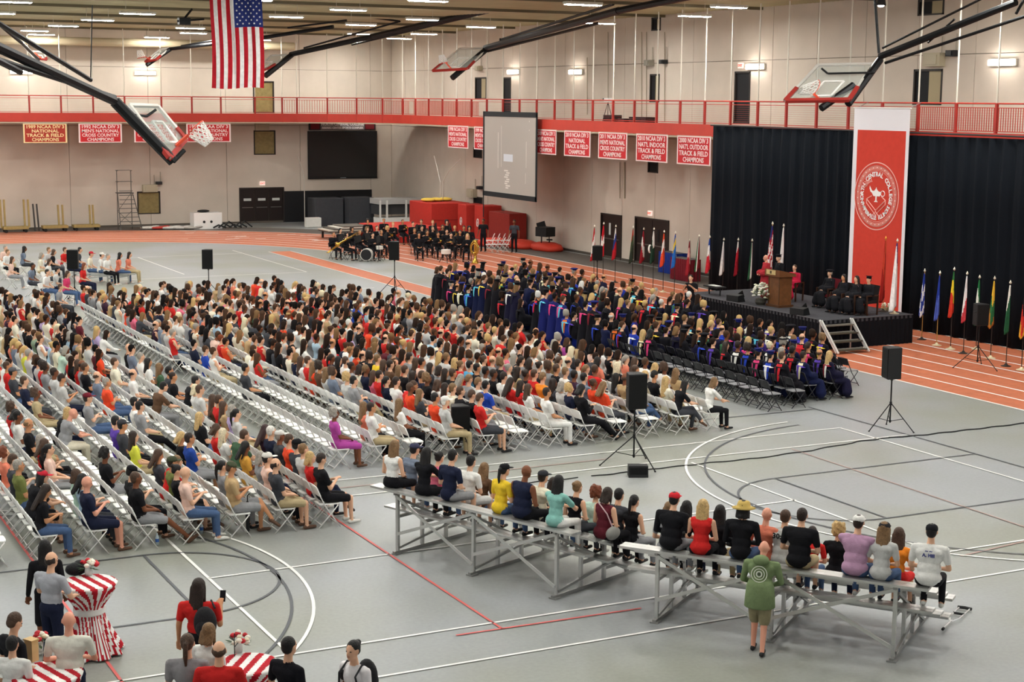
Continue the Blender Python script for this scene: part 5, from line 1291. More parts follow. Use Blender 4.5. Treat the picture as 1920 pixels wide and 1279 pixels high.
for s_ in (-1, 1): m = MB(); m.box((s_*w_*.41, -.05, 0), (.62, .01, .42)); m.build('red_emblem', M('#7c1f27', .6), t); 
# ================================================================== STAGE
SX0, SX1, SY0, SY1, SZ = 32.35, 36.1, 41.12, 49.3, .98
t = thing('stage', 'black carpeted stage platform with pleated black skirt', 'stage', ((SX0+SX1)/2, (SY0+SY1)/2, 0)); cx_, cy_ = (SX0+SX1)/2, (SY0+SY1)/2
m = MB(); m.box((0, 0, SZ-.06), (SX1-SX0, SY1-SY0, .12)); m.build('deck', M('#3d3d42', .85, var=.12, vscale=20, bump=.3), t)
def skirt(p, q, z0, z1, parent, nm='skirt'):
    p, q = Vector(p), Vector(q); L = (q-p).length; n = int(L/.035); d = (q-p)/L; nn_ = Vector((d.y, -d.x)); vs = []
    for z, am in ((z0, .03), (z1, .012)):
        for i in range(n+1): s_ = L*i/n; v = p+d*s_+nn_*am*math.sin(s_*34); vs.append((v.x, v.y, z))
    m = MB(); m.add(vs, [(i, i+1, n+2+i, n+1+i) for i in range(n)]); return m.build(nm, M('#15161a', .9, spec=.1), parent, True)
hx, hy = (SX1-SX0)/2, (SY1-SY0)/2
skirt((-hx, hy), (-hx, -hy), .01, SZ-.02, t); skirt((-hx, -hy), (hx, -hy), .01, SZ-.02, t); skirt((-hx, hy), (hx, hy), .01, SZ-.02, t)
m = MB(); m.tube([(-hx, hy, SZ), (-hx, -hy, SZ), (hx, -hy, SZ)], .012, 5); m.build('edge_trim', M('#55565a', .5), t)
# stairs
st = thing('stage_steps', 'portable aluminium stage steps with black treads and slanted side rails', 'steps', (32.80, 41.08, 0), -PI/2)
for k in range(4):
    m = MB(); m.box((.12+.24*k, 0, .82-.235*k), (.24, 1.2, .035)); m.build('tread', M('#4a4438', .7) if k else M('#6a655c', .6), st)
    if k: m = MB(); m.box((.0+.24*k, 0, .82-.235*k+.02), (.02, 1.2, .04)); m.build('tread_edge', M('#b9b7b0', .4, .6), st)
for s_ in (-1, 1):
    for off in (0, .10): m = MB(); m.beam((.0+off, s_*.62, 1.0), (.92+off, s_*.62, .05), .05, .05); m.build('side_rail', M('#e3e2df', .35, .4), st)
    m = MB(); m.beam((.05, s_*.62, 0), (.05, s_*.62, .98), .045, .045); m.build('upright', M('#c9c8c4', .4, .6), st)
# lectern
P = Vector((33.2, 44.62, SZ)); lec = thing('lectern', 'tall wooden lectern with pale slanted top in the centre of stage', 'lectern', P, 0)
WD = M('#6d4526', .5, var=.2, vscale=6); m = MB(); m.box((0, 0, .04), (.62, .74, .08)); m.build('base', M('#4d2f18', .5), lec)
m = MB(); m.box((0, 0, .56), (.50, .62, .98), 0, 0, 1.04); m.build('column', WD, lec)
for s_ in (-1, 1): m = MB(); m.box((-.262, s_*.30, .56), (.02, .04, .96)); m.build('corner_moulding', M('#52331b', .5), lec)
m = MB(); m.add([(-.36, -.42, 1.06), (.34, -.42, 1.06), (.34, .42, 1.06), (-.36, .42, 1.06), (-.36, -.42, 1.30), (.34, -.42, 1.16), (.34, .42, 1.16), (-.36, .42, 1.30)], [(0, 3, 2, 1), (4, 5, 6, 7), (0, 1, 5, 4), (1, 2, 6, 5), (2, 3, 7, 6), (3, 0, 4, 7)]); m.build('top', WD, lec)
m = MB(); m.box((-.372, .05, 1.20), (.015, .52, .16)); m.build('name_plate', M('#c9b27c', .5), lec); m = MB(); m.box((-.382, .05, 1.20), (.01, .09, .10)); m.build('plate_emblem', M('#4a3f2c', .5), lec)
m = MB(); m.tube([(.05, .1, 1.22), (-.02, .1, 1.42), (.05, .1, 1.5)], .009, 5); m.build('microphone', BLK, lec)
# flowers
fb = thing('flower_arrangement', 'large white flower arrangement in front of the lectern', 'flowers', (32.85, 45.25, SZ)); m = MB(); m.lathe((0, 0, 0), [(.14, 0), (.2, .1), (.17, .22)], 16); m.build('basket', M('#3d3a33', .7), fb)
rr = random.Random(4)
for i in range(70):
    a = rr.uniform(0, 2*PI); e = rr.uniform(0, PI/2*.95); q = .42*rr.uniform(.75, 1.05); c_ = (q*math.cos(e)*math.cos(a)*.85, q*math.cos(e)*math.sin(a), .28+q*math.sin(e)*1.15); m = MB(); r_ = rr.uniform(.035, .065)
    m.lathe(c_, [(r_*.3, -.02), (r_, .0), (r_*1.1, .02), (r_*.5, .04)], 7); m.build('flower', M(rr.choice(['#eceae0', '#f0eee6', '#e3e0cc', '#dedfc4']), .6), fb, True)
for i in range(40):
    a = rr.uniform(0, 2*PI); e = rr.uniform(-.2, 1.2); d = Vector((math.cos(a)*math.cos(e), math.sin(a)*math.cos(e), math.sin(e))); s0 = d*.12+Vector((0, 0, .26)); e0 = s0+d*.34; w = d.cross(Vector((0, 0, 1))).normalized()*.03
    m = MB(); m.add([s0, s0.lerp(e0, .5)+w, e0, s0.lerp(e0, .5)-w, s0.lerp(e0, .5)+Vector((0, 0, .01))], [(0, 1, 4), (1, 2, 4), (2, 3, 4), (3, 0, 4)]); m.build('leaf', M('#5b6b46', .6), fb)
def wedge(p, rz, lab):
    t = thing('stage_monitor', lab, 'loudspeaker', p, rz, 'monitor wedges on the stage')
    m = MB(); m.add([(-.2, -.28, 0), (.18, -.28, 0), (.06, -.28, .26), (-.2, -.28, .22), (-.2, .28, 0), (.18, .28, 0), (.06, .28, .26), (-.2, .28, .22)], [(0, 3, 2, 1), (4, 5, 6, 7), (0, 1, 5, 4), (1, 2, 6, 5), (2, 3, 7, 6), (3, 0, 4, 7)]); m.build('cabinet', BLK, t)
    m = MB(); m.beam((.20, 0, .02), (.085, 0, .26), .5, .015, up=(0, 1, 0)); m.build('grille', GRL, t)
q = at(1380, 565, SZ); wedge((q.x, q.y, SZ), 0.2, 'black monitor wedge on stage left of the white flowers'); q = at(1500, 590, SZ); wedge((q.x, q.y, SZ), .3, 'black monitor wedge on stage right of the lectern')
# stage people
def seated_on(px, py, lab, rz, base, chair=None, gown=True, z=1.10, **k):
    P = at(px, py, base+z); fig = FIG(pose='seat', arms=k.pop('arms', 'lap'), legs='norm', gown=gown, sleeve=k.pop('sleeve', 'long'), fem=k.get('fem', False), detail=2, build=k.pop('build', 1.0)); k.pop('fem', 0)
    r = math.radians(rz); h = fig['head']; x = P.x-(h.x*math.cos(r)-h.y*math.sin(r)); y = P.y-(h.x*math.sin(r)+h.y*math.cos(r))
    return put_person((x, y, base), r, lab, fig, scale=.93, **k), (x, y), r
def armchair(p, rz, lab, col='#1a1718', group=None):
    t = thing('armchair', lab, 'chair', p, rz, group); FR = M('#3a2418', .5); CU = M(col, .8)
    m = MB(); m.box((0, 0, .43), (.50, .52, .09)); m.build('seat', CU, t); m = MB(); m.beam((-.26, 0, .46), (-.36, 0, .98), .50, .06, up=(0, 1, 0)); m.build('backrest', CU, t)
    for s_ in (-1, 1):
        m = MB(); m.beam((.20, s_*.27, 0), (.22, s_*.27, .64), .045, .045); m.build('leg', FR, t); m = MB(); m.beam((-.26, s_*.27, 0), (-.28, s_*.27, .66), .045, .045); m.build('leg', FR, t)
        m = MB(); m.beam((-.30, s_*.27, .65), (.24, s_*.27, .65), .05, .04); m.build('armrest', FR, t)
STG = 'people in academic dress seated on the stage'
for px, py, lab, kw in ((1556, 516, 'seated person with white-trimmed gown and dark tam, leftmost of the stage group', dict(hair='short', hc='grey', top='black', bottom='black', hat='tam', hatc='#15141a', hood=('#e8e6e0', '#15141a'))),
                        (1582, 524, 'seated person in black gown with dark hair, second of the stage group', dict(hair='bob', hc='black', top='black', bottom='black', fem=True, skin='tan', hood=('#2a2a55', '#15141a'))),
                        (1606, 527, 'seated person in black gown with pink facings, third of the stage group', dict(hair='long', hc='darkbrown', top='black', bottom='black', fem=True, hood=('#c98a90', '#15141a'))),
                        (1629, 528, 'seated person in black gown and cap, rightmost of the stage group', dict(hair='short', hc='brown', top='black', bottom='black', hat='mortarboard', hatc='#15141a', build=1.2))):
    _, (x, y), r = seated_on(px, py, lab, 185, SZ, shoe='black', **kw); armchair((x, y, SZ), r, 'dark armchair under the '+' '.join(lab.split()[-5:]), '#6e1b26' if '1556' in str(px) else '#1a1718', 'dark armchairs on the stage')
fig = FIG(pose='seat', arms='lap', legs='norm', gown=True, sleeve='long', fem=False, detail=2, build=1.0); P = atX(1487, 507, 34.6)
put_person((P.x, P.y, SZ), math.radians(200), 'seated person in crimson gown right of the lectern', fig, 'short', 'brown', '#b8203f', '#b8203f', 'fair', 'black', scale=.93); armchair((P.x, P.y, SZ), math.radians(200), 'dark armchair under the person in crimson gown', '#1a1718', 'dark armchairs on the stage')
fig = FIG(pose='stand', arms='fold', legs='norm', gown=True, sleeve='long', detail=2); P = atX(1437, 492, 33.8); put_person((P.x, P.y, SZ), PI*.95, 'standing person in red gown behind the left side of lectern', fig, 'bald', 'grey', '#a32c34', '#a32c34', 'pink', 'black', scale=.93)
P = atX(1461, 490, 34.0); put_person((P.x, P.y, SZ), PI, 'standing speaker in black gown and cap behind the lectern', fig, 'short', 'grey', 'black', 'black', 'fair', 'black', 'mortarboard', '#15141a', scale=.95)
fig = FIG(pose='stand', arms='sign', legs='norm', sleeve='short', fem=True, trousers='skirt', detail=2); P = at(1329, 602, 0); put_person((min(P.x, 32.05), P.y, 0), math.radians(215), 'sign language interpreter in black dress standing before left end of stage', fig, 'bun', 'darkbrown', 'black', 'black', 'fair', 'black')
P = Vector((33.0, 48.3, SZ)); ks_ = thing('keyboard_stand', 'small black stand with white papers at left end of stage', 'stand', P)
m = MB(); m.box((0, 0, .30), (.4, .9, .05)); m.build('shelf', BLK, ks_); m = MB(); m.box((0, 0, .34), (.25, .5, .01)); m.build('paper', M('#e2e2de', .7), ks_)
for s_ in (-1, 1): m = MB(); m.beam((0, s_*.35, 0), (0, s_*.35, .28), .04, .04); m.build('leg', BLK, ks_)
for px, c_ in ((1657, '#f2ead2'), (1668, '#f4ecd8')):
    P = at(px, 583, SZ); t = thing('flower_pot', 'small cream flower pot on the right stage corner, %s one' % ('left' if px < 1660 else 'right'), 'flowers', (P.x, P.y, SZ), 0, 'cream flower pots on the stage'); m = MB(); m.lathe((0, 0, 0), [(.08, 0), (.11, .12)], 12); m.build('pot', M('#cdb98e', .6), t)
    for i in range(9): a = i*2.4; m = MB(); m.ell((.05*math.cos(a), .05*math.sin(a), .16+.012*i), (.04, .04, .035), 8, 5); m.build('flower', M(c_, .6), t, True)
# ================================================================== FLAGS ON STANDS
def draped(cols, h0, h1, w0, w1, seed, vertical=False):
    rr = random.Random(seed); nz, na = 22, 18; vs = []; f = MB(); p1 = rr.uniform(0, 6)
    for j in range(nz+1):
        t_ = j/nz; z = h0+(h1-h0)*t_; w = w0+(w1-w0)*t_**.8
        for i in range(na):
            a = 2*PI*i/na; r = 1+.28*math.sin(a*4+p1+t_*1.2); vs.append((w*.42*r*math.cos(a)-w*.10, w*r*math.sin(a)-w*.75*(.4+t_*.6), z-(.10*t_*(1-math.sin(a)) if j else 0)))
    f.v = vs; nc = len(cols)
    for j in range(nz):
        for i in range(na):
            a = 2*PI*(i+.5)/na; t_ = (j+.5)/nz; key = (t_*1.0+.28*math.sin(a+p1)*(.5+.5*t_)) if not vertical else (.5+.5*math.sin(a+p1*.3))
            f.f.append((j*na+i, (j+1)*na+i, (j+1)*na+(i+1) % na, j*na+(i+1) % na)); f.m.append(min(nc-1, max(0, int(key*nc))))
    f.f.append(tuple(range(na))); f.m.append(0); f.f.append(tuple(nz*na+k for k in range(na))[::-1]); f.m.append(nc-1); return f
def flag(x, y, top, cols, lab, seed, base='disc', L=1.15, w=.17, vertical=False, pole='#2a2320', tipc='#e2dccb', z=0., poleh=None, rz=0.):
    t = thing('flag', lab, 'flag', (x, y, z), rz, 'national flags on floor stands' if z == 0 else 'flags on the stage'); top -= z
    m = MB(); m.tube([(0, 0, .03), (0, 0, top)], .014, 8); m.build('pole', M(pole, .5), t)
    m = MB(); m.lathe((0, 0, 0), [(.16, 0), (.16, .015), (.06, .05), (.025, .10)], 16); m.build('stand_base', M('#d6c9a8' if seed % 3 else '#3a3430', .4, .3), t)
    m = MB(); m.lathe((0, 0, top), [(.01, -.02), (.035, 0), (.038, .03), (.02, .06), (.006, .10)], 10); m.build('finial', M(tipc, .35, .3), t)
    cl = draped(cols, top-.06, top-.06-L, .03, w, seed, vertical).build('flag_cloth', [cloth(c_) for c_ in cols], t, True)
    return t
FL = [(1113, 425, 540, ['#b9232c', '#e8e4de', '#b9232c'], 'red and white flag, leftmost of the row by the brown door'), (1130, 420, 545, ['#c4202c', '#f0ece6', '#c4202c', '#c4202c'], 'red flag with white disc, second from left'), (1153, 425, 530, ['#e8e6e4', '#2b3f86', '#b8242f'], 'white, blue and red flag before the brown door'),
      (1185, 427, 555, ['#9a3a2c', '#3f4a34', '#2c3328'], 'dark green and red flag between the two doors'), (1205, 430, 540, ['#8e1f28', '#e3dcd6', '#8e1f28'], 'dark red and white flag before the double door'), (1224, 430, 545, ['#e6e8e2', '#1f3a2c', '#1f3a2c'], 'dark green flag with white crescent'),
      (1243, 435, 548, ['#e5502f', '#f0e6df', '#e5502f'], 'orange-red and white flag before the double door'), (1264, 437, 552, ['#2653a8', '#e4c33e', '#2d6fc4', '#2d6fc4'], 'blue flag with yellow cross by the blue table'), (1291, 450, 555, ['#7d2a30', '#d9a49c', '#9c2a33'], 'red and white striped flag before the maroon table'),
      (1308, 443, 555, ['#2f5d3c', '#e5e2da', '#8c2a2c'], 'green, white and red flag behind the maroon table'), (1328, 445, 560, ['#2449a0', '#e9e7e4', '#c22a36'], 'blue, white and red flag at the left drape edge'), (1356, 450, 560, ['#dcdad8', '#cfcccf', '#dcdad8'], 'white flag first in front of the black drape'),
      (1383, 450, 560, ['#e4e0dc', '#b32331', '#8e1a28'], 'white and dark red flag before the black drape'), (1409, 452, 560, ['#2c5a3c', '#e2dfd8', '#b02a34'], 'green, white and red flag nearest the lectern'),
      (1728, 508, 637, ['#2b3f9c', '#e8e8f0', '#2b3f9c', '#e8e8f0', '#2b3f9c'], 'blue and white striped flag nearest the right stage corner'), (1756, 512, 648, ['#2a3fa0', '#2a3fa0', '#4f63bd'], 'plain blue flag right of the striped blue one'), (1782, 505, 655, ['#2f6b3a', '#e3c431', '#cc3b2a'], 'green, yellow and red flag in the right row'),
      (1806, 513, 663, ['#e3e1e4', '#ece9ea', '#c9434c'], 'white flag with red mark in the right row'), (1830, 520, 655, ['#22703f', '#e7ece5', '#2b6a44'], 'green and white flag in the right row'), (1857, 522, 672, ['#e1b43a', '#2c6b40', '#b5702a'], 'yellow, green and brown flag in the right row'),
      (1886, 530, 687, ['#e8e6df', '#24583a', '#24583a'], 'dark green and white flag in the right row'), (1915, 537, 694, ['#1c1a1c', '#c2322a', '#dda334'], 'black, red and gold flag at the right picture edge')]
for i, (px, ty, by, cols, lab) in enumerate(FL):
    P = at(px, by); X_ = P.x if px < 1340 or px > 1700 else 37.6
    if 1340 < px < 1700: P = Vector((X_, atX(px, 500, X_).y, 0))
    top = atX(px, ty, P.x).z; fg_ = flag(P.x, P.y, top, cols, lab, i+1, rz=math.radians(-60), pole='#b08a4a' if px in (1728, 1756) else '#2a2320', L=1.2 if px < 1400 else 1.3, w=.15, vertical=(i in (13, 9)))
    if 'crescent' in lab:
        m = MB(); m.tube([(-.11, -.10+.13*math.cos(a), top-.82+.16*math.sin(a)) for a in np.linspace(.9, 5.4, 12)], [.006, .02, .03, .035, .04, .042, .042, .04, .035, .03, .02, .006], 6); m.build('crescent', M('#e8ebe4', .7), fg_)
# stage flags
P = atX(1447, 470, 35.6); f_ = flag(35.6, P.y, atX(1447, 420, 35.6).z, ['#2a2f66', '#b52631', '#efe9e4', '#b52631', '#efe9e4', '#b52631', '#efe9e4', '#b52631', '#efe9e4'], 'draped stars and stripes flag behind the lectern', 31, L=1.75, w=.22, z=SZ, pole='#c9a96a', rz=math.radians(-60))
P = atX(1468, 470, 35.6); flag(35.6, P.y, atX(1468, 424, 35.6).z, ['#e6e4e1', '#efedea', '#dcd9d6'], 'white flag with ball finial behind the lectern', 32, L=1.7, w=.16, z=SZ, pole='#d9d2c4', rz=math.radians(-60))
P = atX(1660, 470, 35.6); flag(35.6, P.y, atX(1661, 448, 35.6).z, ['#b5322a', '#c8442f', '#a32620'], 'red flag hanging in front of the red banner', 33, L=1.9, w=.14, z=SZ, pole='#d98a3a', tipc='#f0a040', rz=math.radians(-60))
P = atX(1682, 470, 35.6); flag(35.6, P.y, atX(1681, 452, 35.6).z, ['#2a2f7a', '#e9e7e6', '#efedec', '#e4e2e2', '#efedec'], 'white flag with blue corner at right edge of red banner', 34, L=2.1, w=.20, z=SZ, pole='#c98a3a', rz=math.radians(-60))
# tables near the flags
for px, py, lab, c1_, c2_, nm in ((1272, 515, 'table under deep blue cloth behind the yellow-cross flag', '#20357f', '#a9c1e0', 'blue'), (1296, 528, 'table under maroon cloth right of the blue table', '#6b1c25', '#7d2630', 'maroon')):
    P = at(px, py); t = thing('draped_table', lab, 'table', (P.x, P.y+.5, 0), 0)
    m = MB(); m.box((0, 0, .98), (.6, 1.5, .03)); m.build('tabletop', M('#555555', .6), t)
    for a, b_ in (((-.31, .76), (-.31, -.76)), ((-.31, -.76), (.31, -.76)), ((-.31, .76), (.31, .76))):
        o = skirt(a, b_, .02, 1.0, t, 'table_skirt'); o.data = o.data.copy(); o.data.materials.clear(); o.data.materials.append(cloth(c1_))
# ================================================================== BIG HANGING FLAG
D_ = 55.; a = atD(397, 165, D_); b_ = atD(495, 163, D_); w_ = (b_-a).length; Lf = w_*1.9; zb2 = a.z
t = thing('hanging_flag', 'large stars and stripes flag hanging vertically below the ceiling', 'flag', (a.x, a.y, zb2), math.atan2(b_.y-a.y, b_.x-a.x))
nx, nz = 52, 40; g = MB(); sag = lambda u, v: .05*math.sin(u*9+v*2)+.03*math.sin(u*17+v*3)
for j in range(nz+1):
    for i in range(nx+1): u, v = i/nx, j/nz; g.v.append((u*w_+.03*math.sin(v*5), sag(u*2, v), v*Lf-.03*math.sin(u*6)))
ci, cj = int(nx*6/13), int(nz*.60)
for j in range(nz):
    for i in range(nx):
        g.f.append((j*(nx+1)+i, j*(nx+1)+i+1, (j+1)*(nx+1)+i+1, (j+1)*(nx+1)+i)); g.m.append(2 if (i >= ci and j >= cj) else (0 if (i*13//nx) % 2 == 0 else 1))
fc = g.build('flag_cloth', [cloth('#b3202c'), cloth('#ebe8e6'), cloth('#2a3572')], t, True)
u0, u1, v0, v1 = ci/nx, 1., cj/nz, 1.
for r_ in range(11):
    for c_ in range(9):
        if (r_+c_) % 2: continue
        u, v = u0+(u1-u0)*(c_+1)/10, v0+(v1-v0)*(r_+1)/12; m = MB(); x, y, z = u*w_+.03*math.sin(v*5), sag(u*2, v)-.012, v*Lf-.03*math.sin(u*6); pts = []
        for k in range(10): rr_ = .042 if k % 2 == 0 else .017; an_ = PI/2+k*PI/5; pts.append((x+rr_*math.cos(an_), y, z+rr_*math.sin(an_)))
        m.add(pts+[(x, y-.004, z)], [(k, (k+1) % 10, 10) for k in range(10)]); m.build('star', M('#f2f0ee', .8), t)
m = MB(); m.tube([(-.1, 0, Lf), (w_+.1, 0, Lf)], .03, 8); m.build('top_rod', M('#555555', .5), t)
for x in (.1, w_-.1): m = MB(); m.tube([(x, 0, Lf), (x, 0, ZC-zb2)], .006, 4); m.build('hanging_cord', M('#777777', .6), t)
# ================================================================== BASKETBALL BACKSTOPS
PAD = M('#9c2d26', .6); FRM = M('#dedad3', .4, .3); TRUSS = M('#17181a', .45, .3); ORG = M('#d5482a', .5); NET = M('#ece9e4', .8); GLS = M('#b9c0ba', .08, spec=.6, alpha=.32)
def backstop(corners, D, rim_c, rim_n, arms, lab, group='folded basketball backstops', rim_r=.2286, pad=True, net_dir=(0, 0, -1)):
    """corners: four picture points of the board (top-left, top-right, bottom-right, bottom-left) with distances."""
    P = [atD(*c) for c in corners]; c0 = sum(P, Vector())/4; t = thing('basketball_hoop', lab, 'basketball hoop', c0, 0, group); P = [p-c0 for p in P]; nrm = (P[1]-P[0]).cross(P[3]-P[0]).normalized()
    m = MB(); th = nrm*.015; m.add([p-th for p in P]+[p+th for p in P], [(0, 1, 2, 3), (7, 6, 5, 4)]+[(i, i+4, (i+1) % 4+4, (i+1) % 4) for i in range(4)]); m.build('backboard_glass', GLS, t)
    for i in range(4): m = MB(); m.beam(P[i], P[(i+1) % 4], .07, .07, up=tuple(nrm)); m.build('backboard_frame', FRM, t)
    cc = sum(P, Vector())/4; lo = (P[2]+P[3])/2; ex = (P[1]-P[0])*.18; ey = (P[3]-P[0])
    q = [lo-ey*.12-ex, lo-ey*.12+ex, lo-ey*.52+ex, lo-ey*.52-ex]
    for i in range(4): m = MB(); m.beam(q[i], q[(i+1) % 4], .05, .04, up=tuple(nrm)); m.build('target_line', M('#efece6', .5), t)
    m = MB(); m.beam(P[3], P[2], .11, .09, up=tuple(nrm)); m.build('padding', PAD, t)
    for i, j in ((3, 0), (2, 1)): m = MB(); m.beam(P[i], P[i].lerp(P[j], .35), .11, .09, up=tuple(nrm)); m.build('padding', PAD, t)
    rc = atD(*rim_c)-c0; n = Vector(rim_n).normalized(); e = n.cross(Vector((0, 0, 1)) if abs(n.z) < .9 else Vector((1, 0, 0))).normalized(); f = n.cross(e)
    ring_ = [rc+(e*math.cos(a)+f*math.sin(a))*rim_r for a in np.linspace(0, 2*PI, 24, endpoint=False)]
    m = MB(); m.tube(ring_, .012, 6, closed=True); rim = m.build('rim', ORG, t, True)
    near_ = min(ring_, key=lambda v: (v-lo).length); m = MB(); m.beam(near_, lo-ey*.05, .13, .05); m.build('rim_bracket', ORG, t)
    nd = Vector(net_dir).normalized(); m = MB(); k_ = 12
    def npt(a, s): rr_ = rim_r*(1-.45*s); return rc+nd*.42*s+(e*math.cos(a)+f*math.sin(a))*rr_
    for i in range(k_):
        a0 = 2*PI*i/k_; m.tube([npt(a0+s*1.2, s) for s in np.linspace(0, 1, 6)], .011, 4); m.tube([npt(a0-s*1.2, s) for s in np.linspace(0, 1, 6)], .011, 4)
    o = m.build('net', NET, t); o['kind'] = 'stuff'
    for (pp, qq, r_) in arms:
        m = MB(); a, b_ = atD(*pp)-c0, atD(*qq)-c0; m.tube([a, b_], r_, 8); m.build('mast_tube', TRUSS, t)
    return t
# 1 big arm at upper left
backstop([(243, 197, 33.6), (296, 199, 34.4), (348, 262, 34.6), (318, 296, 33.4)], 34, (366, 241, 34.2), (.62, -.32, -.70), [((-40, 72, 27), (215, 190, 33)  , .10), ((215, 190, 33), (325, 303, 33.6), .12), ((-40, 20, 27), (170, 150, 32.5), .045), ((-40, 100, 27), (215, 182, 33), .05), ((-40, 95, 26.5), (38, 135, 28.5), .06), ((325, 303, 33.6), (345, 282, 33.8), .05), ((243, 215, 33.4), (275, 218, 33.8), .03), ((275, 218, 33.8), (292, 206, 34), .03), ((170, 150, 32.5), (173, 10, 32.5), .012)], 'nearest folded hoop with long black arm crossing the upper left', net_dir=(.62, -.32, -.70))
m = MB()
# 2 upper right
backstop([(1534, 122, 46), (1637, 120, 46), (1592, 187, 45), (1472, 189, 45)], 45, (1528, 164, 45.2), (-.75, .15, .35), [((1590, 195, 45.2), (1650, 112, 46), .11), ((1540, 203, 45), (1600, 160, 45.4), .11), ((1650, 106, 46), (1905, 4, 42), .10), ((1655, 90, 46), (1860, -12, 42), .035), ((1660, 118, 46), (1930, 28, 42), .045), ((1648, 100, 46), (1640, -10, 46), .04), ((1740, 80, 45), (1790, 36, 44), .03), ((1540, 128, 45.6), (1552, 138, 45.6), .03), ((1552, 138, 45.6), (1640, 136, 45.6), .03), ((1905, 26, 42), (1925, -10, 42), .04)], 'folded hoop with glass board and red padding at upper right', net_dir=(-.80, .35, -.15))
# 3 upper centre
backstop([(862, 91, 84), (914, 90, 84), (876, 129, 82.5), (811, 133, 82.5)], 83, (832, 118, 82.8), (-.2, .1, 1), [((848, 146, 82.6), (915, 90, 84), .16), ((910, 90, 84), (1160, 20, 66), .16), ((1160, 20, 66), (1330, -14, 60), .14), ((940, 74, 82), (1150, 8, 66), .06), ((915, 96, 84), (1120, 44, 70), .07), ((938, 80, 82), (938, 72, 82), .05)], 'folded hoop near the corner at upper centre', rim_r=.24, net_dir=(-.3, .1, .95))
# 4 behind the flag
backstop([(508, 104, 88), (545, 102, 88), (500, 130, 86.5), (478, 134, 86.5)], 87, (485, 122, 86.5), (-.2, .1, 1), [((498, 142, 86.6), (548, 102, 88), .16), ((545, 102, 88), (700, 68, 84), .14), ((700, 68, 84), (960, 8, 74), .15), ((570, 90, 87), (750, 40, 82), .05), ((750, 40, 82), (560, 14, 80), .05), ((660, 84, 86), (930, 20, 75), .05)], 'folded hoop half hidden right of the hanging flag', net_dir=(-.3, .1, .8))
# 5 left of the flag
backstop([(300, 92, 90), (318, 90, 90), (292, 112, 89), (272, 116, 89)], 89, (265, 108, 89), (-.2, .1, 1), [((275, 122, 89), (320, 92, 90), .12), ((318, 92, 90), (470, 74, 86), .10), ((470, 74, 86), (625, 50, 84), .10), ((340, 86, 90), (400, 76, 88), .05), ((540, 52, 84), (650, 38, 82), .05)], 'small far folded hoop left of the hanging flag', net_dir=(-.2, .1, .9))
# 6 far left
backstop([(62, 96, 92), (82, 98, 92), (88, 112, 92), (70, 110, 92)], 92, (58, 96, 92), (.3, -.1, .9), [((72, 112, 92), (40, 80, 88), .10), ((40, 80, 88), (-20, 30, 84), .10)], 'far folded hoop at the left edge behind the long arm', net_dir=(.4, 0, -.8))
for px, py, D, lab in ((345, 40, 70, 'small black winch hanging under the ceiling left of the flag'), (570, 14, 78, 'small black winch under the ceiling right of the flag')):
    P = atD(px, py, D); t = thing('ceiling_winch', lab, 'winch', P); m = MB(); m.box((0, 0, 0), (.5, .35, .3)); m.build('housing', TRUSS, t); m = MB(); m.tube([(0, 0, .1), (.4, .1, max(.2, ZC-.2-P.z))], .05, 6); m.build('bracket', TRUSS, t); m = MB(); m.tube([(-.3, 0, 0), (.9, 0, .12)], .05, 6); m.build('drive_shaft', TRUSS, t)
P = atX(1652, 5, 38.0); t = thing('flood_light', 'small round spot lamp at the top above the right hoop', 'light', P); m = MB(); m.lathe((0, 0, -.1), [(.05, .35), (.14, .2), (.18, 0)], 16); m.build('shade', M('#2a2a2c', .5), t); m = MB(); m.ell((0, 0, -.08), (.13, .13, .08), 12, 6); m.build('bulb', M('#fff6e6', emit=14), t)
# ================================================================== BACK OF THE HALL: EQUIPMENT
def simple_box(nm, lab, cat, c, d, rz, col, rough=.7, group=None, trimc=None):
    t = thing(nm, lab, cat, (c[0], c[1], c[2]), rz, group); m = MB(); m.box((0, 0, d[2]/2), d); o = m.build('body', M(col, rough, var=.06, bump=.15), t); bv = o.modifiers.new('b', 'BEVEL'); bv.width = min(.04, min(d)*.15); bv.segments = 2
    if trimc:
        for s_ in (-1, 1): m = MB(); m.box((0, s_*(d[1]/2+.004), d[2]*.5), (d[0]*.98, .012, .03)); m.build('seam', M(trimc, .7), t)
    return t
# rolling safety ladder
a = atY(223, 428, 96.6); top_ = atY(223, 320, 96.6).z; t = thing('rolling_ladder', 'tall dark wheeled warehouse ladder against the back wall', 'ladder', (a.x, 96.8, 0)); LD = M('#5c5a56', .5, .4); Wl = 1.0; Hp = top_*.62
for s_ in (0, Wl):
    for p, q in (((s_ if s_ == 0 else .85, 0, 0), (s_ if s_ == 0 else .85, 0, top_)), ((s_ if s_ == 0 else 1.3, -.7, 0), (s_ if s_ == 0 else .9, -.1, Hp))): m = MB(); m.tube([p, q], .025, 6); m.build('rail', LD, t)
for k in range(9): m = MB(); z = .25+.26*k; m.beam((.02+.01*k, -.65+.065*k, z), (1.25-.045*k, -.65+.065*k, z), .18, .03); m.build('rung', LD, t)
m = MB(); m.box((.45, .0, Hp), (.95, .7, .05)); m.build('platform', LD, t)
for z in (top_, (top_+Hp)/2): m = MB(); m.tube([(0, -.3, z), (0, .3, z), (.85, .3, z), (.85, -.3, z)], .02, 6); m.build('guard_rail', LD, t)
for p, q in (((0, 0, .3), (.85, 0, Hp*.5)), ((.85, 0, .3), (0, 0, Hp*.5)), ((0, 0, Hp*.5), (.85, 0, Hp))): m = MB(); m.tube([p, q], .015, 5); m.build('brace', LD, t)
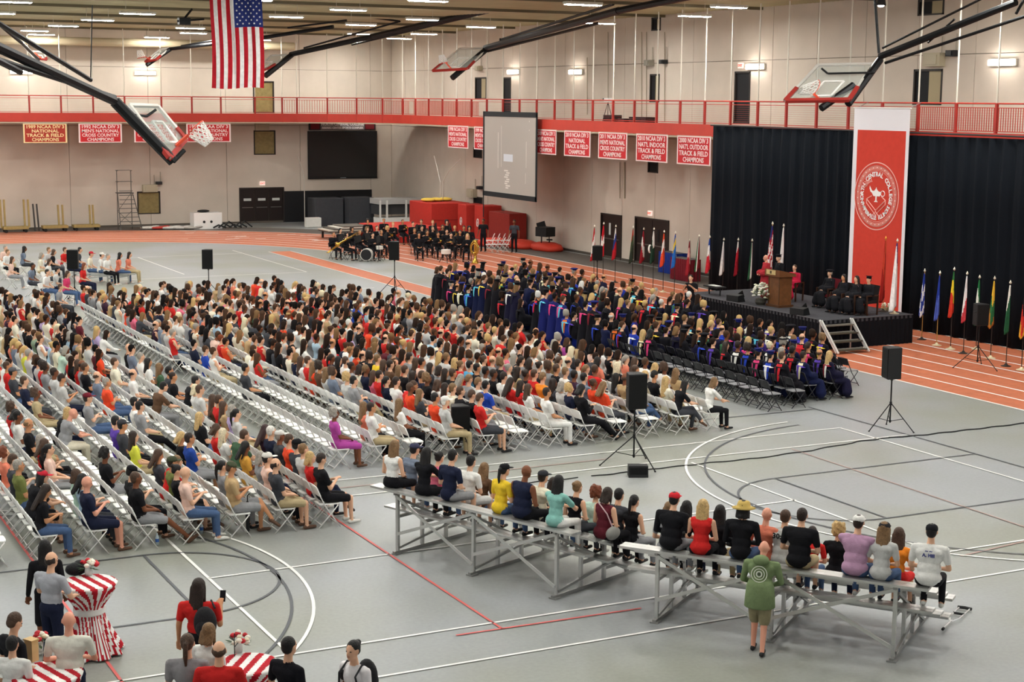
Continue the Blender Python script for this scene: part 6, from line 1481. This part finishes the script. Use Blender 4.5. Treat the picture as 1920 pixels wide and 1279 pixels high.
# timber racks
YW = M('#a08c58', .7, var=.1)
for i, (x0, x1, y_, ups, lab) in enumerate(((2, 52, 437, (2, 9, 46, 54), 'tan rolling rack with upright posts at the left picture edge'), (68, 118, 432, (110, 118), 'tan rolling rack with two posts, second from left'), (124, 176, 430, (169, 175), 'low tan rolling rack nearest the ladder'))):
    a, b_ = at(x0, y_-2), at(x1, y_-2); w_ = b_.x-a.x; t = thing('rolling_rack', lab, 'rack', (a.x, 96.9, 0), 0, 'tan rolling racks along the back wall')
    m = MB(); m.box((w_/2, 0, .28), (w_, .7, .16)); m.build('frame', YW, t)
    for s_ in (.15, w_-.15):
        for q in (-.25, .25): m = MB(); m.tube([(s_, q-.03, .1), (s_, q+.03, .1)], .1, 10); m.build('wheel', BLK, t)
    for u in ups: x = atY(u, 400, 96.9).x-a.x; m = MB(); m.beam((x, 0, .3), (x-.03, 0, atY(u, 374 if i == 0 else 384, 96.9).z), .1, .1); m.build('upright', YW, t)
for x in (64.5, 71.5): a = atY(x, 383, 97.2); t = thing('leaning_post', 'dark post leaning by the tan racks, %s of the pair' % ('left' if x < 68 else 'right'), 'post', (a.x, 97.2, 0), 0, 'dark posts by the racks'); m = MB(); m.beam((0, 0, .02), (-.04, .3, a.z), .12, .08); m.build('post_body', M('#3a3634', .6), t)
# white equipment case
a, b_ = at(374, 431), at(433, 430); t = thing('equipment_case', 'big white case with two round ports beside the triple door', 'case', ((a.x+b_.x)/2-.3, 95.6, 0)); m = MB(); m.box((0, 0, .5), (1.75, .9, 1.0)); m.build('case_body', M('#e9e9e6', .5), t)
for x in (-.25, .2): m = MB(); m.tube([(x, -.455, .45), (x, -.47, .45)], .08, 14); m.build('port', BLK, t)
for k in range(6): a_ = at(400+k*11, 430); g = MB(); g.tube([(a_.x, 94.9, .1), (a_.x+.35, 95.0, .25+.1*(k % 3)), (a_.x+.8, 94.9, .08)], .05, 6); tag(g.build('folded_stand', BLK), 'dark folded stand heaped right of the white case, %s from left' % ordn(k), 'stand', 'dark stands heaped by the white case')
g = MB(); g.ell((27.6, 95.6, 1.08), (.4, .2, .09), 10, 6); tag(g.build('dark_bag', BLK, None, True), 'dark bag lying on top of the white case', 'bag')
rr = random.Random(9)
for k, c_ in enumerate(('#d8d2ca', '#bf4a42', '#e0dcd6', '#cfc9c3', '#a8a29c')):
    P = at(284+k*20, 431); g = MB(); g.ell((P.x, P.y+.4, .10), (.62, .35, .10), 12, 6); g.ell((P.x+.35, P.y+.3, .16), (.3, .25, .08), 10, 5); tag(g.build('folded_tarp', cloth(c_), None, True), 'folded %s cloth lying by the back wall, %s from the ladder' % ({'#bf4a42': 'red'}.get(c_, 'pale'), ordn(k)), 'tarp', 'folded cloths by the back wall')
# dark mats, folded bleachers, red mats
a = at(577, 422); simple_box('padded_mat_stack', 'dark grey upright padded block, left one', 'mat', (35.4, 95.3, 0), (1.9, 1.4, 1.75), 0, '#3a3b3f', group='dark padded blocks')
simple_box('padded_mat_stack', 'dark grey upright padded block, right one', 'mat', (37.3, 94.6, 0), (1.7, 1.4, 1.8), 0, '#37383c', group='dark padded blocks')
t = thing('folded_bleacher', 'grey folded bleacher with white end frame behind red mats', 'bleacher', (39.3, 93.0, 0), 0)
m = MB(); m.box((0, 0, 1.62), (3.0, 1.6, .34)); m.build('top_deck', M('#a9a7a4', .6), t); m = MB(); m.box((0, .1, 1.1), (2.9, 1.2, .6)); m.build('dark_bay', M('#3c3c3e', .7), t); m = MB(); m.box((0, -.3, .40), (2.9, 1.2, .42)); m.build('lower_deck', M('#dcdad5', .6), t)
for x in (-1.45, -1.0, .3): m = MB(); m.box((x, -.82, .85), (.1, .1, 1.7)); m.build('frame_post', M('#d2d0cb', .5), t)
RM = '#b93228'
def redmat(px0, px1, pyb, X_, hgt, lab, dx=1.0): 
    a, b_ = at(px0, pyb), at(px1, pyb)
    return a, b_
t = simple_box('landing_mat_stack', 'large red block of stacked mats under yellow pads', 'mat', (39.35, 86.6, 0), (2.5, 3.2, 1.95), 0, RM, trimc='#7e211b', group='red mats in the far corner')
for k in range(3): m = MB(); m.ell((-.6+k*.55, .2, 2.02), (.42, .5, .10), 12, 6); 
for k in range(3): g = MB(); g.ell((38.7+k*.6, 86.8+.1*k, 2.06), (.42, .55, .11), 12, 6); tag(g.build('yellow_pad', M('#e6c552', .7), None, True), 'yellow soft pad on top of the red mats, %s' % ('left', 'middle', 'right')[k], 'pad', 'yellow pads on the red mats')
for k, (x, y) in enumerate(((40.2, 84.0), (40.6, 82.6))):
    t = simple_box('folded_mat', 'upright red folded mat with white emblem, %s of two' % ('left', 'right')[k], 'mat', (x, y, 0), (.55 if 0 else 1.2, 1.15, 1.95), 0, RM, group='red mats in the far corner')
    m = MB(); m.tube([(-.62, .18+.12*math.cos(a_)-.1, .95+.22*math.sin(a_)) for a_ in np.linspace(0, 2*PI, 14, endpoint=False)], .028, 5, closed=True); m.build('emblem', M('#e8d6d0', .7), t)
    m = MB(); m.add([(-.63, .04, .86), (-.63, .14, .95), (-.63, .04, 1.04)], [(0, 1, 2)]); m.build('emblem_bar', M('#e8d6d0', .7), t)
simple_box('folded_mat', 'dark red mats behind, against the right wall', 'mat', (40.7, 80.3, 0), (1.1, 2.6, 1.7), 0, '#8f2a22', group='red mats in the far corner')
simple_box('landing_mat', 'low wide bright red landing mat behind the band', 'mat', (36.0, 84.6, 0), (3.2, 5.0, .78), 0, '#c43a30', trimc='#8a241d', group='red mats in the far corner')
for k, (x, y, rx, ry) in enumerate(((39.0, 78.6, .8, 1.0), (39.9, 77.0, .8, 1.1), (40.5, 75.2, .7, 1.2))):
    g = MB(); g.lathe((x, y, 0), [(rx*.95, .0), (rx*1.05, .12), (rx*.98, .3), (rx*.55, .42), (rx*.2, .38)], 20, 0, 1, ry/rx, lambda a_, i: .06*math.sin(a_*5+i)); tag(g.build('red_cover', M('#cf3f2c', .6, bump=.4, bscale=6), None, True), 'crumpled orange-red cover on the floor by the right wall, %s' % ('nearest the mats', 'middle', 'nearest the music stand')[k], 'cover', 'orange-red covers by the right wall')
t = thing('low_cart', 'low dark cart stacked with pale boards left of red landing mat', 'cart', (33.2, 86.0, 0)); m = MB(); m.box((0, 0, .45), (2.6, 2.2, .08)); m.build('deck', M('#4a4641', .6), t)
for k in range(4): m = MB(); m.box((-.2+.15*k, 0, .53+.07*k), (2.4-.3*k, 1.8, .06)); m.build('board', M(('#c9c2b4', '#57524c', '#d9d4c9', '#6b665f')[k], .6), t)
for x in (-1.1, 1.1):
    for y in (-.9, .9): m = MB(); m.box((x, y, .22), (.1, .1, .44)); m.build('leg', BLK, t)
a = at(557, 414); simple_box('white_crate', 'white ribbed crate on wheels beside dark padded blocks', 'crate', (34.2, 94.3, 0), (.95, .5, .6), 0, '#d5d3cc')
def pole_curve(pts, lab, c_='#cfcabf'):
    g = MB(); g.tube(pts, .025, 6); tag(g.build('curved_pole', M(c_, .4, .3)), lab, 'pole', 'tall poles in the far corner')
x = atY(571, 380, 95.9).x; pole_curve([(x, 95.9, 0), (x, 95.9, 2.9), (x-.1, 95.9, 3.5), (x-.45, 95.9, 4.4)], 'pale bent pole standing left of the wall display')
x = 39.6; yq = atX(830, 380, x).y
pole_curve([(x, yq, 0), (x, yq, 3.1), (x+.15, yq-.6, 3.8), (x+.4, yq-1.6, 4.5)], 'pale curved pole right of wall display, bending right'); pole_curve([(x-.12, yq+.1, 0), (x-.12, yq+.1, 3.1), (x-.12, yq+.7, 4.2), (x-.12, yq+1.0, 4.6)], 'pale curved pole right of wall display, bending left')
# duct heads, speakers and conduits on the walls
def wallbox(P, d, lab, cat, col, horiz=False, nm='wall_box', grp_=None):
    t = thing(nm, lab, cat, P, 0 if horiz else -PI/2, grp_); m = MB(); m.box((0, -.12, 0), d); m.build('housing', M(col, .6), t); m = MB(); m.box((0, -.12-d[1]/2-.02, 0), (d[0]*.7, .04, d[2]*.7)); m.build('cover', M(col, .4), t)
    m = MB(); m.tube([(d[0]*.35, -.05, d[2]/2), (d[0]*.35, -.05, d[2]/2+.6)], .025, 5); m.build('conduit', M('#a89f90', .6), t)
for px, py, D_, lab, h_, col in ((1756, 112, .9, 'beige machine box above the wide upper window', False, '#b5ab93'), (1790, 100, .4, 'small dark speaker right of the upper window', False, '#2a2a2c'), (1221, 118, .5, 'grey fixture above the narrow upper opening', False, '#8f887b'), (1248, 116, .35, 'small dark speaker high on right wall near hoist', False, '#2a2a2c'), (901, 128, .5, 'grey box above the upper opening near the corner', False, '#b5ab93'),
                                 (903, 352, .35, 'small dark speaker low on the right wall near the screen', False, '#2a2a2c'), (888, 362, .9, 'beige box by the lower opening near the screen', False, '#b5ab93')):
    wallbox(atX(px, py, XR-.02), (D_, .3, D_*.55), lab, 'box', col)
for px, py, D_, lab, col in ((280, 353, .9, 'beige box above the lower back window', '#b5ab93'), (297, 343, .35, 'small dark speaker above the lower back window', '#2a2a2c'), (490, 238, .9, 'beige machine box under the track above back window', '#b5ab93')):
    wallbox(atY(px, py, YB-.02), (D_, .3, D_*.5), lab, 'box', col, True)
def conduit(P, Q, lab, r=.03): g = MB(); g.tube([P, Q], r, 6); tag(g.build('conduit', M('#a59a86', .6)), lab, 'pipe', 'pipes running up the walls')
for px, y0_, y1_, lab in ((1162, 304, 372, 'thin pipe on right wall below the red banners, left'), (1171, 304, 372, 'thicker pipe on right wall below the red banners, right'), (1140, 60, 190, 'thin pipe on upper right wall left of the hoist'), (1203, 60, 228, 'pipe on upper right wall, left of narrow opening'), (1212, 60, 228, 'pipe on upper right wall beside narrow opening'), (1246, 60, 228, 'pipe right of the narrow upper opening'), (1101, 108, 215, 'thin dark pipe right of the second strip light')):
    conduit(atX(px, y0_, XR-.05), atX(px, y1_, XR-.05), lab, .035 if 'thick' in lab else .02)
# gear on the raised track
for px, w_, h_, lab in ((1145, .9, .5, 'black case on the raised track, left one'), (1169, .6, .35, 'small black case on the raised track, middle'), (1200, 1.5, .45, 'long black case on the raised track, right one')):
    P = atX(px, 224, 39.3); t = thing('equipment_case', lab, 'case', (39.4, P.y, 6.78), 0, 'black cases on the raised track'); m = MB(); m.box((0, 0, h_/2), (.5, w_, h_)); m.build('case_body', BLK, t); m = MB(); m.box((-.26, 0, h_*.7), (.02, w_*.4, .04)); m.build('handle', STD, t)
P = atX(1140, 190, 39.4); t = thing('camera_tripod', 'white camera on a tripod on the raised track', 'camera', (39.4, P.y, 6.78))
for k in range(3): a_ = k*2.1; m = MB(); m.tube([(0, 0, 1.1), (.35*math.cos(a_), .35*math.sin(a_), 0)], .015, 5); m.build('leg', STD, t)
m = MB(); m.box((0, 0, 1.22), (.2, .45, .18)); m.build('camera_body', M('#d8d6d2', .5), t); m = MB(); m.tube([(0, .2, 1.22), (0, .42, 1.25)], .06, 10); m.build('lens', BLK, t)
# music stand and carts by the right wall
def music_stand(x, y, rz, lab, h=1.25, grp_='music stands'):
    t = thing('music_stand', lab, 'music stand', (x, y, 0), rz, grp_); m = MB(); m.tube([(0, 0, .1), (0, 0, h-.1)], .014, 6); m.build('pole', STD, t)
    m = MB(); m.beam((.0, 0, h-.16), (.10, 0, h+.16), .48, .015, up=(0, 1, 0)); m.build('desk', BLK, t)
    for k in range(3): a_ = k*2.1+.5; m = MB(); m.tube([(0, 0, .28), (.25*math.cos(a_), .25*math.sin(a_), .01)], .011, 5); m.build('leg', STD, t)
P = at(1016, 465); music_stand(P.x, P.y, 2.5, 'lone music stand by the right wall near the red covers')
P = at(1052, 470); P.x -= .7; P.y += .5; t = thing('rolling_cart', 'black padded rolling cart by the right wall', 'cart', (P.x, P.y, 0), .3); m = MB(); m.box((0, 0, 1.0), (.7, .8, .5)); m.build('case_body', BLK, t); m = MB(); m.box((0, 0, .15), (.8, .9, .06)); m.build('base', STD, t)
for s_ in (-1, 1):
    m = MB(); m.tube([(s_*.3, 0, .18), (s_*.3, 0, .76)], .025, 6); m.build('post', STD, t)
    for q in (-.35, .35): m = MB(); m.tube([(s_*.33-.03, q, .07), (s_*.33+.03, q, .07)], .07, 10); m.build('wheel', BLK, t)
P = at(1030, 468); t = thing('small_stand', 'low dark stool between music stand and black cart', 'stool', (P.x, P.y, 0)); m = MB(); m.cyl((0, 0, .5), .17, .06, 14); m.build('seat', BLK, t)
for k in range(3): a_ = k*2.1; m = MB(); m.tube([(0, 0, .5), (.22*math.cos(a_), .22*math.sin(a_), .01)], .015, 5); m.build('leg', STD, t)
# ================================================================== THE BAND
BRASS = M('#c9a24a', .25, .9); SIL = M('#c9c9cc', .25, .9)
bfig = [FIG(pose='seat', arms=a_, legs='norm', fem=f, detail=1, sleeve='long', lean=.05) for a_, f in (('phone', False), ('phone', True), ('lap', False))]
BAND = [(627, 478), (640, 470), (652, 480), (662, 468), (676, 474), (690, 468), (700, 480), (708, 464), (716, 474), (728, 466), (778, 470), (786, 480), (792, 464), (802, 474), (812, 466), (822, 478), (830, 462), (838, 472), (846, 480), (853, 464), (862, 474), (870, 464), (876, 482), (690, 450), (720, 448), (756, 450), (838, 452), (790, 450), (812, 452), (880, 466), (775, 455), (738, 456)]
INST = ['trumpet', 'clarinet', 'flute', 'trombone', 'horn']
for i, (px, py) in enumerate(BAND):
    P = at(px, py+8); rz = math.atan2(66-P.y, 31-P.x)+random.uniform(-.2, .2); f = bfig[i % 3]; d = rnd_look()
    hr = random.choice(['short', 'short', 'curly']) if i % 3 != 1 else random.choice(['long', 'pony', 'bob']); hc = random.choice(['darkbrown', 'brown', 'black', 'blond', 'lightbrown'])
    where = 'left half of the band' if px < 745 else 'right half of the band'; rk = sum(1 for q in BAND if (q[0] < 745) == (px < 745) and (q[0], q[1]) < (px, py))
    put_person((P.x, P.y, 0), rz, 'musician in black with %s, %s, %s from left' % (KN[hr] % HN.get(hc, hc), where, ordn(rk)), f, hr, hc, 'black', 'black', random.choice(['fair', 'fair', 'tan']), 'black', group='musicians of the band', detail=1)
    put_chair((P.x, P.y, 0), rz, 'black chair under the %s musician from left, %s' % (ordn(rk), where), 'black', 'black chairs of the band')
    if i % 2 == 0 and py < 481: music_stand(P.x+.75*math.cos(rz), P.y+.75*math.sin(rz), rz+PI, 'music stand before the %s musician from left, %s' % (ordn(rk), where), 1.1, 'music stands of the band')
    if i % 3 != 2 and i % 2:
        M_ = Matrix.Translation((P.x, P.y, 0)) @ Matrix.Rotation(rz, 4, 'Z'); h_ = f['T'](.34, .36); k = INST[i % 5]
        g = MB()
        if k in ('clarinet', 'flute'): g.tube([h_+Vector((-.12, 0, .2)), h_+Vector((.12, 0, -.25))], [.012, .03], 8); mt = BLK if k == 'clarinet' else SIL
        else: g.tube([h_+Vector((-.15, 0, .12)), h_+Vector((.2, 0, .06)), h_+Vector((.32, 0, .04))], [.012, .02, .07], 8); g.tube([h_+Vector((-.1, .02, .05)), h_+Vector((.15, .02, .0)), h_+Vector((.15, .02, .1))], .012, 6); mt = BRASS
        o = g.build(k, mt, None, True); o.matrix_world = M_; tag(o, 'small %s held by the %s musician from left, %s' % (k, ordn(rk), where), 'instrument', 'band instruments')
P = at(640, 489); t = thing('trombone', 'long brass slide trombone pointing down at left end of band', 'instrument', (P.x, P.y, 0), math.radians(200))
for y in (-.05, .05): m = MB(); m.tube([(-.5, y, 1.15), (.9, y, .45)], .02, 6); m.build('slide', BRASS, t)
m = MB(); m.tube([(-.5, .1, 1.1), (-.9, .1, 1.3), (-.9, .2, 1.35), (.3, .25, .9), (.5, .25, .82)], [.02, .02, .03, .06, .13], 10); m.build('bell', BRASS, t, True)
P = at(891, 494); t = thing('tuba', 'tall brass tuba standing at the right end of the band', 'instrument', (P.x, P.y, 0), math.radians(220)); m = MB(); m.lathe((0, 0, 0), [(.21, .0), (.17, .06), (.08, .22), (.06, .5), (.08, .9), (.12, 1.15)], 16); m.build('bell', BRASS, t, True)
for r_ in (.16, .22): m = MB(); m.tube([(.1, r_*math.cos(a_), .75+r_*1.5*math.sin(a_)) for a_ in np.linspace(0, 2*PI, 16, endpoint=False)], .03, 6, closed=True); m.build('tubing', BRASS, t, True)
def drum(px, py, r, dpt, zc, lab, horiz=True, col='#d8d4cc'):
    P = at(px, py); t = thing('drum', lab, 'drum', (P.x, P.y, 0), math.radians(235), 'drums of the band'); ax = Vector((1, 0, 0)) if horiz else Vector((0, 0, 1)); c_ = Vector((0, 0, zc))
    m = MB(); m.tube([c_-ax*dpt/2, c_+ax*dpt/2], r, 20); m.build('shell', M(col, .4), t); m = MB(); m.tube([c_+ax*dpt/2, c_+ax*(dpt/2+.01)], r*.9, 20); m.build('drum_head', M('#1c1c1e' if horiz else '#e9e6e0', .5), t)
    for k in range(3): a_ = k*2.1+.4; m = MB(); m.tube([(.1*math.cos(a_), .1*math.sin(a_), max(.1, zc-r if horiz else zc-dpt/2)), (.35*math.cos(a_), .35*math.sin(a_), .01)], .015, 5); m.build('leg', STD, t)
drum(688, 490, .30, .35, .34, 'bass drum with dark head in the left half of the band'); drum(700, 487, .18, .18, .75, 'small pale drum beside the bass drum', False); drum(836, 493, .24, .2, .55, 'silver drum at the right front of the band', False); drum(712, 489, .17, .16, .65, 'small pale drum right of the bass drum', False)
for px, py, lab in ((694, 484, 'left cymbal'), (845, 490, 'right cymbal')):
    P = at(px, py); t = thing('cymbal', '%s on a thin stand at the front of the band' % lab, 'cymbal', (P.x, P.y, 0)); m = MB(); m.lathe((0, 0, .95), [(.22, 0), (.06, .03), (.03, .05)], 18); m.build('plate', BRASS, t); m = MB(); m.tube([(0, 0, 0), (0, 0, .96)], .012, 6); m.build('pole', STD, t)
# white folding chairs stacked beside the band and two helpers
for i in range(8): P = at(918+(i % 4)*10, 474-(i//4)*8); put_chair((P.x, P.y, 0), 2.6, 'empty white folding chair right of the band, %s of the %s row' % (ordn(i % 4), ('front', 'back')[i//4]), 'white', 'white chairs beside the band')
for px, py, lab, tp in ((906, 472, 'person in black standing between tuba and white chairs', 'black'), (964, 474, 'person in dark shirt standing right of the white chairs', 'darkgrey')):
    P = at(px, py); f = FIG(pose='stand', arms='down', legs='norm', detail=1); put_person((P.x, P.y, 0), 3.9, lab, f, 'short', 'black', tp, 'black', 'brown', 'black', group='people near the band', detail=1)
# ================================================================== FAR LEFT: SMALL BLEACHER AND SEATED PEOPLE
_A, _B = at(246, 481, 1.18), at(166, 480, 1.18)
bleacher((_A.x-.15, _A.y), (_B.x-.15, _B.y), 3.0, 'small low aluminium bench in the far left with people on it', 'far bleacher', rows=1, ends=(.3, .6), top=.44)
FB = '''
240 479 salmon long darkbrown fem|salmon top and dark hair at right end of far bleacher|1.05
222 480 salmon long black fem|salmon top and black hair, second at right end|1.05
200 482 white short grey|white shirt and grey hair on far bleacher|1.05
188 480 white short darkbrown hat=cap,hatc=#e8e5de|white shirt and white cap on far bleacher|1.05
168 478 cream short brown hat=cap,hatc=#c22b3b|cream shirt and red cap on far bleacher|1.05
155 500 red long auburn fem|orange-red top sitting right of the far loudspeaker|.45
147 470 darkgrey short black|dark shirt above the far loudspeaker|.75
132 476 navy short black|navy shirt left of the far loudspeaker|.75
119 470 red short brown|red shirt far left of the loudspeaker|.75
98 474 black bob brown fem|black top behind the far left rows|.75
89 470 lightgrey short lightbrown|light grey shirt behind the far left rows|.75
43 468 greyblue verylong black fem,skin=brown|grey-blue top and long black hair, tallest at far left|.75
12 474 white short lightbrown|white shirt near the left picture edge|.45
58 500 greyblue short black skin=brown|grey-blue shirt and black trousers turned sideways|.45
90 492 white bob brown fem|white top with brown hair in far left cluster|.45
104 508 lightgrey short black|light grey shirt in far left cluster|.45
86 512 white short black|white shirt low in far left cluster|.45
124 515 hotpink bob brown fem|hot pink top left of the loudspeaker stand|.45
8 466 peach short grey|pale top at the far left picture edge|.45
20 488 peach long brown fem|pale pink top at the left picture edge|.45
110 540 grey short brown|grey shirt before the far loudspeaker stand|.45
75 480 cream bob grey fem|cream top between far left rows|.45
'''
ff = [FIG(pose='bench', arms='lap', legs='norm', fem=f, detail=1, build=1.0, trousers='long', sleeve='short', lean=0.) for f in (False, True)]
for li in FB.strip().split('\n'):
    hd_, lab, zb = li.split('|'); q = hd_.split(); ex = extras(q[5] if len(q) > 5 else ''); zb = float(zb) if '.' in zb else .45
    seat_z = .42 if zb > 1 else .45
    P = at(float(q[0]), float(q[1]), seat_z+.76); f = ff[int(bool(ex.get('fem')))]; rz = math.radians(random.uniform(-50, 0))
    put_person((P.x, P.y, seat_z-.45), rz, 'person in '+lab, f, q[3], q[4], q[2], random.choice(BOTS), ex.get('skin', 'fair'), 'white', ex.get('hat'), ex.get('hatc', '#222222'), 'people seated at the far left', 1)
    if zb < 1: put_chair((P.x, P.y, 0), rz, 'white folding chair under the %s' % ' '.join(lab.split()[:5]), 'white', 'white chairs at the far left')
# things lying about near seats
P = at(465, 1003); t = thing('umbrella', 'black folded umbrella standing by the chair of person in tan shirt', 'umbrella', (P.x, P.y, 0)); m = MB(); m.lathe((0, 0, .02), [(.012, 0), (.035, .08), (.045, .45), (.02, .62)], 10); m.build('canopy', BLK, t, True); m = MB(); m.tube([(0, 0, .6), (0, 0, .74), (.04, 0, .78)], .01, 6); m.build('handle', STD, t)
for px, py in ((378, 1000), (295, 1022)): P = at(px, py); t = thing('water_bottle', 'clear water bottle with blue label on the floor, %s' % ('right of bent knees' if px > 350 else 'near the court line'), 'bottle', (P.x, P.y, 0)); m = MB(); m.lathe((0, 0, 0), [(.033, 0), (.035, .14), (.015, .19), (.013, .22)], 12); m.build('bottle_body', M('#c6d5df', .1, spec=.6), t, True); m = MB(); m.lathe((0, 0, .06), [(.0355, 0), (.0355, .06)], 12); m.build('bottle_label', M('#3b67b5', .5), t)
print('OBJECTS', len(bpy.data.objects), 'TRIS', sum(len(m.polygons)*2 for m in bpy.data.meshes))
